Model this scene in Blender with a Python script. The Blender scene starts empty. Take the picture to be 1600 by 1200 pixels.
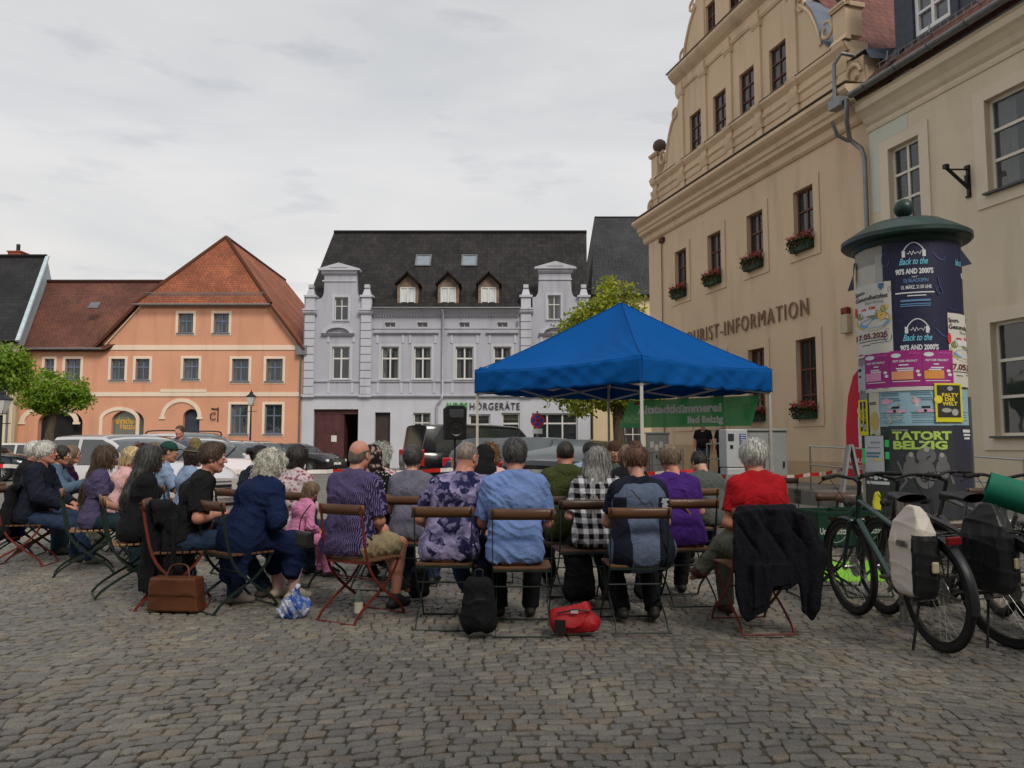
import bpy, math, random
import numpy as np
from mathutils import Vector, Matrix, noise
from mathutils.geometry import tessellate_polygon
random.seed(7); rng = np.random.default_rng(7)
PI = math.pi; R = math.radians
scene = bpy.context.scene
C = scene.collection
# ---------------- camera, sky, sun, exposure ----------------
CAMH = 1.3; PITCH = R(4.62)
cam = bpy.data.cameras.new("camera"); cam.lens = 27; cam.sensor_width = 36; cam.clip_end = 600; cam.clip_start = .05
co = bpy.data.objects.new("camera", cam); C.objects.link(co)
co.location = (0, 0, CAMH); co.rotation_euler = (PI/2 + PITCH, 0, 0); scene.camera = co
scene.view_settings.view_transform = 'Standard'; scene.view_settings.look = 'None'
scene.view_settings.exposure = 0.32; scene.view_settings.gamma = 1
SUN_DIR = Vector((.34, -.64, .68)).normalized()
sl = bpy.data.lights.new("sun", 'SUN'); sl.energy = 1.95; sl.angle = R(22); sl.color = (1, .93, .82)
so = bpy.data.objects.new("sun", sl); C.objects.link(so)
so.rotation_euler = (-SUN_DIR).to_track_quat('-Z', 'Y').to_euler()
w = bpy.data.worlds.new("World"); scene.world = w; w.use_nodes = True
def build_world():
    nt = w.node_tree; nt.nodes.clear(); N = nt.nodes.new; L = nt.links.new
    out = N('ShaderNodeOutputWorld'); mixs = N('ShaderNodeAddShader')
    sky = N('ShaderNodeTexSky'); sky.sky_type = 'NISHITA'; sky.sun_disc = False
    sky.sun_elevation = math.asin(SUN_DIR.z); sky.sun_rotation = math.atan2(SUN_DIR.x, SUN_DIR.y); sky.air_density = 1.2; sky.dust_density = 2
    b1 = N('ShaderNodeBackground'); b1.inputs[1].default_value = .012; L(sky.outputs[0], b1.inputs[0])
    tc = N('ShaderNodeTexCoord'); sep = N('ShaderNodeSeparateXYZ'); L(tc.outputs['Generated'], sep.inputs[0])
    ramp = N('ShaderNodeValToRGB'); L(sep.outputs['Z'], ramp.inputs[0])
    e = ramp.color_ramp.elements
    e[0].position = 0.0; e[0].color = (.75, .68, .60, 1); e[1].position = 1; e[1].color = (.53, .54, .56, 1)
    a = e.new(.14); a.color = (.73, .695, .655, 1); a = e.new(.35); a.color = (.66, .655, .65, 1); a = e.new(.5); a.color = (.565, .57, .575, 1)
    # streaky overcast: noise stretched sideways, flattened towards the horizon
    mp = N('ShaderNodeMapping'); mp.inputs['Scale'].default_value = (1.3, 1.3, 5.2); L(tc.outputs['Generated'], mp.inputs[0])
    n1 = N('ShaderNodeTexNoise'); n1.inputs['Scale'].default_value = 1.6; n1.inputs['Detail'].default_value = 7; n1.inputs['Roughness'].default_value = .52; n1.inputs['Distortion'].default_value = .35
    L(mp.outputs[0], n1.inputs[0])
    cr = N('ShaderNodeValToRGB'); L(n1.outputs[0], cr.inputs[0])
    c = cr.color_ramp.elements; c[0].position = .33; c[0].color = (.85, .865, .885, 1); c[1].position = .62; c[1].color = (1.06, 1.045, 1.03, 1)
    n2 = N('ShaderNodeTexNoise'); n2.inputs['Scale'].default_value = 5.2; n2.inputs['Detail'].default_value = 8; n2.inputs['Roughness'].default_value = .55
    L(mp.outputs[0], n2.inputs[0])
    c2 = N('ShaderNodeValToRGB'); L(n2.outputs[0], c2.inputs[0])
    c = c2.color_ramp.elements; c[0].position = .30; c[0].color = (.86, .87, .90, 1); c[1].position = .42; c[1].color = (1, 1, 1, 1)
    m1 = N('ShaderNodeMix'); m1.data_type = 'RGBA'; m1.blend_type = 'MULTIPLY'; m1.inputs[0].default_value = 1
    m2 = N('ShaderNodeMix'); m2.data_type = 'RGBA'; m2.blend_type = 'MULTIPLY'; m2.inputs[0].default_value = 1
    L(ramp.outputs[0], m1.inputs[6]); L(cr.outputs[0], m1.inputs[7]); L(m1.outputs[2], m2.inputs[6]); L(c2.outputs[0], m2.inputs[7])
    b2 = N('ShaderNodeBackground'); b2.inputs[1].default_value = .87; L(m2.outputs[2], b2.inputs[0])
    L(b1.outputs[0], mixs.inputs[0]); L(b2.outputs[0], mixs.inputs[1]); L(mixs.outputs[0], out.inputs[0])
build_world()

# ---------------- helpers ----------------
def ray(px, py):
    a = (px-800)/1200; b = (600-py)/1200
    return Vector((a, math.cos(PITCH)-b*math.sin(PITCH), math.sin(PITCH)+b*math.cos(PITCH)))
def G(px, py, z=0):
    d = ray(px, py); t = (z-CAMH)/d.z; return Vector((d.x*t, d.y*t, z))
def PY(px, py, Y):
    d = ray(px, py); t = Y/d.y; return Vector((d.x*t, Y, CAMH+d.z*t))
def X_at(px, Y, z=0):      # world x of a point of depth Y and height z seen at column px
    dep = Y*math.cos(PITCH) + (z-CAMH)*math.sin(PITCH)
    return (px-800)/1200*dep
def lin(*c):
    if len(c) == 1: c = c[0]
    f = lambda v: (v/255/12.92) if v/255 <= .04045 else ((v/255+.055)/1.055)**2.4
    return tuple(f(v) for v in c)
MATS = {}
def nodes_of(m):
    m.use_nodes = True; nt = m.node_tree
    return nt, nt.nodes.new, nt.links.new, next(n for n in nt.nodes if n.type == 'BSDF_PRINCIPLED')
def mixc(N, L, mode, fac, a, b):
    m = N('ShaderNodeMix'); m.data_type = 'RGBA'; m.blend_type = mode
    for sock, v in ((m.inputs[0], fac), (m.inputs[6], a), (m.inputs[7], b)):
        if hasattr(v, 'is_linked') or hasattr(v, 'links'): L(v, sock)
        elif isinstance(v, (int, float)): sock.default_value = v
        else: sock.default_value = (*v[:3], 1)
    return m.outputs[2]
def noise_fac(N, L, co, scale, lo, hi, detail=3, stretch=None, dist=0):
    if stretch:
        mp = N('ShaderNodeMapping'); mp.inputs['Scale'].default_value = stretch; L(co, mp.inputs[0]); co = mp.outputs[0]
    n = N('ShaderNodeTexNoise'); n.inputs['Scale'].default_value = scale; n.inputs['Detail'].default_value = detail; n.inputs['Distortion'].default_value = dist
    L(co, n.inputs[0]); r = N('ShaderNodeMapRange'); L(n.outputs[0], r.inputs[0])
    r.inputs[1].default_value = lo; r.inputs[2].default_value = hi
    return r.outputs[0]
def mat(name, col, rough=.75, metal=0, var=.14, vs=3., bump=0., bs=60., spec=.35, coat=0, stretch=None, col2=None, sheen=0):
    if name in MATS: return MATS[name]
    m = bpy.data.materials.new(name); nt, N, L, p = nodes_of(m)
    tc = N('ShaderNodeTexCoord').outputs['Object']
    f = noise_fac(N, L, tc, vs, .3, .7, 4, stretch)
    a = tuple(max(0, c*(1-var)) for c in col); b = col2 if col2 else tuple(c*(1+var) for c in col)
    L(mixc(N, L, 'MIX', f, a, b), p.inputs['Base Color'])
    p.inputs['Roughness'].default_value = rough; p.inputs['Metallic'].default_value = metal
    p.inputs['Specular IOR Level'].default_value = spec; p.inputs['Coat Weight'].default_value = coat
    p.inputs['Coat Roughness'].default_value = .06; p.inputs['Sheen Weight'].default_value = sheen
    if bump:
        n = N('ShaderNodeTexNoise'); n.inputs['Scale'].default_value = bs; n.inputs['Detail'].default_value = 4
        L(tc, n.inputs[0]); bp = N('ShaderNodeBump'); bp.inputs['Strength'].default_value = bump; bp.inputs['Distance'].default_value = .01
        L(n.outputs[0], bp.inputs['Height']); L(bp.outputs[0], p.inputs['Normal'])
    MATS[name] = m; return m
def plaster(name, col, stain=.25):
    if name in MATS: return MATS[name]
    m = bpy.data.materials.new(name); nt, N, L, p = nodes_of(m)
    tc = N('ShaderNodeTexCoord').outputs['Object']
    c = mixc(N, L, 'MIX', noise_fac(N, L, tc, .55, .3, .7, 6), tuple(x*.93 for x in col), tuple(min(1, x*1.05) for x in col))
    st = noise_fac(N, L, tc, 1.1, .52, .75, 6, (1.6, 1.6, .22))
    r = N('ShaderNodeMath'); r.operation = 'MULTIPLY'; L(st, r.inputs[0]); r.inputs[1].default_value = stain
    c = mixc(N, L, 'MIX', r.outputs[0], c, tuple(x*.55 for x in col))
    st = noise_fac(N, L, tc, 14, .35, .75, 5)
    r = N('ShaderNodeMath'); r.operation = 'MULTIPLY'; L(st, r.inputs[0]); r.inputs[1].default_value = .10
    c = mixc(N, L, 'MIX', r.outputs[0], c, tuple(x*.7 for x in col))
    L(c, p.inputs['Base Color']); p.inputs['Roughness'].default_value = .92; p.inputs['Specular IOR Level'].default_value = .15
    n = N('ShaderNodeTexNoise'); n.inputs['Scale'].default_value = 45; n.inputs['Detail'].default_value = 5; L(tc, n.inputs[0])
    bp = N('ShaderNodeBump'); bp.inputs['Strength'].default_value = .3; bp.inputs['Distance'].default_value = .012
    L(n.outputs[0], bp.inputs['Height']); L(bp.outputs[0], p.inputs['Normal'])
    MATS[name] = m; return m
def tiles(name, col, col2, tw=.22, th=.17, moss=.0):
    """roof tiles on UVs in metres: rows with a round lip, per-tile tint"""
    if name in MATS: return MATS[name]
    m = bpy.data.materials.new(name); nt, N, L, p = nodes_of(m)
    uv = N('ShaderNodeTexCoord').outputs['UV']
    b = N('ShaderNodeTexBrick'); L(uv, b.inputs['Vector']); b.inputs['Scale'].default_value = 1
    b.inputs['Brick Width'].default_value = tw; b.inputs['Row Height'].default_value = th; b.inputs['Mortar Size'].default_value = .012; b.inputs['Mortar Smooth'].default_value = .4
    b.inputs['Color1'].default_value = (*col, 1); b.inputs['Color2'].default_value = (*col2, 1); b.inputs['Mortar'].default_value = (*tuple(x*.25 for x in col), 1)
    c = b.outputs['Color']
    f = noise_fac(N, L, uv, .5, .35, .7, 5)
    c = mixc(N, L, 'MULTIPLY', .75, c, mixc(N, L, 'MIX', f, (.5, .5, .52), (1.15, 1.12, 1.1)))
    if moss:
        f = noise_fac(N, L, uv, .9, .56, .7, 6, (1.6, .35, 1)); r = N('ShaderNodeMath'); r.operation = 'MULTIPLY'; L(f, r.inputs[0]); r.inputs[1].default_value = moss
        c = mixc(N, L, 'MIX', r.outputs[0], c, (.12, .075, .03))
    L(c, p.inputs['Base Color']); p.inputs['Roughness'].default_value = .75; p.inputs['Specular IOR Level'].default_value = .25
    sp = N('ShaderNodeSeparateXYZ'); L(uv, sp.inputs[0])
    def saw(o, per):
        d = N('ShaderNodeMath'); d.operation = 'DIVIDE'; L(o, d.inputs[0]); d.inputs[1].default_value = per
        q = N('ShaderNodeMath'); q.operation = 'FRACT'; L(d.outputs[0], q.inputs[0]); return q.outputs[0]
    h1 = saw(sp.outputs['Y'], th); inv = N('ShaderNodeMath'); inv.operation = 'SUBTRACT'; inv.inputs[0].default_value = 1; L(h1, inv.inputs[1])
    h2 = saw(sp.outputs['X'], tw); s = N('ShaderNodeMath'); s.operation = 'PINGPONG'; L(h2, s.inputs[0]); s.inputs[1].default_value = .5
    ad = N('ShaderNodeMath'); ad.operation = 'ADD'; L(inv.outputs[0], ad.inputs[0]); L(s.outputs[0], ad.inputs[1])
    bp = N('ShaderNodeBump'); bp.inputs['Strength'].default_value = 1; bp.inputs['Distance'].default_value = .045
    L(ad.outputs[0], bp.inputs['Height']); L(bp.outputs[0], p.inputs['Normal'])
    MATS[name] = m; return m
def glass(name, tint=(.05, .06, .07), rough=.04, alpha=.6, wob=.25):
    """window pane: part see-through, part mirror"""
    if name in MATS: return MATS[name]
    m = bpy.data.materials.new(name); nt, N, L, p = nodes_of(m)
    out = next(n for n in nt.nodes if n.type == 'OUTPUT_MATERIAL')
    tr = N('ShaderNodeBsdfTransparent'); tr.inputs[0].default_value = (.75, .8, .8, 1); mx = N('ShaderNodeMixShader'); mx.inputs[0].default_value = 1-alpha*.75
    p.inputs['Base Color'].default_value = (*tint, 1); p.inputs['Roughness'].default_value = rough; p.inputs['Specular IOR Level'].default_value = .9
    p.inputs['IOR'].default_value = 1.7
    if wob:
        n = N('ShaderNodeTexNoise'); n.inputs['Scale'].default_value = 1.4; L(N('ShaderNodeTexCoord').outputs['Object'], n.inputs[0])
        bp = N('ShaderNodeBump'); bp.inputs['Strength'].default_value = wob; bp.inputs['Distance'].default_value = .05
        L(n.outputs[0], bp.inputs['Height']); L(bp.outputs[0], p.inputs['Normal'])
    L(tr.outputs[0], mx.inputs[1]); L(p.outputs[0], mx.inputs[2]); L(mx.outputs[0], out.inputs[0])
    MATS[name] = m; return m

class MB:
    def __init__(s): s.v = []; s.f = []; s.m = []; s.uv = []
    def add(s, vs, fs, m=0, uvs=None):
        o = len(s.v); s.v += [tuple(v) for v in vs]
        for i, f in enumerate(fs):
            s.f.append(tuple(o+j for j in f)); s.m.append(m); s.uv.append(uvs[i] if uvs else None)
        return s
    def quad(s, a, b, c, d, m=0, uv=None): return s.add([a, b, c, d], [(0, 1, 2, 3)], m, [uv] if uv else None)
    def box(s, lo, hi, m=0, rot=None, at=None):
        x0, y0, z0 = lo; x1, y1, z1 = hi
        vs = [Vector(p) for p in ((x0,y0,z0),(x1,y0,z0),(x1,y1,z0),(x0,y1,z0),(x0,y0,z1),(x1,y0,z1),(x1,y1,z1),(x0,y1,z1))]
        if rot is not None: vs = [rot @ v for v in vs]
        if at is not None: vs = [v + Vector(at) for v in vs]
        return s.add(vs, [(0,3,2,1),(4,5,6,7),(0,1,5,4),(1,2,6,5),(2,3,7,6),(3,0,4,7)], m)
    def cbox(s, c, d, m=0, rot=None):
        return s.box([-q/2 for q in d], [q/2 for q in d], m, rot or Matrix(), c)
    def beam(s, a, b, w, h, m=0, up=(0, 0, 1)):
        a = Vector(a); b = Vector(b); d = b-a; L = d.length
        if L < 1e-6: return s
        y = d/L; x = y.cross(Vector(up))
        if x.length < 1e-4: x = y.cross(Vector((1, 0, 0)))
        x.normalize(); z = x.cross(y)
        M = Matrix((x, y, z)).transposed()
        return s.box((-w/2, 0, -h/2), (w/2, L, h/2), m, M, a)
    def tube(s, pts, r, n=8, m=0, cap=True, close=False):
        pts = [Vector(p) for p in pts]; k = len(pts); rs = r if isinstance(r, (list, tuple)) else [r]*k
        o = len(s.v); up = None
        for i, p in enumerate(pts):
            if close: t = pts[(i+1) % k]-pts[i-1]
            else: t = pts[min(i+1, k-1)]-pts[max(i-1, 0)]
            t.normalize()
            if up is None: up = t.cross(Vector((0, 0, 1)) if abs(t.z) < .9 else Vector((1, 0, 0))).normalized()
            up = (up - t*up.dot(t)).normalized(); q = t.cross(up)
            for j in range(n):
                a = 2*PI*j/n; s.v.append(tuple(p + (up*math.cos(a)+q*math.sin(a))*rs[i]))
        for i in range(k if close else k-1):
            i2 = (i+1) % k
            for j in range(n):
                j2 = (j+1) % n
                s.f.append((o+i*n+j, o+i*n+j2, o+i2*n+j2, o+i2*n+j)); s.m.append(m); s.uv.append(None)
        if cap and not close:
            s.f.append(tuple(o+j for j in range(n))[::-1]); s.m.append(m); s.uv.append(None)
            s.f.append(tuple(o+(k-1)*n+j for j in range(n))); s.m.append(m); s.uv.append(None)
        return s
    def lathe(s, prof, n=24, m=0, at=(0, 0, 0), axis='z', a0=0, a1=2*PI, uvx=None):
        full = abs(a1-a0-2*PI) < 1e-6; cols = n if full else n+1; o = len(s.v)
        for r, z in prof:
            for j in range(cols):
                a = a0+(a1-a0)*j/n; x, y = r*math.cos(a), r*math.sin(a)
                v = (x, y, z) if axis == 'z' else ((z, x, y) if axis == 'x' else (x, z, y))
                s.v.append((v[0]+at[0], v[1]+at[1], v[2]+at[2]))
        for i in range(len(prof)-1):
            for j in range(n):
                j2 = (j+1) % cols
                s.f.append((o+i*cols+j, o+i*cols+j2, o+(i+1)*cols+j2, o+(i+1)*cols+j)); s.m.append(m); s.uv.append(None)
        return s
    def prism(s, pts, y0, y1, m=0, holes=()):
        """polygon in (x, z), extruded from y0 to y1"""
        loops = [pts]+list(holes); allp = [q for l in loops for q in l]
        tris = tessellate_polygon([[Vector((x, z, 0)) for x, z in l] for l in loops])
        n = len(allp)
        vs = [(x, y0, z) for x, z in allp]+[(x, y1, z) for x, z in allp]
        fs = []
        for t in tris:
            a, b, c = [allp[i] for i in t]
            cr = (b[0]-a[0])*(c[1]-a[1])-(b[1]-a[1])*(c[0]-a[0])
            t = tuple(t) if cr > 0 else tuple(t)[::-1]
            fs.append(t); fs.append(tuple(i+n for i in t[::-1]))
        b = 0
        for l in loops:
            k = len(l)
            for i in range(k): fs.append((b+i, b+(i+1) % k, n+b+(i+1) % k, n+b+i)[::-1])
            b += k
        return s.add(vs, fs, m)
    def grid(s, fn, nu, nv, m=0, closeu=False):
        o = len(s.v)
        for j in range(nv+1):
            for i in range(nu+(0 if closeu else 1)): s.v.append(tuple(fn(i/nu, j/nv)))
        k = nu if closeu else nu+1
        for j in range(nv):
            for i in range(nu):
                i2 = (i+1) % k if closeu else i+1
                s.f.append((o+j*k+i, o+j*k+i2, o+(j+1)*k+i2, o+(j+1)*k+i)); s.m.append(m); s.uv.append(None)
        return s
    def rquad(s, pts, m=0):
        """roof facet: polygon, first edge runs along the eave; UVs in metres"""
        P = [Vector(p) for p in pts]; x = (P[1]-P[0]).normalized(); nrm = x.cross(P[2]-P[0]).normalized(); y = nrm.cross(x)
        return s.add(P, [tuple(range(len(P)))], m, [[((p-P[0]).dot(x), (p-P[0]).dot(y)) for p in P]])
    def slab(s, pts, th=.12, m=0, m2=None):
        """roof facet with thickness: tiled top plus under side and edges"""
        P = [Vector(p) for p in pts]; x = (P[1]-P[0]).normalized(); nrm = x.cross(P[2]-P[0]).normalized()
        if nrm.z < 0: P = [P[1], P[0]]+P[:1:-1]; nrm = -nrm
        s.rquad(P, m); k = len(P); D = [p-nrm*th for p in P]; m2 = m if m2 is None else m2
        s.add(D, [tuple(range(k))[::-1]], m2)
        for i in range(k): s.add([P[i], P[(i+1) % k], D[(i+1) % k], D[i]], [(3, 2, 1, 0)[::-1][::-1]], m2)
        return s
    def build(s, name, mats, parent=None, smooth=None, loc=None, rot=None, bevel=None):
        me = bpy.data.meshes.new(name); me.from_pydata(s.v, [], s.f)
        mats = mats if isinstance(mats, (list, tuple)) else [mats]
        for q in mats: me.materials.append(q)
        if any(s.m): me.polygons.foreach_set('material_index', s.m)
        if any(u is not None for u in s.uv):
            ul = me.uv_layers.new(name='UVMap'); k = 0; arr = []
            for f, u in zip(s.f, s.uv): arr += [c for q in (u or [(0, 0)]*len(f)) for c in q]
            ul.data.foreach_set('uv', arr)
        if smooth is not None:
            me.polygons.foreach_set('use_smooth', [True]*len(s.f)); me.update()
            if smooth: me.set_sharp_from_angle(angle=R(smooth))
        me.update()
        o = bpy.data.objects.new(name, me); C.objects.link(o); o.parent = parent
        if loc is not None: o.location = loc
        if rot is not None: o.rotation_euler = rot
        if bevel:
            b = o.modifiers.new('bevel', 'BEVEL'); b.width = bevel; b.segments = 2; b.limit_method = 'ANGLE'; b.angle_limit = R(40)
        return o
def tag(o, label=None, cat=None, group=None, kind=None):
    if label: o['label'] = label
    if cat: o['category'] = cat
    if group: o['group'] = group
    if kind: o['kind'] = kind
    return o
def thing(name, label, cat, loc=(0, 0, 0), rz=0, group=None):
    o = bpy.data.objects.new(name, None); C.objects.link(o); o.location = loc; o.rotation_euler = (0, 0, rz); o.empty_display_size = .2
    return tag(o, label, cat, group)
def kids(o): return [c for c in o.children]
def copy_tree(o, parent=None):
    c = o.copy(); C.objects.link(c); c.parent = parent
    for ch in list(o.children): copy_tree(ch, c)
    return c
def arc(cx, cz, r, a0, a1, n=12, ry=None):
    return [(cx+r*math.cos(a0+(a1-a0)*i/n), cz+(ry or r)*math.sin(a0+(a1-a0)*i/n)) for i in range(n+1)]
def cat_rom(pts, n=6):
    P = [Vector(p) for p in pts]; P = [2*P[0]-P[1]]+P+[2*P[-1]-P[-2]]; out = []
    for i in range(1, len(P)-2):
        for k in range(n):
            t = k/n; a, b, c, d = P[i-1:i+3]
            out.append(.5*((2*b)+(c-a)*t+(2*a-5*b+4*c-d)*t*t+(3*b-a-3*c+d)*t**3))
    return out+[P[-2]]
def text_mesh(body, size, ext=.0, align='CENTER', shear=0, bold=0, spacing=1):
    """the letters of a text as plain vertex / face lists in the XY plane"""
    cu = bpy.data.curves.new('t', 'FONT'); cu.body = body; cu.size = size; cu.align_x = align; cu.extrude = ext; cu.shear = shear; cu.offset = bold; cu.space_character = spacing; cu.resolution_u = 3
    o = bpy.data.objects.new('t', cu); C.objects.link(o)
    dg = bpy.context.evaluated_depsgraph_get(); me = bpy.data.meshes.new_from_object(o.evaluated_get(dg))
    V = [tuple(v.co) for v in me.vertices]; F = [tuple(p.vertices) for p in me.polygons]
    bpy.data.objects.remove(o); bpy.data.curves.remove(cu); bpy.data.meshes.remove(me)
    return V, F
def put_text(mb, body, size, fn, m=0, ext=0, **k):
    V, F = text_mesh(body, size, ext, **k); mb.add([fn(*v) for v in V], F, m); return mb
def fit_text(mb, body, x0, x1, z0, h, fn, m=0, ext=0, **k):
    """text stretched to run from x0 to x1 with capital height h, placed through fn(x, z, depth)"""
    V, F = text_mesh(body, 1, ext, align='LEFT', **k)
    a = min(v[0] for v in V); b = max(v[0] for v in V); t = .69
    mb.add([fn(x0+(v[0]-a)/(b-a)*(x1-x0), z0+v[1]/t*h, v[2]) for v in V], F, m); return mb
# ---------------- shared materials ----------------
M = {}
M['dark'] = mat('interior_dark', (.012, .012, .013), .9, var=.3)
M['curtain'] = mat('curtain', (.55, .54, .5), .9, vs=8, stretch=(8, 1, .3), var=.25)
M['pane'] = glass('pane_glass'); M['shop_pane'] = glass('shop_glass', alpha=.75)
M['zinc'] = mat('zinc', lin(128, 130, 132), .45, .75, .12, 5)
M['steel'] = mat('stainless_steel', lin(170, 170, 168), .28, .9, .06, 8)
M['black'] = mat('black_plastic', (.012, .012, .013), .5)
M['white_frame'] = mat('white_window_paint', lin(205, 204, 200), .5, var=.05)
M['rust'] = mat('red_roof_lead', lin(90, 50, 40), .8)
# ---------------- ground ----------------
def cobble_far():
    m = bpy.data.materials.new('distant_setts'); nt, N, L, p = nodes_of(m)
    tc = N('ShaderNodeTexCoord').outputs['Object']
    mp = N('ShaderNodeMapping'); mp.inputs['Rotation'].default_value = (0, 0, .12); L(tc, mp.inputs[0])
    wn = N('ShaderNodeTexNoise'); wn.inputs['Scale'].default_value = .35; L(mp.outputs[0], wn.inputs[0])
    ad = N('ShaderNodeVectorMath'); ad.operation = 'ADD'; L(mp.outputs[0], ad.inputs[0]); L(wn.outputs[1], ad.inputs[1])
    b = N('ShaderNodeTexBrick'); L(ad.outputs[0], b.inputs['Vector']); b.inputs['Scale'].default_value = 1
    b.inputs['Brick Width'].default_value = .11; b.inputs['Row Height'].default_value = .09; b.inputs['Mortar Size'].default_value = .008; b.inputs['Mortar Smooth'].default_value = .6
    b.inputs['Color1'].default_value = (.24, .225, .20, 1); b.inputs['Color2'].default_value = (.15, .145, .135, 1); b.inputs['Mortar'].default_value = (.06, .055, .045, 1)
    c = mixc(N, L, 'MULTIPLY', .6, b.outputs[0], mixc(N, L, 'MIX', noise_fac(N, L, tc, .25, .3, .7, 5), (.7, .72, .75), (1.25, 1.2, 1.1)))
    L(c, p.inputs['Base Color']); p.inputs['Roughness'].default_value = .8
    bp = N('ShaderNodeBump'); bp.inputs['Strength'].default_value = .8; bp.inputs['Distance'].default_value = .02; bp.invert = True
    L(b.outputs['Fac'], bp.inputs['Height']); L(bp.outputs[0], p.inputs['Normal']); return m
g = MB(); g.quad((-150, -30, -.02), (150, -30, -.02), (150, 250, -.02), (-150, 250, -.02)).build('ground', cobble_far())['kind'] = 'structure'
def sett_mat():
    m = bpy.data.materials.new('granite_setts'); nt, N, L, p = nodes_of(m)
    at = N('ShaderNodeAttribute'); at.attribute_name = 'tint'
    tc = N('ShaderNodeTexCoord').outputs['Object']
    c = mixc(N, L, 'MULTIPLY', .85, at.outputs['Color'], mixc(N, L, 'MIX', noise_fac(N, L, tc, 90, .3, .7, 3), (.62, .62, .63), (1.35, 1.33, 1.3)))
    c = mixc(N, L, 'MULTIPLY', .8, c, mixc(N, L, 'MIX', noise_fac(N, L, tc, .7, .38, .64, 7), (.66, .66, .68), (1.18, 1.15, 1.08)))
    L(c, p.inputs['Base Color']); p.inputs['Roughness'].default_value = .52; p.inputs['Specular IOR Level'].default_value = .5
    n = N('ShaderNodeTexNoise'); n.inputs['Scale'].default_value = 38; n.inputs['Detail'].default_value = 6; n.inputs['Roughness'].default_value = .65; L(tc, n.inputs[0])
    bp = N('ShaderNodeBump'); bp.inputs['Strength'].default_value = .75; bp.inputs['Distance'].default_value = .012
    L(n.outputs[0], bp.inputs['Height']); L(bp.outputs[0], p.inputs['Normal']); return m
def setts():
    V = []; F = []; T = []
    pal = [(.215, .200, .175), (.190, .180, .162), (.235, .217, .182), (.172, .166, .155), (.225, .19, .145), (.255, .232, .19), (.20, .175, .147)]
    wts = [.3, .25, .13, .14, .09, .04, .05]
    def warp(u, v):
        x = u; y = v
        y += .42*math.sin(u*.42+.6)+.15*math.sin(u*1.15+v*.35)+.05*math.sin(u*2.3+1.3*v)+.02*math.sin(u*5.1+v*3)
        x += .20*math.sin(v*.55+1)+.05*math.sin(v*1.7+u*.7)
        a = -.07; return x*math.cos(a)-y*math.sin(a), x*math.sin(a)+y*math.cos(a)
    v = 1.4
    while v < 15.5:
        hrow = random.uniform(.066, .090); half = 1.6+.72*v+1.0; u = -half+random.random()*.1
        while u < half:
            wd = random.uniform(.070, .122)
            g2 = random.uniform(.003, .009)
            cs = [(u+g2/2, v+g2/2), (u+wd-g2/2, v+g2/2), (u+wd-g2/2, v+hrow-g2/2), (u+g2/2, v+hrow-g2/2)]
            cs = [warp(a, b) for a, b in cs]
            cs = [(a+random.gauss(0, .0060), b+random.gauss(0, .0060)) for a, b in cs]
            cx = sum(a for a, b in cs)/4; cy = sum(b for a, b in cs)/4
            z = random.gauss(0, .0022)+.010*math.sin(cx*1.1)*math.sin(cy*.9); tx = random.gauss(0, .02); ty = random.gauss(0, .02)
            o = len(V)
            # eight-sided outline so the corners read worn
            ring = []
            for k in range(4):
                a = cs[k]; b = cs[(k+1) % 4]; c = random.uniform(.10, .2)
                ring.append((a[0]+(b[0]-a[0])*c, a[1]+(b[1]-a[1])*c)); ring.append((a[0]+(b[0]-a[0])*(1-c), a[1]+(b[1]-a[1])*(1-c)))
            for s_, dz in ((1, -.02), (.97, -.0035), (.86, .0)):
                for a, b in ring:
                    X = cx+(a-cx)*s_; Y = cy+(b-cy)*s_
                    V.append((X, Y, z+dz+tx*(X-cx)+ty*(Y-cy)+(random.gauss(0, .0011) if s_ < 1 else 0)))
            V.append((cx, cy, z+.0015))
            for r in range(2):
                for k in range(8): F.append((o+r*8+k, o+r*8+(k+1) % 8, o+r*8+8+(k+1) % 8, o+r*8+8+k))
            for k in range(8): F.append((o+16+k, o+16+(k+1) % 8, o+24))
            c = random.choices(pal, wts)[0]; q = random.uniform(.90, 1.10); T += [(c[0]*q, c[1]*q, c[2]*q, 1)]*25
            u += wd
        v += hrow
    me = bpy.data.meshes.new('cobblestones'); me.from_pydata(V, [], F); me.materials.append(sett_mat())
    at = me.color_attributes.new('tint', 'FLOAT_COLOR', 'POINT'); at.data.foreach_set('color', np.array(T, np.float32).ravel())
    me.polygons.foreach_set('use_smooth', [True]*len(F)); me.update(); me.set_sharp_from_angle(angle=R(48))
    o = bpy.data.objects.new('cobblestones', me); C.objects.link(o); o['kind'] = 'structure'
setts()
jm = mat('joint_sand', (.10, .088, .070), .95, var=.35, vs=3, bump=.6, bs=200, col2=(.14, .132, .09))
MB().quad((-16, -1, -.012), (16, -1, -.012), (16, 15.8, -.012), (-16, 15.8, -.012)).build('joint_bed', jm)['kind'] = 'structure'

wd_ = MB(); r_ = random.Random(11)
for k in range(150):
    y = 2.6+10*r_.random()**1.3; x = r_.uniform(-.8, .8)*y
    for j in range(9): a = r_.uniform(0, 6.28); l = r_.uniform(.012, .035); bx, by = x+r_.gauss(0, .018), y+r_.gauss(0, .008); wd_.add([(bx-.0016, by, -.006), (bx+.0016, by, -.006), (bx+l*.7*math.cos(a), by+l*.7*math.sin(a), l*.8)], [(0, 1, 2)])
tag(wd_.build('weeds', mat('weed_green', (.07, .10, .03), .8, var=.5, vs=5)), kind='stuff')
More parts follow.
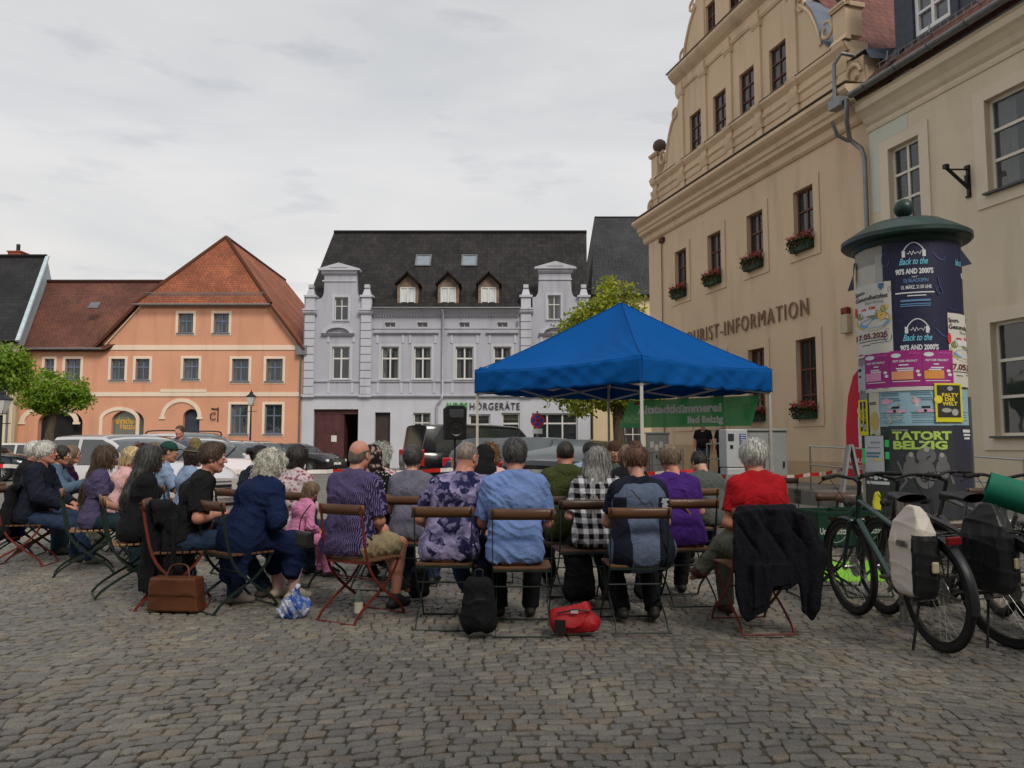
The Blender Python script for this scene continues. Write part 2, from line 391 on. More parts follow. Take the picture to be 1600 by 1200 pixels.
# ---------------- windows and walls ----------------
def rect(x0, z0, x1, z1): return [(x0, z0), (x1, z0), (x1, z1), (x0, z1)]
def window(par, r, fm, trim=None, tw=.15, rec=.18, cols=2, rows=(.62,), fw=.055, sill=None, curtain=.5, room=.7, name='window', pane=None, foot=True, barw=None, top_ext=0):
    x0, z0, x1, z1 = r; y = rec; f = MB(); pw = barw or fw
    f.prism(rect(x0, z0, x1, z1), y, y+.06, 0, [rect(x0+fw, z0+fw, x1-fw, z1-fw)])
    zs = [z0+(z1-z0)*t for t in rows]
    for z in zs: f.box((x0+fw, y-.012, z-pw/2), (x1-fw, y+.055, z+pw/2))
    edges = [z0+fw]+sum([[z-pw/2, z+pw/2] for z in zs], [])+[z1-fw]
    for i in range(1, cols):
        x = x0+(x1-x0)*i/cols
        for a, b in zip(edges[::2], edges[1::2]): f.box((x-pw/2, y-.006, a), (x+pw/2, y+.05, b))
    o = f.build(name, fm, par, loc=None)
    MB().quad((x0+fw/2, y+.03, z0+fw/2), (x1-fw/2, y+.03, z0+fw/2), (x1-fw/2, y+.03, z1-fw/2), (x0+fw/2, y+.03, z1-fw/2)).build('pane', pane or M['pane'], o)
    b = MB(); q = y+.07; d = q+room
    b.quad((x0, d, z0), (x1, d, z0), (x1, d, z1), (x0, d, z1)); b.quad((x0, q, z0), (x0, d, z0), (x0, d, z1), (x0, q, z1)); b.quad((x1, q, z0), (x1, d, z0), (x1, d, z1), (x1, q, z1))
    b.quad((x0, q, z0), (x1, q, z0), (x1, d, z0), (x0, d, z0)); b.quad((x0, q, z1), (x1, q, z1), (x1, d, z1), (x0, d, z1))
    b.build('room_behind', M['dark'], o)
    if random.random() < curtain:
        c = MB(); sd = random.random(); W = x1-x0; k = random.uniform(.18, .32)
        for a, e in ((x0, x0+W*k), (x1-W*k, x1)):
            c.grid(lambda u, v, a=a, e=e: (a+(e-a)*u, y+.14+.025*math.sin(u*22), z0+(z1-z0)*v), 14, 1)
        c.build('curtain', M['curtain'], o, smooth=60)
    if trim:
        t = MB(); t.prism(rect(x0-tw, z0-(tw if foot else 0), x1+tw, z1+tw+top_ext), -.03, .001, 0, [rect(x0, z0, x1, z1)] if foot else []) if foot else \
            t.prism([(x0-tw, z0), (x0, z0), (x0, z1), (x1, z1), (x1, z0), (x1+tw, z0), (x1+tw, z1+tw+top_ext), (x0-tw, z1+tw+top_ext)], -.03, .001)
        t.build('surround', trim, o)
    if sill: MB().box((x0-tw*.6, -.10, z0-.05), (x1+tw*.6, rec+.01, z0-.003)).build('sill', sill, o)
    return o
def shell(mb, outer, holes, th, depth, m=0, x0=None, x1=None, zt=None):
    mb.prism(outer, 0, th, m, holes)
    if depth:
        mb.box((x0, th, 0), (x0+th, depth, zt), m); mb.box((x1-th, th, 0), (x1, depth, zt), m); mb.box((x0+th, depth-th, 0), (x1-th, depth, zt), m)
def mould(mb, x0, x1, prof, m=0):
    """profile [(out, z)] run along x; out is how far it stands proud of the wall"""
    P = [(.001, prof[0][1])]+[(-a, z) for a, z in prof]+[(.001, prof[-1][1])]; n = len(P)
    vs = [(x0, y, z) for y, z in P]+[(x1, y, z) for y, z in P]
    fs = [(i, i+1, n+i+1, n+i) for i in range(n-1)]+[tuple(range(n)), tuple(range(n, 2*n))[::-1]]
    return mb.add(vs, fs, m)
def downpipe(par, pts, r=.055, name='downpipe', m=None): return MB().tube(pts, r, 10).build(name, m or M['zinc'], par, smooth=50)

# ---------------- orange house ----------------
YO = 45.0
def Z1(x, y, Y=YO):
    p = PY(x/3.2, 350+y/3.2, Y); return p.x, p.z
def Z2(x, y, Y=YO):
    p = PY(450+x/3.2, 330+y/3.2, Y); return p.x, p.z
def zr(fn, x0, y0, x1, y1, ox):
    a = fn(x0, y0); b = fn(x1, y1); return (a[0]-ox, b[1], b[0]-ox, a[1])
def orange_house():
    ox = Z1(105, 0)[0]; t = thing('orange_house', 'orange plastered house with red tiled half-hipped roof and blue window frames', 'house', (ox, YO, 0))
    q = lambda x, y, Y=YO: (Z1(x, y, Y)[0]-ox, Z1(x, y, Y)[1])
    wall = plaster('orange_plaster', lin(206, 151, 124), .4); trim = plaster('cream_trim', lin(222, 204, 184), .3)
    blue = mat('blue_grey_window_paint', lin(96, 112, 135), .5); W = q(1530, 0)[0]; gx0 = q(515, 0)[0]; z7 = q(0, 618)[1]; z9 = q(0, 402)[1]
    glw = [(893, 447, 965, 545), (1070, 447, 1143, 545)]
    ffw = [(225, 674, 268, 780), (328, 674, 400, 780), (557, 674, 622, 780), (680, 674, 745, 780), (918, 672, 992, 775), (1162, 674, 1242, 786), (1332, 674, 1412, 786)]
    gfw = [(1155, 902, 1237, 1050), (1325, 902, 1408, 1050)]
    wins = [zr(Z1, *a, ox) for a in glw+ffw+gfw]
    def archhole(xa, xb, ytop, yspring, zb=0, n=14):
        a = q(xa, yspring); b = q(xb, yspring); tz = q(0, ytop)[1]; c = (a[0]+b[0])/2; r = (b[0]-a[0])/2
        return [(a[0], zb), (b[0], zb)]+arc(c, a[1], r, 0, PI, n, tz-a[1])
    gate = archhole(190, 413, 925, 995, .0); shop = archhole(558, 720, 930, 985, .75); door = archhole(915, 998, 925, 968, .0)
    holes = [rect(*a) for a in wins]+[gate, shop, door]
    outer = [(0, 0), (W, 0), (W, z7), (q(1345, 400)[0], z9), (q(710, 400)[0], z9), (gx0, z7), (0, z7)]
    m = MB(); shell(m, outer, holes, .35, 12, 0, 0, W, z7-.2); m.build('wall', wall, t)
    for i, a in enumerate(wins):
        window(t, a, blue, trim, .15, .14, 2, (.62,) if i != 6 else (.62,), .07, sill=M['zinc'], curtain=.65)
    # trims
    b = MB(); mould(b, 0.4, W-.1, [(.05, q(0, 862)[1]), (.05, q(0, 841)[1])]); b.build('string_course', trim, t)
    b = MB(); b.box((q(835, 0)[0], -.07, q(0, 841)[1]+.002), (q(1060, 0)[0], .001, q(0, 827)[1])); b.build('door_tablet', trim, t)
    b = MB(); mould(b, gx0+.1, W-.45, [(.05, q(0, 630)[1]), (.05, q(0, 606)[1])]); b.build('gable_band', trim, t)
    for s in ((q(530, 606), q(714, 404)), (q(1490, 606), q(1345, 404))): b = MB(); b.beam((s[0][0], -.03, s[0][1]), (s[1][0], -.03, s[1][1]), .05, .22, up=(0, 1, 0)); b.build('verge_trim', trim, t)
    def ring(c, rz, zs, ro, wi, foot, name):
        o = [(c+ro*math.cos(a), zs+rz*math.sin(a)) for a in np.linspace(0, PI, 21)]; i = [(c+(ro-wi)*math.cos(a), zs+(rz-wi)*math.sin(a)) for a in np.linspace(PI, 0, 21)]
        bb = MB(); bb.prism(o+i, -.06, .001)
        if foot:
            bb.box((c-ro-.08, -.07, zs-.13), (c-ro+wi+.05, .001, zs-.002)); bb.box((c+ro-wi-.05, -.07, zs-.13), (c+ro+.08, .001, zs-.002))
        bb.build(name, trim, t)
    cx = lambda a, b_: (q(a, 0)[0]+q(b_, 0)[0])/2
    ring(cx(150, 440), q(0, 903)[1]-q(0, 990)[1], q(0, 990)[1], (q(440, 0)[0]-q(150, 0)[0])/2, .28, True, 'gate_arch')
    ring(cx(840, 1040), q(0, 872)[1]-q(0, 965)[1], q(0, 965)[1], (q(1040, 0)[0]-q(840, 0)[0])/2, .22, True, 'door_arch')
    ring(cx(540, 737), q(0, 915)[1]-q(0, 980)[1], q(0, 980)[1], (q(737, 0)[0]-q(540, 0)[0])/2, .2, False, 'shop_arch')
    b = MB(); x0 = q(540, 0)[0]; x1 = q(737, 0)[0]; zz = q(0, 980)[1]
    b.box((x0, -.05, .55), (x0+.2, .001, zz)); b.build('shop_jamb', trim, t); b = MB(); b.box((x1-.2, -.05, .55), (x1, .001, zz)); b.build('shop_jamb', trim, t)
    # passage, door, shop window
    b = MB(); gx = [p[0] for p in gate]; b.box((min(gx)-.02, .36, 0.0), (max(gx)+.02, 5, 3.6)); b.build('gate_passage', M['dark'], t)
    d = MB(); xa, xb = min(p[0] for p in door), max(p[0] for p in door); d.box((xa, .28, 0), (xb, .33, 3.6)); d.box(((xa+xb)/2-.02, .26, .1), ((xa+xb)/2+.02, .28, 3.4))
    for s in (xa+.12, (xa+xb)/2+.1):
        for z in (.3, 1.2, 2.1): d.box((s, .262, z), (s+(xb-xa)/2-.24, .28, z+.75))
    do = d.build('door', mat('dark_blue_door', lin(52, 60, 75), .6), t)
    MB().cbox(((xa+xb)/2+.08, .24, 1.05), (.03, .05, .14)).build('handle', M['zinc'], do)
    xa, xb = min(p[0] for p in shop), max(p[0] for p in shop)
    s = MB(); s.prism([(xa, .75), (xb, .75)]+shop[2:], .2, .26, 0, [[(a*.955+(xa+xb)/2*.045, max(.82, z-.07)) for a, z in [(xa, .75), (xb, .75)]+shop[3:-1]]])
    so_ = s.build('shop_window', mat('grey_shop_frame', lin(105, 108, 108), .5), t)
    MB().box((xa+.03, .225, .8), (xb-.03, .23, max(p[1] for p in shop)-.03)).build('pane', mat('grey_green_shop_glass', lin(98, 102, 92), .12, var=.2, vs=1.2, spec=.8), so_)
    yel = mat('yellow_letters', lin(215, 160, 40), .6, var=.05); b = MB()
    fit_text(b, 'Fahrschule', q(600, 0)[0], q(716, 0)[0], q(0, 997)[1], .34, lambda x, z, d: (x, .218-d, z), ext=.004, bold=.012)
    fit_text(b, 'Hatzius', q(634, 0)[0], q(716, 0)[0], q(0, 1025)[1], .34, lambda x, z, d: (x, .218-d, z), ext=.004, bold=.012)
    b.build('lettering', yel, so_)
    # roofs: low wing, half-hipped wing
    red = tiles('brown_red_tiles', (.19, .072, .048), (.13, .052, .038), moss=.5); red2 = tiles('orange_red_tiles', (.38, .125, .06), (.27, .088, .046), moss=.12)
    Yr = 4.6; rz_ = PY(150, 440.6, YO+Yr).z
    r = MB(); xa = q(255, 0, YO+Yr)[0]-.3; r.slab([(.15, -.35, z7-.15), (gx0+.6, -.35, z7-.15), (gx0+7, Yr, rz_), (xa, Yr, rz_)], .15); r.slab([(gx0+8, 2*Yr+.3, z7-.2), (.15, 2*Yr+.3, z7-.2), (xa, Yr, rz_), (gx0+8, Yr, rz_)], .15)
    r.tube([(xa, Yr, rz_+.03), (gx0+7, Yr, rz_+.03)], .13, 8); wing = r.build('wing_roof', red, t)
    MB().box((q(385, 0)[0], .9, 0), (q(437, 0)[0], 1.5, .06)).build('skylight', M['zinc'], wing, loc=(0.25, .45, 8.95)).rotation_euler = (math.atan2(rz_-z7, Yr), 0, 0)
    pk = PY(353.5, 370.5, YO+3.5); px_, pz = pk.x-ox, pk.z; yb = 16.3; e = .35; gl = q(690, 398)[0]; gr = q(1362, 398)[0]; ex0 = q(497, 0)[0]; ex1 = q(1545, 0)[0]; zb = z7-.1
    r = MB(); r.slab([(gl, -e, z9), (gr, -e, z9), (px_, 3.5, pz)], .16)
    r.slab([(ex1, -e, zb), (ex1, yb, zb), (px_, yb, pz), (px_, 3.5, pz), (gr, -e, z9)], .16)
    r.slab([(ex0, yb, zb), (ex0, -e, zb), (gl, -e, z9), (px_, 3.5, pz), (px_, yb, pz)], .16)
    for a, b_ in (((px_, 3.5, pz), (gl, -e, z9)), ((px_, 3.5, pz), (gr, -e, z9)), ((px_, 3.5, pz), (px_, yb, pz))): r.tube([a, b_], .12, 8)
    big = r.build('roof', red2, t)
    for yy in (8.5, 12.2):
        s_ = MB().cbox((0, 0, .05), (.75, 1.0, .1)).build('skylight', M['zinc'], big); s_.location = ((px_+ex1)/2+.9, yy, (pz+zb)/2-1.05); s_.rotation_euler = (0, math.atan2(pz-zb, ex1-px_), 0)
    g_ = MB()
    g_.tube([(0, -.45, z7-.12), (gx0+.5, -.45, z7-.12)], .07, 8); g_.tube([(gl, -e-.1, z9-.08), (gr, -e-.1, z9-.08)], .07, 8); g_.build('gutter', M['zinc'], t, smooth=50)
    # snow guards
    g_ = MB()
    for i in range(60):
        x = gl+.5+i*(gr-gl-1)/59; g_.box((x-.01, -.0, z9+.42), (x+.01, .02, z9+.72))
    g_.box((gl+.4, -.005, z9+.70), (gr-.4, .02, z9+.73)); g_.build('snow_guard', M['zinc'], big)
    downpipe(t, [(.04, -.1, 0), (.04, -.1, z7-.3), (.2, -.4, z7-.15)], .06); downpipe(t, [(W-.1, -.1, 0), (W-.1, -.1, z7-.5), (W+.1, -.3, z7-.3)], .05)
    MB().box((W-.35, -.3, z7-.45), (W+.25, .0, z7+.1)).build('eaves_box', M['zinc'], t)
    sg = MB(); bx, bz = q(1085, 925); sg.box((bx-.3, -.05, bz-.03), (bx+.1, -.0, bz+.03)); sg.beam((bx, -.0, bz), (bx, -.9, bz), .03, .03); sg.box((bx+.05, -.04, bz-.75), (bx+.1, .0, bz+.1))
    sg.tube([(bx-.18+.17*math.cos(a), -.08, bz-.42+.2*math.sin(a)) for a in np.linspace(.6, 5.6, 14)], .025, 6)
    o = sg.build('hanging_sign_bracket', M['black'], None, loc=(ox, YO, 0)); tag(o, 'black wrought iron sign bracket beside the arched door of the orange house', 'sign bracket')
orange_house()

# ---------------- lilac house ----------------
def lilac_house():
    ox = Z2(92, 0)[0]; t = thing('lilac_house', 'pale lilac stucco house with twin scrolled gables and dark tiled roof', 'house', (ox, YO, 0))
    q = lambda x, y, Y=YO: (Z2(x, y, Y)[0]-ox, Z2(x, y, Y)[1])
    wall = plaster('lilac_stucco', lin(170, 171, 182), .5); trim = plaster('pale_lilac_trim', lin(184, 185, 194), .5); low = plaster('white_lilac_stucco', lin(190, 192, 201), .3)
    wf = M['white_frame']; W = q(1503, 0)[0]; ze = q(0, 492)[1]; zs = q(0, 930)[1]
    ff = [(222, 677, 307, 840), (467, 677, 553, 840), (630, 677, 716, 840), (838, 677, 927, 840), (1028, 677, 1116, 840), (1287, 677, 1372, 840)]
    at = [(234, 430, 300, 545), (1298, 420, 1364, 540)]; vt = [(485, 556, 537, 580), (647, 556, 698, 580), (857, 556, 908, 580), (1047, 556, 1098, 580)]
    gf = [(627, 1008, 712, 1155), (905, 1015, 1012, 1150), (1068, 1008, 1160, 1150), (1220, 1010, 1450, 1180)]
    z = lambda a: zr(Z2, *a, ox)
    gate = (q(150, 0)[0], 0, q(368, 0)[0], q(0, 990)[1]); door = (q(450, 0)[0], 0, q(525, 0)[0], q(0, 1006)[1])
    up = [z(a) for a in ff+at+vt]; lo = [z(a) for a in gf]+[gate, door]
    def gable(x0, x1, s):   # scrolled outline, zoom coordinates
        P = [(x1, 440), (x1-6, 438)]+[(x1-8-22*math.sin(a), 395+43*math.cos(a)*1.0) for a in np.linspace(.25, 1.45, 6)]+[(x1-32, 350), (x1-32, 300)]
        L_ = [(x0+x1-a, b) for a, b in P][::-1]
        return [q(a, b+s) for a, b in P+L_]
    outer = [(0, zs), (W, zs), (W, q(0, 430)[1])]+gable(1222, 1447, -8)+[(q(1222, 0)[0], ze), (q(1163, 0)[0], ze), (q(428, 0)[0], ze), (q(376, 0)[0], ze)]+gable(150, 376, 0)+[(0, q(0, 430)[1])]
    cl = [outer[0]]
    for p in outer[1:]:
        if abs(p[0]-cl[-1][0])+abs(p[1]-cl[-1][1]) > 1e-4: cl.append(p)
    m = MB(); m.prism(cl, 0, .35, 0, [rect(*a) for a in up]); m.box((0, .35, 0), (.3, 9.5, ze)); m.box((W-.3, .35, 0), (W, 9.5, ze))
    m.add([(0, .35, ze), (0, 9.5, ze), (.35, 5.0, 14.6), (W, .35, ze), (W, 9.5, ze), (W-.35, 5.0, 14.6)], [(0, 1, 2), (3, 4, 5)]); m.build('wall', wall, t)
    m = MB(); m.prism(rect(0, 0, W, zs-.002), -.02, .33, 0, [rect(*a) for a in lo]); m.build('ground_floor_wall', low, t)
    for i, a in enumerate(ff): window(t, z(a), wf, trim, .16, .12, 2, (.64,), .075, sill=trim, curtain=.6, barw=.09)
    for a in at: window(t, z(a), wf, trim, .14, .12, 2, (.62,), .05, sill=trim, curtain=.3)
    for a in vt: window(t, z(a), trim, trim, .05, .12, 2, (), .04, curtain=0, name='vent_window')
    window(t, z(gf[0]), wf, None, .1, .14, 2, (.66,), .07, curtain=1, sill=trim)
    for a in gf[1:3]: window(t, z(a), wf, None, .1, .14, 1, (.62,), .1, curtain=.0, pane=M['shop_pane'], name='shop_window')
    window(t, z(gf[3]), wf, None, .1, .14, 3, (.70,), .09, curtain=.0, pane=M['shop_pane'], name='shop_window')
    dsp = mat('shop_poster', lin(150, 125, 85), .6, var=.5, vs=6); b = MB()
    for a in ((912, 1020, 1005, 1040), (1075, 1015, 1152, 1045)):
        r_ = z(a); b.box((r_[0], .24, r_[1]), (r_[2], .25, r_[3]))
    b.build('window_display', dsp, t)
    # gate leaf, passage, door
    gm = mat('oxblood_gate_paint', lin(78, 44, 46), .6, var=.2, vs=2); xa = gate[0]; xb = q(287, 0)[0]; zt = gate[3]
    b = MB(); b.box((xa, .22, 0), (xb, .28, zt-.25))
    for k in range(3):
        for j in range(2): b.box((xa+.12+k*(xb-xa-.1)/3, .20, .3+j*1.75), (xa+(k+1)*(xb-xa-.1)/3, .22, 1.85+j*1.35))
    b.box((gate[0]-.0, .18, zt-.28), (gate[2], .30, zt)); b.box((xb, .25, 0), (xb+.1, 1.3, zt-.3)); lf = b.build('gate', gm, t)
    MB().box((xa+1.0, .19, 1.55), (xa+1.32, .199, 1.92)).build('notice', mat('notice_white', lin(205, 200, 195), .6), lf)
    b = MB(); b.box((gate[0]-.01, 5, 0), (gate[2]+.01, 5.1, zt)); b.quad((gate[0], .34, 0), (gate[0], 5, 0), (gate[0], 5, zt), (gate[0], .34, zt)); b.quad((gate[2], .34, 0), (gate[2], 5, 0), (gate[2], 5, zt), (gate[2], .34, zt))
    b.quad((gate[0], .34, zt), (gate[0], 5, zt), (gate[2], 5, zt), (gate[2], .34, zt)); b.build('gate_passage', mat('passage_wall', lin(120, 100, 85), .9, var=.6, vs=1.2), t)
    b = MB(); xa, xb, zt = door[0], door[2], door[3]; b.box((xa, .25, 0), (xb, .3, zt-.0)); 
    for j in range(3): b.box((xa+.2, .235, .25+j*1.0), (xb-.15, .25, 1.1+j*1.0))
    do = b.build('door', mat('dark_brown_door', lin(60, 50, 46), .5), t); MB().cbox((xa+.12, .22, 1.1), (.04, .05, .2)).build('handle', M['zinc'], do)
    # quoined pilasters with caps, pedestals and finials
    for x0, x1, top in ((100, 148, 500), (376, 428, 500), (1163, 1215, 495), (1450, 1500, 495)):
        b = MB(); a0, a1 = q(x0, 0)[0], q(x1, 0)[0]; zb = zs+.15; zt = q(0, top+20)[1]; n = 10; h = (zt-zb)/n
        b.box((a0+.03, -.12, zb), (a1-.03, .001, zt))
        for k in range(n): b.box((a0, -.17, zb+k*h+.03), (a1, -.121, zb+(k+1)*h-.03))
        mould(b, a0-.12, a1+.12, [(.18, zt), (.3, zt+.12), (.3, zt+.2), (.36, zt+.24), (.36, zt+.34)])
        zp = zt+.34; b.box((a0+.02, -.15, zp), (a1-.02, .3, q(0, 432)[1])); zq = q(0, 432)[1]
        b.box((a0-.08, -.24, zq), (a1+.08, .35, zq+.12)); c_ = (a0+a1)/2; zz = zq+.12
        b.add([(a0+.05, -.15, zz), (a1-.05, -.15, zz), (a1-.05, .3, zz), (a0+.05, .3, zz), (c_-.14, .02, zz+.45), (c_+.14, .02, zz+.45), (c_+.14, .16, zz+.45), (c_-.14, .16, zz+.45)], [(0, 1, 5, 4), (1, 2, 6, 5), (2, 3, 7, 6), (3, 0, 4, 7), (4, 5, 6, 7)])
        b.cbox((c_, .08, zz+.56), (.3, .3, .2)); mould(b, a0-.05, a1+.05, [(.22, zs+.0), (.22, zs+.15)]); b.build('pilaster', trim, t)
    for x0, x1, s in ((150, 376, 0), (1222, 1447, -8)):   # crowns of the two gables
        b = MB(); c_ = q((x0+x1)/2, 0)[0]; hw = (q(x1-34, 0)[0]-q(x0+34, 0)[0])/2; z0 = q(0, 318+s)[1]; z1 = q(0, 300+s)[1]; zt = q(0, 262+s)[1]
        mould(b, c_-hw-.1, c_+hw+.1, [(.06, z0), (.16, z0+.1), (.16, z1-.02), (.24, z1)]); b.prism([(c_-hw-.3, z1+.01), (c_+hw+.3, z1+.01), (c_+hw+.3, z1+.1), (c_, zt), (c_-hw-.3, z1+.1)], -.28, .38)
        b.prism([(c_-hw*.55, z1+.16), (c_+hw*.55, z1+.16), (c_, zt-.16)], -.31, -.281)
        b.box((c_-hw-.05, -.06, q(0, 352+s)[1]), (c_+hw+.05, .001, q(0, 345+s)[1])); b.build('gable_crown', trim, t)
        b = MB(); zc = q(0, 612)[1]; wx = q(x1-35, 0)[0]-q(x0+35, 0)[0]; o_ = [(c_+wx/2*math.cos(a), zc+.52*math.sin(a)) for a in np.linspace(0, PI, 15)]
        i_ = [(c_+(wx/2-.25)*math.cos(a), zc+.33*math.sin(a)) for a in np.linspace(PI, 0, 15)]; b.prism(o_+i_, -.25, .001); mould(b, c_-wx/2-.05, c_+wx/2+.05, [(.1, zc-.14), (.26, zc-.003)]); b.build('window_pediment', trim, t)
    for a in ff[1:5]: x0, z0, x1, z1 = z(a); b = MB(); mould(b, x0-.42, x1+.42, [(.06, q(0, 616)[1]), (.18, q(0, 610)[1]), (.2, q(0, 600)[1])]); b.box((x0-.3, -.05, z1+.2), (x0-.17, .001, q(0, 618)[1])); b.box((x1+.17, -.05, z1+.2), (x1+.3, .001, q(0, 618)[1])); b.box((x0-.25, -.04, zs+.25), (x0-.1, .001, z0-.2)); b.box((x1+.1, -.04, zs+.25), (x1+.25, .001, z0-.2)); b.build('window_hood', trim, t)
    for a in (ff[0], ff[5]): x0, z0, x1, z1 = z(a); b = MB(); b.box((x0-.3, -.05, z1+.25), (x0-.15, .001, z1+.9)); b.box((x1+.15, -.05, z1+.25), (x1+.3, .001, z1+.9)); b.box((x0-.25, -.04, zs+.25), (x0-.1, .001, z0-.2)); b.box((x1+.1, -.04, zs+.25), (x1+.25, .001, z0-.2)); b.build('window_hood', trim, t)
    b = MB(); xa = q(430, 0)[0]; xb = q(1161, 0)[0]
    mould(b, xa, xb, [(.08, q(0, 520)[1]), (.14, q(0, 512)[1]), (.3, q(0, 503)[1]), (.42, q(0, 492)[1])]); 
    mould(b, xa, xb, [(.05, q(0, 589)[1]), (.07, q(0, 583)[1])])
    for k in range(52): x = xa+.15+k*(xb-xa-.3)/51; b.box((x-.04, -.13, q(0, 528)[1]), (x+.04, .001, q(0, 521)[1]))
    b.build('cornice', trim, t)
    b = MB(); mould(b, -.05, W+.05, [(.06, zs-.02), (.2, zs+.04), (.22, zs+.12), (.1, zs+.15)])
    for xa_, xb_ in ((q(149, 0)[0], q(374, 0)[0]), (q(430, 0)[0], q(1161, 0)[0]), (q(1217, 0)[0], q(1449, 0)[0])): mould(b, xa_, xb_, [(.07, q(0, 855)[1]), (.1, q(0, 849)[1])])
    b.build('string_course', trim, t)
    dark = tiles('dark_brown_tiles', (.034, .030, .029), (.016, .015, .016), .30, .36)
    Yr = 5.0; zr_ = PY(700, 363, YO+Yr).z; xl = X_at(522, YO+Yr, zr_)-ox; xr = X_at(916.5, YO+Yr, zr_)-ox
    sl_ = (zr_-ze)/(Yr+.3); ym = .36; zm = ze-.05+(ym+.3)*sl_; r = MB(); r.slab([(.1, ym, zm), (W-.1, ym, zm), (xr, Yr, zr_), (xl, Yr, zr_)], .14); r.slab([(q(430, 0)[0], -.34, ze-.09), (q(1161, 0)[0], -.34, ze-.09), (q(1161, 0)[0], ym+.02, zm+.02), (q(430, 0)[0], ym+.02, zm+.02)], .1); r.slab([(W, 10.3, ze-.1), (0.1, 10.3, ze-.1), (xl, Yr, zr_), (xr, Yr, zr_)], .14); r.tube([(xl, Yr, zr_+.02), (xr, Yr, zr_+.02)], .12, 8)
    rf = r.build('roof', dark, t); sl_ = (zr_-ze)/(Yr+.3); zat = lambda y: ze-.05+(y+.3)*sl_
    for cx_ in (677, 907):
        yy = 2.9; x = X_at(450+cx_/3.2, YO+yy, zat(yy))-ox; s_ = MB(); s_.prism(rect(-.5, -.6, .5, .6), -.1, .0, 0, [rect(-.42, -.52, .42, .52)]); s = s_.build('skylight', M['zinc'], rf)
        s.location = (x, yy, zat(yy)); s.rotation_euler = (-(PI/2-math.atan(sl_)), 0, 0)
        MB().quad((-.42, -.05, -.52), (.42, -.05, -.52), (.42, -.05, .52), (-.42, -.05, .52)).build('pane', mat('skylight_glass', lin(120, 130, 140), .05, spec=1), s)
    wd = mat('weathered_dormer_wood', lin(120, 104, 92), .85, var=.3, vs=4)
    for cx_ in (598, 801, 1003):
        yy = .10; x = X_at(450+cx_/3.2, YO+yy, 10)-ox; zz0 = PY(700, 330+474/3.2, YO+yy).z; zt_ = PY(700, 330+378/3.2, YO+yy).z; zp = PY(700, 330+308/3.2, YO+yy).z
        b = MB(); b.prism([(x-.62, zz0-.5), (x+.62, zz0-.5), (x+.62, zt_+.1), (x, zp-.1), (x-.62, zt_+.1)], yy, yy+.12, 0, [rect(x-.47, zz0, x+.47, zt_)]); b.box((x-.62, yy+.12, zz0-.3), (x-.55, 3.5, zt_+.1)); b.box((x+.55, yy+.12, zz0-.3), (x+.62, 3.5, zt_+.1))
        d = b.build('dormer', wd, rf); wz = MB(); wz.prism(rect(x-.46, zz0, x+.46, zt_), yy+.02, yy+.08, 0, [rect(x-.38, zz0+.08, x-.04, zt_-.08), rect(x+.04, zz0+.08, x+.38, zt_-.08)]); wz.build('window', wf, d)
        MB().quad((x-.42, yy+.07, zz0), (x+.42, yy+.07, zz0), (x+.42, yy+.07, zt_), (x-.42, yy+.07, zt_)).build('pane', mat('pale_curtain_glass', lin(195, 200, 202), .15, spec=.8, stretch=(9, 1, .5), var=.25), d)
        e_ = .98; dz = (zp-zt_-.02)/.62*.95; ye = 4.0
        r = MB()
        for s in (-1, 1): r.slab([(x+s*e_*.78, yy-.35, zp-dz*e_*.78*.72), (x+s*e_*.78, ye, zp-dz*e_*.78*.72), (x, ye, zp+.03), (x, yy-.35, zp+.03)], .09)
        r.build('dormer_roof', dark, d)
    downpipe(t, [(q(780, 0)[0], -.45, q(0, 500)[1]), (q(780, 0)[0], -.14, q(0, 525)[1]), (q(781, 0)[0], -.14, q(0, 915)[1]), (q(779, 0)[0], -.32, q(0, 935)[1]), (q(752, 0)[0], -.12, q(0, 968)[1]), (q(750, 0)[0], -.12, 0)], .06, m=mat('lilac_pipe', lin(170, 170, 182), .5))
    MB().tube([(q(430, 0)[0], -.48, ze+.02), (q(1161, 0)[0], -.48, ze+.02)], .06, 8).build('gutter', M['zinc'], t, smooth=50)
    b = MB(); fit_text(b, 'HÖRGERÄTE', q(914, 0)[0], q(1158, 0)[0], q(0, 992)[1], .40, lambda x, z_, d: (x, -.07-d, z_), ext=.02, spacing=1.15)
    b.build('shop_lettering', mat('black_letters', lin(48, 46, 50), .5), t)
    b = MB(); fit_text(b, 'AUROS', q(792, 0)[0], q(902, 0)[0], q(0, 990)[1], .38, lambda x, z_, d: (x, -.07-d, z_), ext=.02, bold=.035)
    b.build('green_logo_lettering', mat('green_letters', lin(70, 150, 80), .5), t)
    MB().cbox((q(1147, 0)[0], -.06, q(0, 560)[1]), (.08, .12, .3)).build('wall_lamp', M['zinc'], t)
lilac_house()

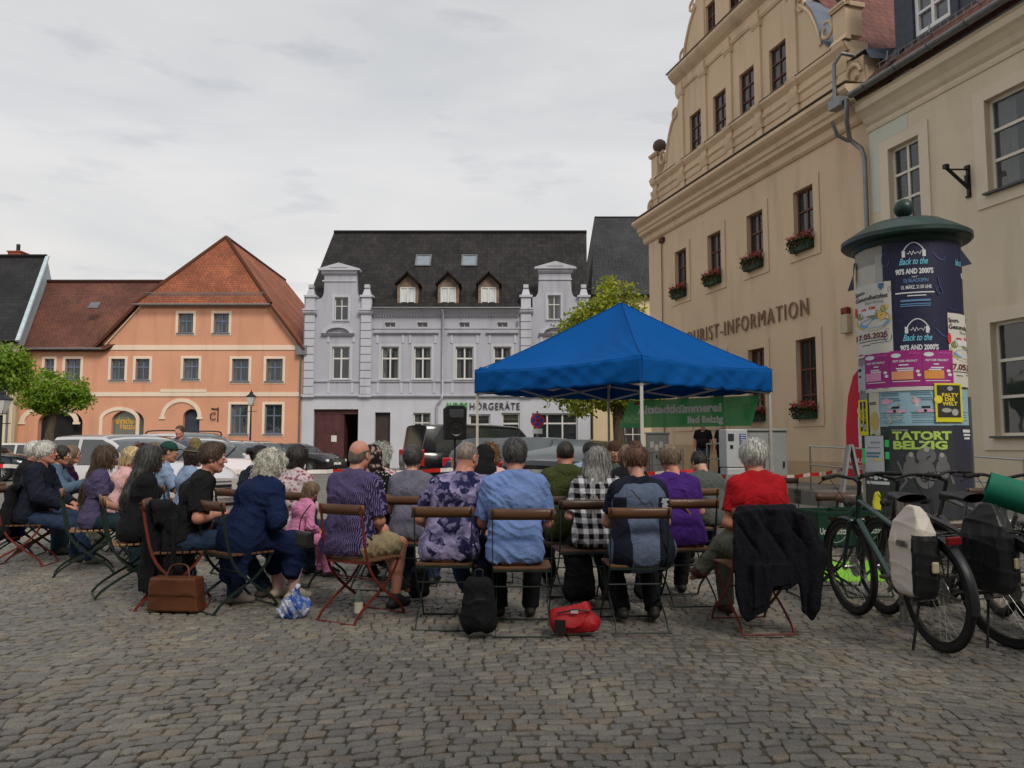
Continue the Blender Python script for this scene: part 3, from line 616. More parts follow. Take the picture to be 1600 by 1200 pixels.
# ---------------- dark roofed house at the far left, slate roofed house right ----------------
def left_house():
    t = thing('gable_end_house', 'cream house with steep black roof and pale blue gable at far left', 'house', (-45, 44, 0))
    wall = plaster('cream_wall', lin(205, 195, 168), .3); bl = mat('pale_blue_boards', lin(175, 190, 198), .8, stretch=(1, 8, 1), vs=2)
    zE = PY(0, 534, 44).z; a = PY(33, 534, 44.0); b = PY(73, 401, 49.5); x1 = a.x+45
    m = MB(); m.prism(rect(0, 0, x1-.3, zE-.1), 0, .3, 0, [rect(x1-2.1, 4.2, x1-1.2, 5.6), rect(x1-2.6, 1.2, x1-1.5, 3.0)]); m.add([(x1-.35, .3, 0), (x1-4.2, 11, 0), (x1-4.2, 11, zE), (x1-.35, .3, zE)], [(0, 1, 2, 3)]); m.box((0, .3, 0), (.3, 11, zE)); m.build('wall', wall, t)
    window(t, (x1-2.1, 4.2, x1-1.2, 5.6), M['white_frame'], None, .1, .12); window(t, (x1-2.6, 1.2, x1-1.5, 3.0), M['white_frame'], None, .1, .12)
    bx = b.x+45; by = 5.5; r = MB(); r.slab([(-6, -.4, zE), (x1, -.4, zE), (bx, by, b.z), (-6, by, b.z)], .2)
    r.slab([(x1-3.9, 11.5, zE), (-6, 11.5, zE), (-6, by, b.z), (bx, by, b.z)], .2); r.tube([(-6, by, b.z+.03), (bx, by, b.z+.03)], .13, 8)
    rf = r.build('roof', tiles('black_tiles', (.028, .027, .028), (.018, .018, .02), .3, .33), t)
    m = MB(); m.add([(x1+.02, -.35, zE-.15), (x1-3.8, 11.2, zE-.1), (bx+.04, by, b.z-.1)], [(0, 1, 2)]); m.beam((x1+.05, -.4, zE), (bx+.06, by, b.z+.02), .12, .22, up=(1, 0, 0)); m.build('gable_boards', bl, t)
    c = PY(28, 400, 50); h = MB(); h.box((c.x+45-.42, by+.1, b.z-1), (c.x+45+.42, by+.9, b.z+.35)); h.box((c.x+45-.48, by+.04, b.z+.35), (c.x+45+.48, by+.96, b.z+.42)); ch = h.build('chimney', mat('chimney_brick', lin(150, 80, 60), .9, var=.3, vs=9), rf)
    MB().tube([(c.x+45, by+.5, b.z+.5), (c.x+45, by+.5, b.z+.95)], .12, 8).build('flue', M['black'], ch)
    downpipe(t, [(x1-.5, -.12, 0), (x1-.5, -.12, zE-.2)], .06)
left_house()
def slate_house():
    Y = 47.5; ox = X_at(926, Y, 8); t = thing('slate_roof_house', 'narrow house with grey slate roof between lilac house and town hall', 'house', (ox, Y, 0))
    wall = plaster('beige_wall', lin(205, 188, 152), .3); W = 6.2; zE = PY(960, 462, Y).z
    wins = [(1.9, .9, 3.0, 2.7), (.5, 4.6, 1.4, 6.2), (2.2, 4.6, 3.1, 6.2)]; m = MB(); shell(m, rect(0, 0, W, zE), [rect(*a) for a in wins], .3, 10, 0, 0, W, zE); m.build('wall', wall, t)
    for a in wins: window(t, a, M['white_frame'], plaster('beige_trim', lin(190, 175, 140), .2), .14, .12)
    p = PY(929, 338, Y+5); xr = p.x-ox; r = MB(); r.slab([(-.1, -.4, zE), (W+1, -.4, zE), (W+1, 5, p.z), (xr, 5, p.z)], .2); r.slab([(W+1, 10.4, zE), (-.1, 10.4, zE), (xr, 5, p.z), (W+1, 5, p.z)], .2)
    sm = tiles('grey_slate', (.060, .062, .066), (.038, .040, .044), .22, .16); r.build('roof', sm, t)
    MB().add([(-.02, -.3, zE-.1), (-.02, 10.2, zE-.1), (xr, 5, p.z-.05)], [(0, 1, 2)]).build('gable_wall', plaster('grey_render', lin(95, 92, 88), .5), t)
slate_house()

# ---------------- town hall ----------------
TD = Vector((.27621553, -.96109572, 0)); TN = Vector((-TD.y, TD.x, 0))      # along the facade towards us, into the building
TA = Vector((5.41, 29.8, 0)); TRZ = math.atan2(TD.y, TD.x)
def TH(px, py, off=0):
    """(u, z) on the plane standing `off` metres in front of the town hall facade"""
    d = ray(px, py); A = TA-TN*off; c = Vector((0, 0, CAMH)); s = (A-c).dot(TN)/d.dot(TN); P = c+d*s; return (P-A).dot(TD), P.z
def thp(u, off, z=0): return TA+TD*u-TN*off+Vector((0, 0, z))
def town_hall():
    t = thing('town_hall', 'ochre gabled town hall with scrolled gable, window boxes and TOURIST-INFORMATION lettering', 'town hall', TA, TRZ)
    wall = plaster('ochre_plaster', lin(216, 192, 162), .5); dk = mat('dark_brown_window_paint', lin(98, 58, 46), .55)
    ws = [(c-.42, 6.62, c+.42, 8.38) for c in (2.57, 4.87, 7.2, 9.5)]+[(c-.42, 2.03, c+.42, 4.22) for c in (2.57, 4.85, 7.1, 9.42)]
    wg = [(c-.40, 11.6, c+.40, 13.02) for c in (3.75, 5.34, 6.92, 8.51)]+[(6.02, 15.05, 6.62, 16.4), (4.6, 15.05, 5.2, 16.4), (7.4, 15.05, 8.0, 16.4)]
    L_ = [(-.02, 10.16), (-.12, 10.35), (-.05, 10.65), (.2, 10.9), (.42, 11.15), (.5, 11.4), (.5, 11.6), (.98, 11.6), (1.05, 11.75), (1.3, 11.8), (1.55, 12.1), (1.62, 12.55), (1.85, 13.15), (2.2, 13.6), (2.55, 13.9), (2.6, 14.9), (2.72, 15.0), (2.75, 15.3), (3.0, 15.5), (3.1, 15.9), (3.4, 16.45), (3.8, 16.8), (3.95, 17.1), (3.95, 18.4), (4.6, 18.8), (5.0, 19.6), (5.4, 20.4), (6, 20.7)]
    out = [(0, 0), (11.98, 0)]+[(12-a, b) for a, b in L_]+L_[:-1][::-1]
    m = MB(); m.prism(out, 0, .55, 0, [rect(*a) for a in ws+wg]); m.box((0, .55, 0), (.5, 20, 10.1)); m.box((11.5, .55, 0), (11.98, 20, 10.1)); m.build('wall', wall, t)
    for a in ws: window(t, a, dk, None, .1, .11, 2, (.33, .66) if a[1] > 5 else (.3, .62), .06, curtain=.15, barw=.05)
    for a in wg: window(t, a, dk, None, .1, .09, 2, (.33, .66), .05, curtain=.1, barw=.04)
    for a in ws: x0, z0, x1, z1 = a; b = MB(); b.prism(rect(x0-.24, z0-.2, x1+.24, z1+.24), -.035, .001, 0, [rect(x0, z0, x1, z1)]); b.build('window_surround', wall, t)
    b = MB(); mould(b, -.25, 12.0, [(.06, 9.28), (.12, 9.34), (.14, 9.52), (.30, 9.60), (.32, 9.70), (.38, 9.74), (.40, 9.86), (.55, 9.95), (.62, 10.02), (.62, 10.12), (.1, 10.2)]); b.build('main_cornice', wall, t)
    mt = mat('lead_flashing', lin(112, 98, 84), .6)
    b = MB()
    for x0, x1, z, d in ((-.25, 12, 10.205, .6), (.45, 11.55, 11.575, .17), (2.35, 9.65, 14.99, .4)): b.box((x0, -d, z), (x1, .02, z+.02))
    b.build('cornice_flashing', mt, t)
    b = MB()
    PX = (.75, 2.84, 4.42, 6.0, 7.6, 9.3, 11.25)
    mould(b, .5, 11.5, [(.03, 10.82), (.05, 10.94), (.04, 11.02), (.10, 11.08), (.10, 11.14)]); mould(b, .5, 11.5, [(.04, 11.34), (.12, 11.43), (.16, 11.48), (.16, 11.56)])
    b.box((1.0, -.03, 11.141), (11, .001, 11.339))
    holes = [a for a in wg[:4]]
    for x in PX:
        b.box((x-.16, -.07, 10.2), (x+.16, .001, 10.82)); mould(b, x-.22, x+.22, [(.09, 10.82), (.16, 11.02), (.18, 11.14)]); b.box((x-.16, -.10, 11.14), (x+.16, .001, 11.34)); mould(b, x-.2, x+.2, [(.1, 11.34), (.2, 11.45), (.22, 11.565)])
        if 2 < x < 10: b.box((x-.16, -.07, 11.565), (x+.16, .001, 14.2)); mould(b, x-.22, x+.22, [(.08, 14.0), (.14, 14.1), (.16, 14.25)]); b.box((x-.16, -.12, 14.25), (x+.16, .001, 14.5))
        if 3.9 < x < 8.2: b.box((x-.14, -.06, 15.0), (x+.14, .001, 18.2))
    mould(b, 2.45, 9.55, [(.04, 14.22), (.08, 14.3), (.06, 14.4), (.06, 14.58), (.2, 14.68), (.3, 14.78), (.36, 14.86), (.36, 14.98)])
    mould(b, 3.8, 8.2, [(.04, 17.6), (.2, 17.8), (.3, 18.0)]); b.build('gable_pilasters', wall, t)
    def spiral(x, z, r, s, n=16):
        P = [(x+s*r*(1-.6*k/n)*math.cos(k*.42+1.2), -.03, z+r*(1-.6*k/n)*math.sin(k*.42+1.2)) for k in range(n)]; b.tube(P, .05, 6)
    for s, f in ((1, lambda u: u), (-1, lambda u: 12-u)):
        b = MB()
        spiral(f(.28), 10.65, .28, s); spiral(f(1.32), 12.25, .27, s); spiral(f(2.35), 13.55, .2, s); spiral(f(3.02), 15.45, .24, s); spiral(f(3.75), 16.9, .2, s)
        for P in (([(.0, 10.3), (-.02, 10.5), (.15, 10.8), (.42, 11.05)]), ([(1.45, 12.0), (1.6, 12.6), (1.9, 13.2), (2.3, 13.6)]), ([(2.9, 15.2), (3.1, 15.8), (3.45, 16.4), (3.85, 16.8)])):
            b.tube(cat_rom([(f(u)+.12*s, -.02, z) for u, z in P], 5), .06, 6)
        b.build('scroll_ornament', wall, t, smooth=50)
    for x in (.75, 11.25):
        b = MB(); b.box((x-.24, -.1, 11.75), (x+.24, .4, 12.5)); mould(b, x-.3, x+.3, [(.12, 12.5), (.2, 12.56), (.2, 12.62)]); b.box((x-.3, -.16, 12.5), (x+.3, .46, 12.62)); mould(b, x-.3, x+.3, [(.2, 11.6), (.12, 11.75)])
        p_ = b.build('pedestal', wall, t)
        b = MB(); b.lathe([(.0, 12.62), (.13, 12.62), (.08, 12.7), (.16, 12.74), (.25, 12.86), (.27, 12.98), (.22, 13.12), (.12, 13.2), (0, 13.23)], 20, at=(x, .15, 0)); b.build('stone_ball', mat('weathered_ball', lin(92, 82, 72), .9, bump=.5), p_, smooth=50)
    rt = tiles('town_hall_tiles', (.20, .078, .060), (.14, .056, .046), .28, .30)
    r = MB(); r.slab([(12.5, .55, 9.9), (12.5, 20, 9.9), (6, 20, 18.9), (6, .55, 18.9)], .2); r.slab([(-.5, 20, 9.9), (-.5, .55, 9.9), (6, .55, 18.9), (6, 20, 18.9)], .2); r.build('roof', rt, t)
    zi = mat('blue_grey_lead_sheet', lin(100, 110, 122), .35, .6)
    b = MB(); P = [(12-a, z) for a, z in L_[9:15]]; 
    for (a0, b0), (a1, b1) in zip(P, P[1:]): b.quad((a0, -.06, b0+.02), (a1, -.06, b1+.02), (a1, .7, b1+.02), (a0, .7, b0+.02))
    b.build('scroll_flashing', zi, t)
    # lettering
    b = MB(); fit_text(b, 'TOURIST-INFORMATION', 2.55, 9.6, 4.84, .48, lambda x, z, d: (x, -.05-d, z), ext=.02, spacing=1.25, bold=-.012)
    b.build('lettering', mat('aged_letter_metal', lin(138, 110, 88), .6, .1), t)
    # little fittings on the wall
    MB().tube([(1.15, -.05, .3), (1.15, -.05, 9.2)], .02, 6).build('lightning_rod', mt, t)
    b = MB(); b.box((1.05, -.12, 9.0), (1.35, -.0, 9.18)); b.build('roof_pin', M['rust'], t)
    for k in range(2): MB().quad((1.9+k*2.4, -.004, .45), (3.2+k*2.4, -.004, .45), (3.2+k*2.4, -.004, 1.35), (1.9+k*2.4, -.004, 1.35)).build('plinth_panel', plaster('ochre_plinth', lin(196, 168, 134), .5), t)
    b = MB(); b.box((-.05, -.06, 0), (12, .0, .9)); b.build('plinth', plaster('ochre_plinth', lin(196, 168, 134), .5), t)
    al = MB(); al.box((10.95, -.16, 4.12), (11.22, -.002, 4.6)); ab = al.build('alarm_box', mat('cream_plastic', lin(190, 175, 150), .5), None, loc=TA, rot=(0, 0, TRZ), bevel=.02)
    tag(ab, 'small cream alarm box with red lamp on the ochre wall', 'alarm box'); MB().box((10.97, -.15, 4.602), (11.2, -.01, 4.78)).build('lamp', mat('red_lens', lin(120, 40, 30), .3), ab, bevel=.03)
town_hall()

def office():
    x1 = 27.0; t = thing('office_building', 'cream rendered office building with white windows and blue-grey dormer, right of town hall', 'building', TA+TD*12.0, TRZ); W = x1-12
    wall = plaster('cream_render', lin(220, 206, 180), .4); trim = plaster('pale_stone_trim', lin(226, 212, 190), .15); wf = mat('cream_window_paint', lin(222, 215, 200), .5, var=.05)
    ws = [(.64, 6.35, 1.56, 8.28), (3.27, 6.38, 4.9, 8.3), (6.3, 6.38, 7.9, 8.3), (9.3, 6.38, 10.9, 8.3), (.64, 1.5, 1.56, 3.75), (3.15, 1.5, 4.8, 3.76), (6.3, 1.5, 7.9, 3.76), (9.3, 1.5, 10.9, 3.76)]
    m = MB(); shell(m, rect(0, 0, W, 9.5), [rect(*a) for a in ws], .5, 11, 0, 0, W, 9.5); m.build('wall', wall, t)
    for a in ws:
        window(t, a, wf, None, .2, .12, 2, (.34, .66) if a[2]-a[0] > 1 else (.34, .66), .06, curtain=.35, barw=.06)
        x0, z0, x1_, z1 = a; b = MB(); b.prism(rect(x0-.27, z0-.28, x1_+.27, z1+.25), -.035, .001, 0, [rect(x0, z0, x1_, z1)]); b.build('surround', trim, t)
        MB().box((x0-.05, -.14, z0-.045), (x1_+.05, .13, z0-.004)).build('sill', mat('slate_sill', lin(78, 82, 84), .5), t)
    b = MB(); mould(b, 0, W, [(.03, 8.93), (.05, 9.0), (.05, 9.05), (.03, 9.07), (.1, 9.14), (.16, 9.25), (.26, 9.36), (.34, 9.42), (.36, 9.56), (.42, 9.6)]); b.build('cornice', wall, t)
    MB().prism([(.06, 6.9), (.36, 6.9), (.36, 8.56), (1.25, 8.56), (1.25, 8.92), (.06, 8.92)], -.006, .001).build('repair_patch', plaster('grey_green_patch', lin(210, 212, 198), .15), t)
    g_ = MB()
    for k in range(9): a = PI+PI*k/8; b_ = PI+PI*(k+1)/8; g_.quad((.1, -.55+.11*math.cos(a), 9.82+.11*math.sin(a)), (W, -.55+.11*math.cos(a), 9.82+.11*math.sin(a)), (W, -.55+.11*math.cos(b_), 9.82+.11*math.sin(b_)), (.1, -.55+.11*math.cos(b_), 9.82+.11*math.sin(b_))) if k < 8 else None
    for k in range(16): x = .6+k*.95; g_.tube([(x, -.55+.12*math.cos(a), 9.82+.12*math.sin(a)) for a in np.linspace(PI, 2*PI, 8)], .012, 5)
    g_.build('gutter', M['zinc'], t, smooth=50)
    sl = 1.05; r = MB(); r.slab([(.1, -.5, 9.78), (W, -.5, 9.78), (W, 6, 9.78+6.5*sl), (.1, 6, 9.78+6.5*sl)], .16); rf = r.build('roof', tiles('office_tiles', (.25, .10, .07), (.18, .072, .055), .26, .25), t)
    s = MB()    # snow guard rail
    for z in (0, .14): s.tube([(.4, -.02+z*.1, 10.35+z), (W, -.02+z*.1, 10.35+z)], .018, 5)
    for k in range(70): x = .5+k*.2; s.box((x-.006, -.03, 10.35), (x+.006, -.015, 10.5))
    for k in range(12): x = .8+k*1.25; s.tube([(x, .1, 10.3), (x, -.1, 10.4), (x, -.06, 10.62)], .016, 5)
    s.build('snow_guard', M['zinc'], rf)
    dm = mat('blue_grey_slate_cladding', lin(66, 70, 84), .6, var=.2, vs=6)
    x0, x1 = .62, 3.0; b = MB(); b.prism(rect(x0, 10.3, x1, 13.2), .35, .55, 0, [rect(1.24, 10.78, 2.24, 12.7)]); b.box((x0, .55, 10.4), (x0+.12, 4, 13.2)); b.box((x1-.12, .55, 10.4), (x1, 4, 13.2)); b.box((x0-.2, .15, 13.2), (x1+.2, 5, 13.4))
    b.box((1.02, .3, 10.6), (1.22, .349, 12.9)); b.box((2.26, .3, 10.6), (2.46, .349, 12.9)); d = b.build('dormer', dm, rf)
    f = MB(); f.prism(rect(1.24, 10.78, 2.24, 12.7), .36, .45, 0, [rect(1.33, 10.88+.46*k, 1.70, 11.28+.46*k) for k in range(4)]+[rect(1.78, 10.88+.46*k, 2.15, 11.28+.46*k) for k in range(4)]); f.build('window', mat('bright_white_paint', (.8, .8, .78), .5, var=.03), d)
    MB().quad((1.29, .43, 10.8), (2.19, .43, 10.8), (2.19, .43, 12.65), (1.29, .43, 12.65)).build('pane', mat('dormer_glass', lin(90, 95, 100), .1, spec=.9, var=.5, vs=1.5), d)
    # downpipes in the corner between the two houses
    downpipe(t, [(.02, -.62, 9.75), (.02, -.62, 9.45), (-.12, -.5, 9.2), (-.28, -.3, 8.85), (-.05, -.16, 8.55), (.0, -.13, 8.3), (.0, -.13, 0.5)], .055)
    downpipe(t, [(-.35, -.75, 9.3), (-.35, -.6, 8.95), (-.25, -.35, 8.8)], .045); MB().box((-.46, -.76, 9.6), (-.06, -.5, 9.84)).build('hopper', M['zinc'], t)
    downpipe(t, [(-.05, -.3, 10.9), (-.12, -.6, 10.95), (-.32, -.66, 10.75), (-.33, -.66, 9.8)], .05)
    b = MB(); 
    for k in range(12):   # rolled volute of the gable foot
        a = k*.5; b.tube([(-.35+.3*math.cos(a)*(1-k*.05), -.1, 10.55+.3*math.sin(a)*(1-k*.05)), (-.35+.3*math.cos(a+.5)*(1-k*.05-.05), -.1, 10.55+.3*math.sin(a+.5)*(1-k*.05-.05))], .05, 6)
    b.box((-.6, -.05, 10.25), (-.0, .45, 10.95)); b.build('volute', plaster('ochre_plaster', (0, 0, 0)), t)
    MB().add([(-.62, -.12, 11.0), (.15, -.12, 11.0), (.3, .9, 11.1), (-.62, .9, 11.15), (.3, -.12, 10.7), (.45, .9, 10.7)], [(0, 1, 2, 3), (1, 4, 5, 2)]).build('volute_flashing', mat('blue_grey_lead_sheet', (0, 0, 0)), t)
    MB().quad((.0, -.15, 9.95), (.9, -.15, 10.2), (.9, .6, 11.0), (.0, .6, 11.0)).build('valley_flashing', mat('blue_grey_lead_sheet', (0, 0, 0)), t)
    # iron bracket on the wall
    br = MB(); bx, bz = 2.82, 7.08; br.box((bx-.03, -.06, bz-.62), (bx+.03, -.0, bz+.02)); br.beam((bx, -.04, bz-.05), (bx, -.5, bz-.1), .03, .03); br.beam((bx, -.04, bz-.45), (bx, -.62, bz-.05), .05, .05); br.cbox((bx, -.06, bz-.28), (.06, .1, .2)); br.cbox((bx, -.6, bz-.05), (.09, .09, .09)); br.box((bx-.08, -.05, bz-.64), (bx+.03, -.0, bz-.6)); br.box((bx-.08, -.05, bz+.0), (bx+.03, -.0, bz+.04))
    o = br.build('wall_bracket', M['black'], None, loc=TA+TD*12.0, rot=(0, 0, TRZ)); tag(o, 'black iron flag bracket on the cream wall beside the upper window', 'bracket')
office()

def flower_boxes():
    gb = mat('box_green', lin(32, 58, 44), .6); lf = mat('geranium_leaf', (.03, .07, .02), .6, var=.5, vs=20); rd = mat('geranium_red', (.42, .03, .035), .6, var=.4, vs=30); pk = mat('geranium_pink', (.48, .16, .17), .6)
    proto = thing('flower_box', 'x', 'flower box', (0, 0, 0)); b = MB(); b.box((-.40, -.2, 0), (.40, 0, .19)); b.box((-.41, -.215, .14), (.41, -.2, .16)); b.build('box', gb, proto, bevel=.01)
    b = MB(); r = random.Random(4)
    for m, n, s, zz in ((0, 420, .035, .26), (1, 300, .026, .36), (2, 60, .026, .34)):
        for k in range(n):
            c = Vector((r.uniform(-.44, .44), r.uniform(-.30, .0), zz+r.gauss(0, .055)-(.16 if r.random() < .15 else 0)))
            if m: q = round(c.x/.11)*.11; c.x = q+r.gauss(0, .03); c.z += .03*math.sin(q*40)
            n_ = Vector((r.gauss(0, 1), r.gauss(0, 1), r.gauss(0, 1))).normalized(); x = n_.orthogonal().normalized()*s; y = n_.cross(x); b.add([c-x, c-y, c+x, c+y], [(0, 1, 2, 3)], m)
    b.build('geraniums', [lf, rd, pk], proto)
    L = [(2.57, 6.62, 'upper row of the town hall, leftmost'), (4.87, 6.62, 'upper row of the town hall, second from left'), (7.2, 6.62, 'upper row of the town hall, third from left'), (9.5, 6.62, 'upper row of the town hall, nearest the office building'), (9.42, 2.03, 'ground floor of the town hall, next to the red flag'), (7.1, 2.03, 'ground floor of the town hall, behind the banner')]
    for i, (u, z, l) in enumerate(L):
        o = proto if i == 0 else copy_tree(proto); o.location = thp(u, .02, z); o.rotation_euler = (0, 0, TRZ); tag(o, 'green box of red geraniums, '+l, 'flower box', 'flower boxes on the town hall windows')
flower_boxes()

def shade_house():  # out of frame, added so that its bulk shades the audience and near setts
    t = thing('unseen_shade_house', 'unseen rendered house added behind the viewer to shade the foreground', 'house', (-16, -4.2, 0)); wall = plaster('pale_render', lin(205, 195, 175), .2)
    ws = [(1.2+2.4*i, z, 2.3+2.4*i, z+1.8) for i in range(14) for z in (1.0, 4.3, 7.2)]; W = 35
    m = MB(); m.prism(rect(0, 0, W, 9.6), -.4, 0, 0, [rect(*a) for a in ws]); m.box((0, -12, 0), (.3, -.4, 9.6)); m.box((W-.3, -12, 0), (W, -.4, 9.6)); m.box((0, -12.3, 0), (W, -12, 9.6)); m.build('wall', wall, t)
    for a in ws: MB().quad((a[0], -.35, a[1]), (a[2], -.35, a[1]), (a[2], -.35, a[3]), (a[0], -.35, a[3])).build('window', M['dark'], t)
    r = MB(); r.slab([(0, .4, 9.5), (W, .4, 9.5), (W, -6, 15.5), (0, -6, 15.5)], .2); r.slab([(W, -12.6, 9.5), (0, -12.6, 9.5), (0, -6, 15.5), (W, -6, 15.5)], .2); r.build('roof', MATS['town_hall_tiles'], t)
shade_house()
# ---------------- trees ----------------
def leafmat(name, a, b):
    m = bpy.data.materials.new(name); nt, N, L, p = nodes_of(m)
    at = N('ShaderNodeAttribute'); at.attribute_name = 'tint'
    c = mixc(N, L, 'MIX', at.outputs['Fac'], a, b)
    L(c, p.inputs['Base Color']); p.inputs['Roughness'].default_value = .55; p.inputs['Specular IOR Level'].default_value = .3
    tr = N('ShaderNodeBsdfTranslucent'); L(mixc(N, L, 'MULTIPLY', 1.0, c, (1.1, 1.25, .5)), tr.inputs[0])
    mx = N('ShaderNodeMixShader'); mx.inputs[0].default_value = .42; out = next(n for n in nt.nodes if n.type == 'OUTPUT_MATERIAL')
    L(p.outputs[0], mx.inputs[1]); L(tr.outputs[0], mx.inputs[2]); L(mx.outputs[0], out.inputs[0]); return m
def tree(label, loc, blobs, trunk, nleaf, lsize, lm, bark, name='tree', per=9):
    t = thing(name, label, 'tree', loc)
    b = MB(); b.tube(trunk[0], trunk[1], 12)
    top = Vector(trunk[0][-1])
    for c, r in blobs:
        for k in range(5):
            e = Vector(c)+Vector((random.uniform(-1, 1)*r[0], random.uniform(-1, 1)*r[1], random.uniform(-.6, .7)*r[2]))*.75
            s = Vector(trunk[0][-2]).lerp(top, random.random()); mid = s.lerp(e, .5)+Vector((0, 0, -.12*random.random()))
            b.tube(cat_rom([s, mid, e], 4), [trunk[1][-1]*.6*(1-i/10) for i in range(9)], 6)
    b.build('trunk', bark, t, smooth=60)
    V = []; F = []; T = []
    tot = sum(r[0]*r[1]*r[2] for c, r in blobs)
    for c, r in blobs:
        ncl = int(nleaf/per*r[0]*r[1]*r[2]/tot)
        for k in range(ncl):
            d = Vector((random.gauss(0, 1), random.gauss(0, 1), random.gauss(0, 1))).normalized(); q = random.random()**.38
            lump = 1+.16*noise.noise(Vector((d.x*2.2+c[0], d.y*2.2+c[1], d.z*2.2+c[2])))+.10*noise.noise(d*6)
            cc = Vector(c)+Vector((d.x*r[0], d.y*r[1], d.z*r[2]))*q*lump
            if noise.noise(cc*1.9) < -.14: continue
            tint0 = .35+.4*random.random()+.25*noise.noise(cc*1.3)
            for j in range(per):
                p = cc+Vector((random.gauss(0, 1), random.gauss(0, 1), random.gauss(0, .7)))*lsize*1.5
                n = (d*.5+Vector((random.gauss(0, .6), random.gauss(0, .6), random.gauss(.35, .5)))).normalized()
                x = n.cross(Vector((random.gauss(0, 1), random.gauss(0, 1), random.gauss(0, 1)))).normalized(); y = n.cross(x); s = lsize*random.uniform(.6, 1.25)
                o = len(V); V += [tuple(p-x*s), tuple(p-y*s*.55+x*s*.1), tuple(p+x*s*1.1), tuple(p+y*s*.55+x*s*.1)]; F.append((o, o+1, o+2, o+3)); T += [min(1, max(0, tint0+random.gauss(0, .15)))]*4
    me = bpy.data.meshes.new('crown'); me.from_pydata(V, [], F); me.materials.append(lm)
    at = me.color_attributes.new('tint', 'FLOAT_COLOR', 'POINT'); at.data.foreach_set('color', np.array([[v, v, v, 1] for v in T], np.float32).ravel()); me.update()
    o = bpy.data.objects.new('crown', me); C.objects.link(o); o.parent = t; return t
bark = mat('bark', lin(88, 76, 62), .95, var=.35, vs=3, stretch=(6, 6, 1), bump=.8, bs=25)
lm1 = leafmat('linden_leaves', (.08, .13, .012), (.42, .43, .05)); lm2 = leafmat('maple_leaves', (.05, .13, .012), (.28, .40, .04))
p = G(968, 697+64); p.x = X_at(968, 23.5); p.y = 23.5
tree('yellow-green linden tree behind the blue marquee', p, [((-.4, 0, 4.3), (1.55, 1.4, 1.6)), ((-.1, 0, 5.5), (.95, .9, .95)), ((-.9, 0, 5.0), (.7, .7, .8)), ((-1.15, 0, 2.9), (1.05, 1.0, .7)), ((.3, 0, 2.9), (1.1, 1.0, .7)), ((-1.35, .1, 3.9), (.65, .7, .9)), ((.55, 0, 4.3), (.7, .8, 1.1))],
     ([(0, 0, 0), (.02, 0, 1.2), (-.02, 0, 2.2), (.05, 0, 3.4), (.1, 0, 4.6)], [.21, .18, .17, .12, .05]), 30000, .075, lm1, bark, 'linden_tree')
tree('small round-headed tree in front of the orange house gateway', (X_at(75, 32), 32, 0), [((.15, 0, 3.55), (1.3, 1.2, .85)), ((-.35, 0, 3.25), (.95, 1, .6)), ((.7, 0, 3.3), (.85, .9, .6))],
     ([(-.05, 0, 0), (0, 0, .9), (-.03, 0, 1.8), (.1, 0, 2.6), (.25, 0, 3.2)], [.22, .19, .16, .13, .06]), 12000, .075, lm2, bark, 'ball_maple_tree')
tree('large green tree cut off by the left edge of the square', (X_at(-45, 27), 27, 0), [((0.1, 0, 4.15), (1.75, 1.6, .85)), ((1.25, 0, 3.7), (.75, .9, .5)), ((-.5, 0, 3.6), (1.5, 1.3, .7))],
     ([(0, 0, 0), (0, 0, 1.2), (.03, 0, 2.4), (.1, 0, 3.9)], [.24, .2, .17, .07]), 16000, .08, lm2, bark, 'ball_maple_tree')

# ---------------- street lamps and signs ----------------
def street_lamp(label, loc, h=3.9):
    t = thing('street_lamp', label, 'street lamp', loc, 0, 'old style street lanterns'); ir = mat('dark_green_iron', (.02, .026, .024), .5, .4)
    b = MB(); b.lathe([(.12, 0), (.12, .25), (.08, .35), (.06, .9), (.05, .95), (.045, 2.2), (.035, h-.75), (.05, h-.72), (.03, h-.68)], 14); b.tube([(-.3, 0, h-.95), (.3, 0, h-.95)], .015, 6); b.build('pole', ir, t, smooth=40)
    b = MB()
    for k in range(4):
        a = PI/4+k*PI/2; c, s = math.cos(a), math.sin(a); b.beam((c*.12, s*.12, h-.66), (c*.2, s*.2, h-.22), .02, .02)
    b.lathe([(.02, h-.66), (.17, h-.66), (.17, h-.64)], 4, a0=PI/4, a1=PI/4+2*PI); b.lathe([(.3, h-.22), (.3, h-.19), (.1, h-.04), (.1, h+.02), (.03, h+.06), (.03, h+.12), (.0, h+.16)], 4, a0=PI/4, a1=PI/4+2*PI); l = b.build('lantern', ir, t)
    MB().lathe([(.115, h-.645), (.275, h-.225)], 4, a0=PI/4, a1=PI/4+2*PI).build('lantern_glass', mat('milky_lantern_glass', lin(205, 205, 200), .2, spec=.7), l); return t
street_lamp('black street lantern before the right end of the orange house', (X_at(389.5, 39), 39, 0), 4.0)
street_lamp('pale glazed lantern at the left edge by the large tree', (X_at(-4, 24), 24, 0), 2.95)
def no_stop():
    t = thing('no_stopping_sign', 'round blue and red no-stopping sign above the parked van', 'traffic sign', (X_at(840, 24.5), 24.5, 0)); z = PY(840, 657, 24.5).z
    MB().tube([(0, .04, 0), (0, .04, z+.3)], .03, 8).build('post', M['zinc'], t, smooth=50)
    rd = mat('sign_red', lin(190, 40, 50), .4); bu = mat('sign_blue', lin(45, 70, 150), .4); b = MB(); b.lathe([(0, -.01), (.225, -.01), (.225, .01), (0, .01)], 32, 0, (0, 0, z), 'y')
    b.lathe([(0, -.014), (.178, -.014)], 32, 1, (0, 0, z), 'y')
    for s in (-1, 1): b.beam((-.13*s, -.018, z-.13), (.13*s, -.018, z+.13), .004, .05, 0, up=(1, 0, -s))
    b.build('disc', [rd, bu], t)
    MB().box((-.16, 0, z-.42), (.16, .012, z-.26)).build('plate', mat('plate_white', lin(200, 200, 198), .5), t)
no_stop()

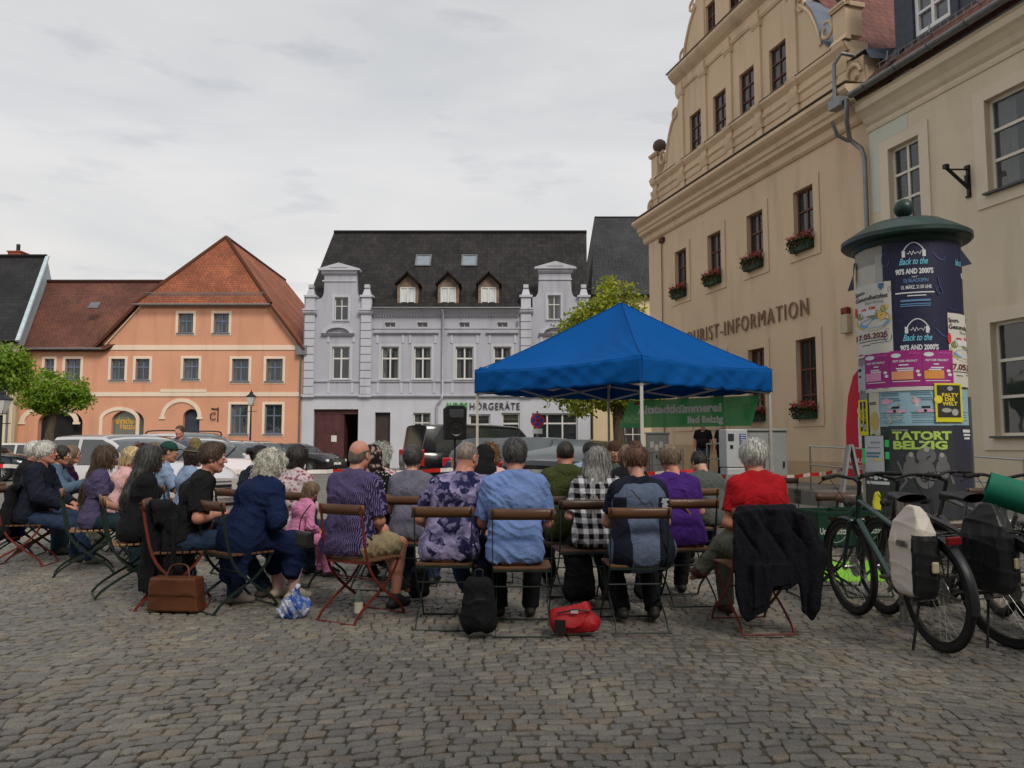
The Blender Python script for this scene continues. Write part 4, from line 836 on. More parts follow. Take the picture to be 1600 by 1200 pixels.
# ---------------- cars ----------------
def carpaint(name, c, metal=.3): return mat(name, c, .28, metal, .03, .6, coat=.9, spec=.5)
cg = mat('car_glass', (.03, .036, .038), .03, spec=1, var=.3, vs=.8); tyre = mat('tyre_rubber', (.015, .015, .015), .85); rimm = mat('alloy_rim', lin(165, 168, 172), .3, .85)
lampw = mat('headlamp_lens', lin(215, 220, 225), .08, spec=1, coat=1, var=.25, vs=9); lampr = mat('tail_lamp_lens', lin(175, 22, 26), .15, spec=.8); blk = M['black']; platem = mat('number_plate', lin(215, 215, 210), .5, var=.25, vs=14)
SH = {  # stations along x (front positive): hood height, roof line
 'hatch': dict(L=4.2, W=1.78, H=1.5, hood=.98, cowl=.95, ra=.15, rb=-1.45, tail=-1.95, nose=.72, tb=.95),
 'suv':   dict(L=4.5, W=1.84, H=1.68, hood=1.06, cowl=1.0, ra=.3, rb=-1.65, tail=-2.1, nose=.85, tb=1.05),
 'sedan': dict(L=4.7, W=1.82, H=1.42, hood=.95, cowl=1.0, ra=.1, rb=-1.0, tail=-1.75, nose=.7, tb=1.02),
 'van':   dict(L=4.9, W=1.92, H=1.97, hood=1.15, cowl=1.45, ra=.85, rb=-2.36, tail=-2.44, nose=.95, tb=1.12)}
def car(label, loc, rz, kind, paint, name='parked_car', cat='car', dscale=1, rails=False, group='cars parked on the square', glass_m=None, hs=1):
    S = SH[kind]; L_, W, H = S['L'], S['W']/2, S['H']*hs; t = thing(name, label, cat, loc, rz, group); gm = glass_m or cg
    xf = L_/2; xr_ = -L_/2; wf, wr = xf-.82, xr_+.80; wrad = .34 if kind != 'suv' else .36
    def belt(x):   # shoulder line
        if x > S['cowl']: k = (x-S['cowl'])/(xf-S['cowl']); return S['hood']*hs*(1-k)+S['nose']*k-.0+.10*math.sin(k*PI)
        if x < S['tail']: return S['tb']-.06*(S['tail']-x)
        return S['hood']*hs+(S['tb']-S['hood']*hs)*(S['cowl']-x)/(S['cowl']-S['tail'])
    def roof(x):
        if x >= S['ra']: k = (S['cowl']-x)/(S['cowl']-S['ra']); return belt(S['cowl'])+(H-.05-belt(S['cowl']))*math.sin(max(0, k)*PI/2)**.9
        if x <= S['rb']: k = (x-S['tail'])/(S['rb']-S['tail']); return S['tb']+(H-.08-S['tb'])*max(0, k)**.8
        return H-.03*abs((x-(S['ra']+S['rb'])/2)/1.0)**2*.6
    def wid(x):
        k = abs(x)/(L_/2); return W*(1-.16*max(0, (k-.72)/.28)**2.2)
    def zb(x):
        z = .20
        for c in (wf, wr):
            d = abs(x-c)
            if d < wrad+.05: z = max(z, math.sqrt((wrad+.05)**2-d*d)+.30)
        return z
    xs = sorted(set([round(v, 3) for v in list(np.linspace(xr_, xf, 34))+[c+(wrad+.05)*math.cos(a) for c in (wf, wr) for a in np.linspace(0, PI, 9)]]))
    def sec(x):
        w_ = wid(x); b_ = belt(x); z0 = min(zb(x), b_-.12); e = .05*(1 if abs(x) < L_/2-.01 else 0)
        return [(w_*.93, z0), (w_*.985, max(z0, .42) if z0 < .42 else z0+.01), (w_, max(z0+.02, b_*.68)), (w_*.985, b_-.10), (w_*.93, b_-.02), (w_*.82, b_+.012), (w_*.4, b_+.035), (0, b_+.045)]
    b = MB(); n = 8
    for x in xs:
        P = sec(x); b.v += [(x, y, z) for y, z in P]+[(x, -y, z) for y, z in P[-2::-1]]
    k = 2*n-1
    for i in range(len(xs)-1):
        for j in range(k-1): b.f.append((i*k+j, i*k+j+1, (i+1)*k+j+1, (i+1)*k+j)); b.m.append(0); b.uv.append(None)
    # rounded nose and tail
    for x, i0, s in ((xs[-1], (len(xs)-1)*k, 1), (xs[0], 0, -1)):
        o = len(b.v); P = b.v[i0:i0+k]; b.v += [(x+s*.10, y*.90, z*.80+.12) for _, y, z in P]
        for j in range(k-1): b.f.append((i0+j, i0+j+1, o+j+1, o+j)); b.m.append(0); b.uv.append(None)
        b.f.append(tuple(range(o, o+k))); b.m.append(0); b.uv.append(None)
    body = b.build('body', paint, t, smooth=35)
    # greenhouse
    gx = [x for x in np.linspace(S['tail'], S['cowl'], 30)]; g_ = MB(); n2 = 6; rows = []
    pil = [S['cowl']-.12, (S['ra']+S['rb'])/2+.12, S['rb']-.05]
    for x in gx:
        w_ = wid(x); b_ = belt(x)-.01; r_ = max(roof(x), b_+.012); tw = .80 if kind != 'van' else .88
        hh = (r_-b_); P = [(w_*.925, b_), (w_*(.925-(.925-tw)*.85*(hh/(H-1)) if hh < H-1 else tw+.02), b_+hh*.86), (w_*tw*.96, b_+hh*.955), (w_*tw*.80, r_), (w_*.4, r_+.02), (0, r_+.028)]
        if hh < .3: P = [(w_*.925*(1-.02*i), b_+hh*f) for i, f in enumerate((0, .86, .955, 1, 1, 1))]; P[3] = (w_*.74, r_); P[4] = (w_*.4, r_+.015); P[5] = (0, r_+.02)
        rows.append(r_); g_.v += [(x, y, z) for y, z in P]+[(x, -y, z) for y, z in P[-2::-1]]
    kk = 2*n2-1
    for i in range(len(gx)-1):
        xm = (gx[i]+gx[i+1])/2; steep = abs(rows[i+1]-rows[i])/(gx[i+1]-gx[i]) > .28
        for j in range(kk-1):
            side = j == 0 or j == kk-2
            if side: m = 1 if not any(abs(xm-p) < (.05 if p == pil[1] else .09) for p in pil) and (kind != 'van' or xm > -2.1) else 0
            elif j in (1, kk-3): m = 0
            else: m = 2 if steep and xm > S['ra']-.1 or steep and xm < S['rb']+.1 else 0
            g_.f.append((i*kk+j, i*kk+j+1, (i+1)*kk+j+1, (i+1)*kk+j)); g_.m.append(m); g_.uv.append(None)
    g_.build('cabin', [paint, cg, gm], t, smooth=30)
    for x in (wf, wr):
        for s in (-1, 1):
            y = s*(W-.13); wh = MB(); wh.lathe([(.20, -.10), (wrad-.03, -.11), (wrad, -.08), (wrad, .08), (wrad-.03, .11), (.20, .10)], 28, 0, (0, 0, 0), 'y'); w_ = wh.build('wheel', tyre, t, smooth=40, loc=(x, y, wrad))
            r_ = MB(); r_.lathe([(.21, -.02), (.225, .08*s), (.205, .10*s), (.19, .06*s)], 28, 0, (0, 0, 0), 'y')
            for q in range(10): a = q*PI/5; r_.beam((0, .07*s, 0), (.2*math.cos(a), .085*s, .2*math.sin(a)), .035, .045, up=(0, 1, 0))
            r_.lathe([(0, .10*s), (.05, .10*s), (.06, .06*s)], 12, 0, (0, 0, 0), 'y'); r_.build('rim', rimm, w_)
            MB().lathe([(0, -.01*s), (.2, -.01*s)], 20, 0, (0, 0, 0), 'y').build('brake_disc', blk, w_)
        MB().box((x-wrad-.04, -W+.28, .22), (x+wrad+.04, W-.28, .78)).build('wheel_housing', blk, t)
    zn = S['nose']; f = MB(); f.box((xf+.035, -.45, .5), (xf+.11, .45, zn-.10), 0); f.box((xf+.02, -.72, .24), (xf+.10, .72, .40), 0)
    gr = f.build('grille', blk, t, bevel=.03)
    f = MB()
    for k_ in range(3): f.box((xf+.108, -.43, .54+.06*k_), (xf+.118, .43, .553+.06*k_))
    f.lathe([(0, .0), (.055, .0), (.055, .02), (0, .02)], 20, 0, (xf+.11, 0, zn-.16), 'x'); f.build('badge_trim', rimm, gr)
    for s in (-1, 1):
        o = MB().cbox((0, 0, 0), (.16, .38, .13)).build('headlight', lampw, t, bevel=.04, loc=(xf-.02, s*(W-.34), zn-.09), rot=(0, .35, -s*.5))
        o = MB().cbox((0, 0, 0), (.12, .26, .24 if kind != 'van' else .5)).build('tail_light', lampr, t, bevel=.03, loc=(xr_+.02, s*(W-.23), .88 if kind != 'van' else .95), rot=(0, 0, s*.45))
        mi = MB(); mi.cbox((0, s*.1, .0), (.12, .2, .14)); mi.build('mirror', paint, t, bevel=.04, loc=(S['cowl']-.42, s*(W-.02), belt(S['cowl'])+.07))
    for x, s in ((xf+.10, 1), (xr_-.11, -1)):
        z = .42 if s > 0 else (.75 if kind != 'van' else .62); MB().box((x, -.26, z), (x+.02, .26, z+.11)).build('number_plate', platem, t)
    wp = MB()
    for y in (-.45, .2): wp.beam((S['cowl']+.03, y, belt(S['cowl'])+.05), (S['cowl']-.27, y+.5, belt(S['cowl'])+.30), .02, .02)
    wp.build('wiper', blk, t)
    if rails:
        rl = MB()
        for s in (-1, 1): rl.tube(cat_rom([(S['ra']+.15, s*.62, H-.06), (S['ra']-.1, s*.63, H+.05), (S['rb']+.4, s*.63, H+.06), (S['rb']+.1, s*.62, H-.05)], 6), .022, 6)
        rl.build('roof_rail', blk, t)
    return t
white = carpaint('white_car_paint', lin(226, 222, 218), .0); silver = carpaint('silver_car_paint', lin(212, 207, 208), .35); pearl = carpaint('pearl_car_paint', lin(224, 212, 214), .1); navy = carpaint('navy_car_paint', lin(24, 32, 48), .4); blackp = carpaint('black_car_paint', lin(18, 18, 22), .3); blue = carpaint('blue_car_paint', lin(38, 58, 105), .5); dgrey = carpaint('dark_grey_car_paint', lin(52, 54, 60), .5)
wsm = mat('sky_lit_windscreen', (.045, .058, .058), .04, spec=.8, coat=.6)
def cl(px, Y, dx=0): return (X_at(px, Y)+dx, Y, 0)
car('navy blue saloon seen from the side at the left edge', cl(-42, 29.5), 0+.05, 'sedan', navy, hs=1.03)
car('silver-white hatchback behind the seated women at the left', cl(205, 14.8), -.50, 'hatch', silver, glass_m=wsm)
car('pearl car with a chrome grille behind the man in the black polo shirt', cl(300, 18.6), -.62, 'hatch', pearl, glass_m=wsm)
car('pale estate car with black roof rails, third in the row', cl(300, 22.5), -.62, 'suv', silver, rails=True, glass_m=wsm)
car('pale car fourth in the row before the orange house', cl(345, 26), -.62, 'hatch', white, glass_m=wsm)
car('pale car fifth in the row before the orange house', cl(375, 29.5), -.62, 'hatch', pearl, glass_m=wsm)
car('white car next to the black saloon in front of the orange house', cl(404, 33.5), -.58, 'hatch', white, glass_m=wsm)
car('black saloon with bright headlights before the oxblood gate', cl(463, 38), -.42, 'sedan', blackp)
car('white car half hidden by the navy saloon at the left', cl(60, 33), -.1, 'hatch', white, hs=.95)
car('glossy black van seen from its rear corner beside the loudspeaker', cl(752, 25), .55, 'van', blackp, glass_m=mat('van_dark_glass', (.012, .013, .015), .08, spec=.6), name='parked_van', cat='van')
car('blue estate car between the black van and the dark hatchback', cl(800, 21.5), 1.0, 'hatch', blue)
car('dark hatchback with its rear window towards the audience', cl(850, 17.5), 1.18, 'hatch', dgrey, glass_m=wsm, hs=.98)
car('black car under the marquee edge behind the man in green', cl(905, 16.8), 1.1, 'sedan', blackp, glass_m=wsm)
car('silver car behind the trunk of the linden', cl(915, 26), 1.15, 'hatch', silver)

# ---------------- marquee ----------------
def marquee():
    F_, L_, Rr = Vector((1.73, 10.2)), Vector((-.59, 12.2)), Vector((4.08, 12.02)); B_ = L_+Rr-F_; c = (L_+Rr)/2; zt, zb, zp = 2.50, 2.14, 3.58
    t = thing('marquee', 'blue pop-up marquee with four white poles in the middle of the square', 'marquee', (c.x, c.y, 0)); cs = [Vector((p.x-c.x, p.y-c.y)) for p in (F_, Rr, B_, L_)]
    fab = mat('blue_marquee_fabric', lin(8, 86, 160), .85, var=.07, vs=1.5, spec=.12, bump=.3, bs=9); nt, N, L, pr = nodes_of(fab); tr = N('ShaderNodeBsdfTranslucent'); tr.inputs[0].default_value = (.02, .22, .55, 1); mx = N('ShaderNodeMixShader'); mx.inputs[0].default_value = .22; out = next(x for x in nt.nodes if x.type == 'OUTPUT_MATERIAL'); L(pr.outputs[0], mx.inputs[1]); L(tr.outputs[0], mx.inputs[2]); L(mx.outputs[0], out.inputs[0])
    wp = mat('white_pole', lin(195, 192, 186), .45, .2, .04)
    b = MB()
    for i in range(4):
        p, q = cs[i], cs[(i+1) % 4]; ap = Vector((0, 0))
        def fn(u, v, p=p, q=q):
            e = p.lerp(q, u); xy = e*(1-v); z = zt+(zp-zt)*(v**1.12)
            sag = .10*math.sin(PI*v)*math.sin(PI*u)+.05*math.sin(PI*u)*(1-v)
            cr = min(u, 1-u); wr = .035*math.sin(math.atan2(v+.02, cr+.02)*22)*math.exp(-((cr*cr+v*v)**.5)*4.5)*(1 if cr < .4 else 0)
            wr += .006*math.sin(u*40+v*9)*(1-v)
            return (xy.x, xy.y, z-sag+wr)
        b.grid(fn, 48, 30)
    o = b.build('roof', fab, t, smooth=60)
    so_ = o.modifiers.new('thickness', 'SOLIDIFY'); so_.thickness = .006
    b = MB()
    for i in range(4):
        p, q = cs[i], cs[(i+1) % 4]; nrm = Vector(((q-p).y, -(q-p).x)).normalized(); nrm = nrm if nrm.dot(p) > 0 else -nrm
        def fn(u, v, p=p, q=q, nrm=nrm):
            e = p.lerp(q, u); k = 1-v; w_ = .030*math.sin(u*17+1.5*math.sin(u*5)+k*2)*k+.018*math.sin(u*43+k*5)*k+.022*(1-abs(math.sin(u*23+v*5+math.sin(u*9))))**3*math.sin(PI*u)+.014*(1-abs(math.sin(u*14-v*4+2)))**4
            out = nrm*((w_+.02+.03*k*math.sin(PI*u))*min(1, 9*u, 9*(1-u))+.012); return (e.x+out.x, e.y+out.y, zt-.05*math.sin(PI*u)*1.0-(zt-zb)*k+.035*math.sin(PI*u)*k+.006*math.sin(u*60)*k)
        b.grid(fn, 90, 8)
    o = b.build('valance', fab, t, smooth=60); s2 = o.modifiers.new('thickness', 'SOLIDIFY'); s2.thickness = .004
    sm_ = mat('marquee_seam', lin(4, 62, 128), .85, spec=.1)
    for i in range(4):
        p, q = cs[i], cs[(i+1) % 4]; m_ = MB(); m_.tube([(p.lerp(q, u).x*1.004, p.lerp(q, u).y*1.004, zt-.05*math.sin(PI*u)+.004) for u in np.linspace(0, 1, 20)], .007, 5); m_.build('edge_seam', sm_, o)
        m_ = MB(); m_.tube([(p.x*(1-v), p.y*(1-v), zt+(zp-zt)*v**1.12+.004) for v in np.linspace(0, 1, 16)], .008, 5); m_.build('hip_seam', sm_, o)
    for e in cs:
        d = e.normalized(); r = MB(); q = e-d*.04; r.box((q.x-.02, q.y-.02, .01), (q.x+.02, q.y+.02, zt-.05)); r.box((q.x-.028, q.y-.028, .9), (q.x+.028, q.y+.028, 1.0)); r.cbox((q.x, q.y, .006), (.12, .12, .01)); r.cbox((q.x, q.y, zb+.02), (.055, .055, .09)); r.build('pole', wp, t)
    r = MB()
    for i in range(4):
        p, q = cs[i]*.975, cs[(i+1) % 4]*.975
        for k in range(2):
            a = p.lerp(q, k/2); e = p.lerp(q, (k+1)/2)
            r.beam((a.x, a.y, zt-.12), (e.x, e.y, zb-.02), .018, .03); r.beam((a.x, a.y, zb-.02), (e.x, e.y, zt-.12), .018, .03)
    for e in cs:
        m_ = e*.5; r.beam((e.x*.97, e.y*.97, zb+.1), (m_.x, m_.y, 2.75), .018, .03); r.beam((m_.x, m_.y, 2.75), (0, 0, 2.9), .018, .03)
    r.box((-.02, -.02, 2.6), (.02, .02, zp-.03)); r.build('scissor_frame', wp, t)
    # banner tied between the back and the right pole
    B3 = Vector((B_.x, B_.y)); R3 = Vector((Rr.x, Rr.y)); u0, u1 = .10, .90; tt, tb = 2.10, 1.62
    gm = bpy.data.materials.new('green_mesh_banner'); n_, N, L, pr = nodes_of(gm); tc = N('ShaderNodeTexCoord').outputs['Object']
    L(mixc(N, L, 'MIX', noise_fac(N, L, tc, .8, .4, .6, 2, (2, .0, .2)), lin(50, 148, 88), lin(78, 168, 112)), pr.inputs['Base Color']); pr.inputs['Alpha'].default_value = .90; pr.inputs['Roughness'].default_value = .6; pr.inputs['Transmission Weight'].default_value = 0
    tr = N('ShaderNodeBsdfTranslucent'); tr.inputs[0].default_value = (.09, .55, .22, 1); mx = N('ShaderNodeMixShader'); mx.inputs[0].default_value = .35; out = next(x for x in n_.nodes if x.type == 'OUTPUT_MATERIAL'); L(pr.outputs[0], mx.inputs[1]); L(tr.outputs[0], mx.inputs[2]); L(mx.outputs[0], out.inputs[0])
    dr = (R3-B3).normalized(); nr = Vector((-dr.y, dr.x)); nr = nr if nr.y < 0 else -nr
    ln = (R3-B3).length
    def pt(x, z, d=0):     # x metres along from the back pole
        q = B3+dr*x+nr*(.05+d+.02*math.sin(x*7)+.01*math.sin(x*19)); sk = z-.03*math.sin(x*1.15)*0; return (q.x, q.y, sk)
    b = MB(); xa, xb = .26, ln-.22
    def fb(u, v): 
        x0 = xa-.0+.22*v; x1 = xb-.10+.14*v; return pt(x0+(x1-x0)*u-.22*(1-v)*0, tb+(tt-tb)*v-.0)
    b.grid(fb, 60, 5); bn = b.build('banner', gm, None, smooth=60); tag(bn, 'green mesh banner with white writing hung under the right side of the blue marquee', 'banner')
    wt = mat('banner_white', (.92, .94, .92), .7, var=.02); b = MB()
    fit_text(b, 'Altstadtkümmerei', xa+.38, xa+1.98, tb+.25, .13, lambda x, z, d: pt(x, z, .012+d), ext=0, bold=.055)
    fit_text(b, 'Bad Belzig', xa+1.35, xa+2.0, tb+.07, .105, lambda x, z, d: pt(x, z, .012+d), ext=0, bold=.045); b.build('lettering', wt, bn)
    b = MB(); x0 = xa+2.05; P = [(0, .3), (.06, .3), (.08, .36), (.1, .3), (.2, .3), (.2, .38), (.24, .44), (.28, .38), (.28, .3), (.36, .3), (.36, .35), (.42, .35), (.42, .28), (.55, .28), (.6, .33)]
    b.tube([pt(x0+x, tb+z, .014) for x, z in P], .0035, 4); b.tube([pt(x0+.0+x, tb+.36+.03*math.sin(x*12), .014) for x in np.linspace(0, .5, 14)], .003, 4)
    b.tube([pt(xa+.36+.13*math.cos(a), tb+.26+.15*math.sin(a), .014) for a in np.linspace(0, 6.2, 26)], .004, 4); b.build('skyline_drawing', mat('pale_green_line', lin(110, 175, 130), .6), bn)
    MB().add([pt(xa+.30, tb+.40, .016), pt(xa+.44, tb+.41, .016), pt(xa+.46, tb+.45, .016), pt(xa+.36, tb+.47, .016)], [(0, 1, 2, 3)]).build('red_roof_mark', mat('red_mark', lin(170, 50, 45), .6), bn)
marquee()
def loudspeaker():
    t = thing('loudspeaker', 'tall black loudspeaker on a stand in front of the black van', 'loudspeaker', (X_at(710, 15), 15, 0), .25); z0 = PY(710, 687, 15).z; z1 = PY(710, 634, 15).z; pl = mat('speaker_plastic', (.010, .010, .011), .75, spec=.15, bump=.2, bs=80)
    b = MB(); b.prism([(-.20, z0), (.20, z0), (.21, z1-.06), (.14, z1), (-.14, z1), (-.21, z1-.06)], -.16, .18); b.build('cabinet', pl, t, bevel=.02)
    h = MB(); h.lathe([(.15, -.17), (.14, -.165), (.10, -.15), (.04, -.16), (0, -.165)], 24, 0, (0, 0, z0+.22), 'y'); h.build('woofer', mat('speaker_cone', (.006, .006, .006), .35), t, smooth=50)
    h = MB(); h.prism([(-.13, z1-.24), (.13, z1-.24), (.15, z1-.08), (-.15, z1-.08)], -.175, -.161); h.build('horn', mat('horn_grey', (.035, .036, .04), .4), t, bevel=.01)
    h = MB(); h.tube([(0, 0, .5), (0, 0, z0)], .02, 8); h.tube([(0, 0, .12), (0, 0, .9)], .027, 8)
    for k in range(3): a = k*2.09+.3; h.tube([(0, 0, .75), (.5*math.cos(a), .5*math.sin(a), .01)], .014, 6); h.tube([(0, 0, .25), (.33*math.cos(a), .33*math.sin(a), .27)], .01, 6)
    h.build('stand', M['black'], t)
loudspeaker()
# ---------------- barrier tape on wooden posts ----------------
def tape():
    rw = [mat('tape_white', lin(210, 205, 200), .5, var=.05), mat('tape_red', lin(190, 40, 38), .5, var=.05)]; wood = mat('post_wood', lin(140, 100, 62), .85, var=.2, vs=3, stretch=(8, 8, 1))
    K = [(-120, 724, 15), (5, 728, 15), (330, 733, 15), (520, 736, 15), (708, 733, 15), (845, 738, 15), (1083, 736, 15), (1150, 744, 14), (1262, 742, 16.5), (1335, 727, 18.5)]
    pts = [PY(a, b, y) for a, b, y in K]; dense = []
    for a, b in zip(pts, pts[1:]):
        n = max(2, int((b-a).length/.12)); dense += [a.lerp(b, i/n)+Vector((0, 0, -.05*math.sin(PI*i/n)+.006*math.sin(i*1.3))) for i in range(n)]
    dense.append(pts[-1]); m = MB(); acc = 0
    for i, (a, b) in enumerate(zip(dense, dense[1:])):
        acc += (b-a).length; tw = .012*math.sin(i*.5); tw2 = .012*math.sin((i+1)*.5); m.add([(a.x, a.y+tw, a.z-.038), (b.x, b.y+tw2, b.z-.038), (b.x, b.y-tw2, b.z+.038), (a.x, a.y-tw, a.z+.038)], [(0, 1, 2, 3)], int(acc/.42) % 2)
    tag(m.build('barrier_tape', rw, None, smooth=60), 'red and white barrier tape strung behind the audience across the square', 'barrier tape')
    for px, y, d in ((-110, 724, 'at the far left of the tape'), (330, 732, 'behind the man in the black polo shirt'), (708, 727, 'below the loudspeaker'), (1083, 725, 'beside the woman in the purple top')):
        p = PY(px, y, 15.02); b = MB(); b.cbox((0, 0, (p.z+.12)/2), (.07, .06, p.z+.12)); b.cbox((0, -.035, p.z), (.08, .012, .1)); b.cbox((0, 0, .03), (.45, .08, .06)); b.cbox((0, 0, .031), (.08, .45, .05))
        o = b.build('barrier_post', wood, None, loc=(p.x, 15.04, 0), bevel=.006); tag(o, 'wooden barrier post holding the tape '+d, 'post', 'wooden posts of the barrier')
tape()

# ---------------- ramp, railing, cabinets in front of the town hall ----------------
def ramp():
    gr = mat('granite_block', lin(120, 116, 110), .85, var=.25, vs=2, bump=.4, bs=40); b = MB()
    def q(u, o, z): p = thp(u, o); return (p.x, p.y, z)
    def blk_(u0, u1, o0, o1, z0a, z1a, z1b):
        b.add([q(u0, o0, z0a), q(u1, o0, z0a), q(u1, o1, z0a), q(u0, o1, z0a), q(u0, o0, z1a), q(u1, o0, z1b), q(u1, o1, z1b), q(u0, o1, z1a)], [(0, 1, 2, 3), (4, 5, 6, 7), (0, 1, 5, 4), (1, 2, 6, 5), (2, 3, 7, 6), (3, 0, 4, 7)])
    u = -1.2
    while u < 11.4: blk_(u, u+1.18, -.0, 2.2, -.05, .33, .33); u += 1.2
    u = 11.42
    while u < 19: blk_(u, u+1.18, -.0, 2.2, -.05, .33-.035*(u-11.4), .33-.035*(u+1.18-11.4)); u += 1.2
    tag(b.build('ramp', gr, None, bevel=.012), kind='structure')
    t = thing('railing', 'stainless steel railing along the ramp in front of the town hall and office', 'railing', (0, 0, 0)); hp = []
    def rail(us, zt, off=2.1, posts=None, name='handrail'):
        m = MB(); P = [Vector(q(u, off, z)) for u, z in zip(us, zt)]; m.tube([P[0]+Vector((0, 0, -.35))]+P+[P[-1]+Vector((0, 0, -.35))], .021, 8); m.build('handrail', M['steel'], t, smooth=50)
        m = MB(); m.tube([p+Vector((0, 0, -.42)) for p in P], .017, 8); m.build('lower_rail', M['steel'], t, smooth=50)
        n = max(2, int(abs(us[-1]-us[0])/1.5)+1)
        for k in range(n):
            f = k/(n-1); u = us[0]+(us[-1]-us[0])*f; z = np.interp(u, us, zt); m = MB(); m.tube([q(u, off, .2), q(u, off, z-.02)], .021, 8); m.lathe([(.05, .0), (.05, .012), (0, .012)], 12, 0, (*q(u, off, 0)[:2], max(.05, z-1.0))); m.build('post', M['steel'], t, smooth=50)
    rail([2.2, 6.3], [1.02, 1.20]); rail([7.7, 11.0], [1.36, 1.42]); rail([12.2, 14.6, 17.5], [1.30, 1.22, 1.08])
ramp()
def ticket_machine():
    wm = mat('machine_light_grey', lin(172, 176, 180), .45, .15, .05); t = thing('parking_ticket_machine', 'light grey parking ticket machine beside a grey cabinet', 'ticket machine', (X_at(1148, 15.6), 15.6, 0), .18)
    z1 = PY(1150, 671, 15.6).z; b = MB(); b.box((-.22, -.16, 0), (.22, .16, .86)); b.box((-.23, -.17, .875), (.23, .17, z1)); b.build('housing', wm, t, bevel=.015)
    for x, z, w_, h, c, nm in ((-.13, z1-.16, .12, .14, lin(40, 50, 60), 'display'), (.12, z1-.22, .13, .26, lin(60, 75, 130), 'tariff_panel'), (-.12, z1-.35, .06, .07, lin(30, 30, 35), 'coin_slot'), (.10, z1-.48, .12, .08, lin(45, 48, 50), 'ticket_tray'), (-.17, .5, .05, .05, lin(40, 40, 42), 'lock')):
        MB().cbox((x, -.178, z), (w_, .012, h)).build(nm, mat('machine_'+nm, c, .3), t)
    b = MB(); 
    for k in range(5): b.cbox((.12, -.186, z1-.12-.045*k), (.10, .004, .014))
    b.build('tariff_print', mat('print_white', lin(205, 208, 212), .6), t)
    for px, Y, W_, D_, zt, lb in ((1196, 16.4, .84, .4, None, 'wide grey electrical cabinet behind the ticket machine'), (1028, 25.5, .7, .35, 1.75, 'grey cabinet pasted with notices beyond the marquee')):
        zt = zt or PY(1196, 670, Y).z; c = thing('electrical_cabinet', lb, 'cabinet', (X_at(px, Y), Y, 0), .05, 'electrical cabinets'); gm = mat('cabinet_grey', lin(138, 142, 142), .6, var=.08); b = MB(); b.box((-W_/2, -D_/2, 0), (W_/2, D_/2, zt-.05)); b.build('housing', gm, c, bevel=.01)
        MB().box((-W_/2-.03, -D_/2-.04, zt-.05), (W_/2+.03, D_/2+.03, zt)).build('lid', gm, c, bevel=.01)
        for s in (-1, 1): b = MB(); b.box((s*W_/4-W_/4+.03, -D_/2-.012, .15), (s*W_/4+W_/4-.03, -D_/2+.002, zt-.1)); d = b.build('door', gm, c); MB().cbox((s*W_/4+W_/4*.6, -D_/2-.025, zt*.55), (.03, .03, .12)).build('handle', M['black'], d)
        if px < 1100:
            b = MB()
            for k in range(4): b.cbox((-.22+.15*k, -D_/2-.016, 1.35-.1*(k % 2)), (.12, .004, .2))
            b.build('notice', mat('notice_white', (0, 0, 0)), c)
    # red beach flag and A-board beside the column
    f = thing('beach_flag', 'red curved beach flag standing behind the advertising column', 'flag', (X_at(1341, 17.3, 2), 17.3, .33), -.25); m = MB(); x0, z0 = 0, .35
    o_ = [(-.28, .25), (.34, .25), (.34, 2.35), (.24, 2.7), (.1, 2.78), (-.08, 2.55), (-.2, 2.1), (-.27, 1.4)]; m.prism(o_, -.004, .004); m.build('cloth', mat('flag_red', lin(178, 40, 58), .6, var=.05), f)
    m = MB(); m.tube(cat_rom([(.36, 0, 0), (.36, 0, 2.3), (.3, 0, 2.62), (.12, 0, 2.82)], 5), .012, 6); m.cbox((.36, 0, .02), (.4, .4, .04)); m.build('mast', M['black'], f)
    m = MB(); fit_text(m, 'TOURIST', -.24, .32, .60, .10, lambda x, z, d: (x, -.008-d, z), ext=.001, bold=.02); fit_text(m, 'INFORMATION', -.24, .32, .49, .055, lambda x, z, d: (x, -.008-d, z), ext=.001); fit_text(m, 'i', -.02, .16, .95, .95, lambda x, z, d: (x, -.008-d, z), ext=.001, bold=.03); m.build('lettering', mat('print_white', (0, 0, 0)), f)
    a = thing('sign_board', 'grey A-shaped pavement board leaning beside the advertising column', 'A-board', (X_at(1334, 11.5), 11.5, 0), 1.25); m = MB(); m.beam((0, -.22, 0), (0, 0, 1.32), .58, .03); m.beam((0, .24, 0), (0, .03, 1.31), .58, .03); m.build('board', mat('board_grey', lin(148, 150, 150), .5), a)
ticket_machine()
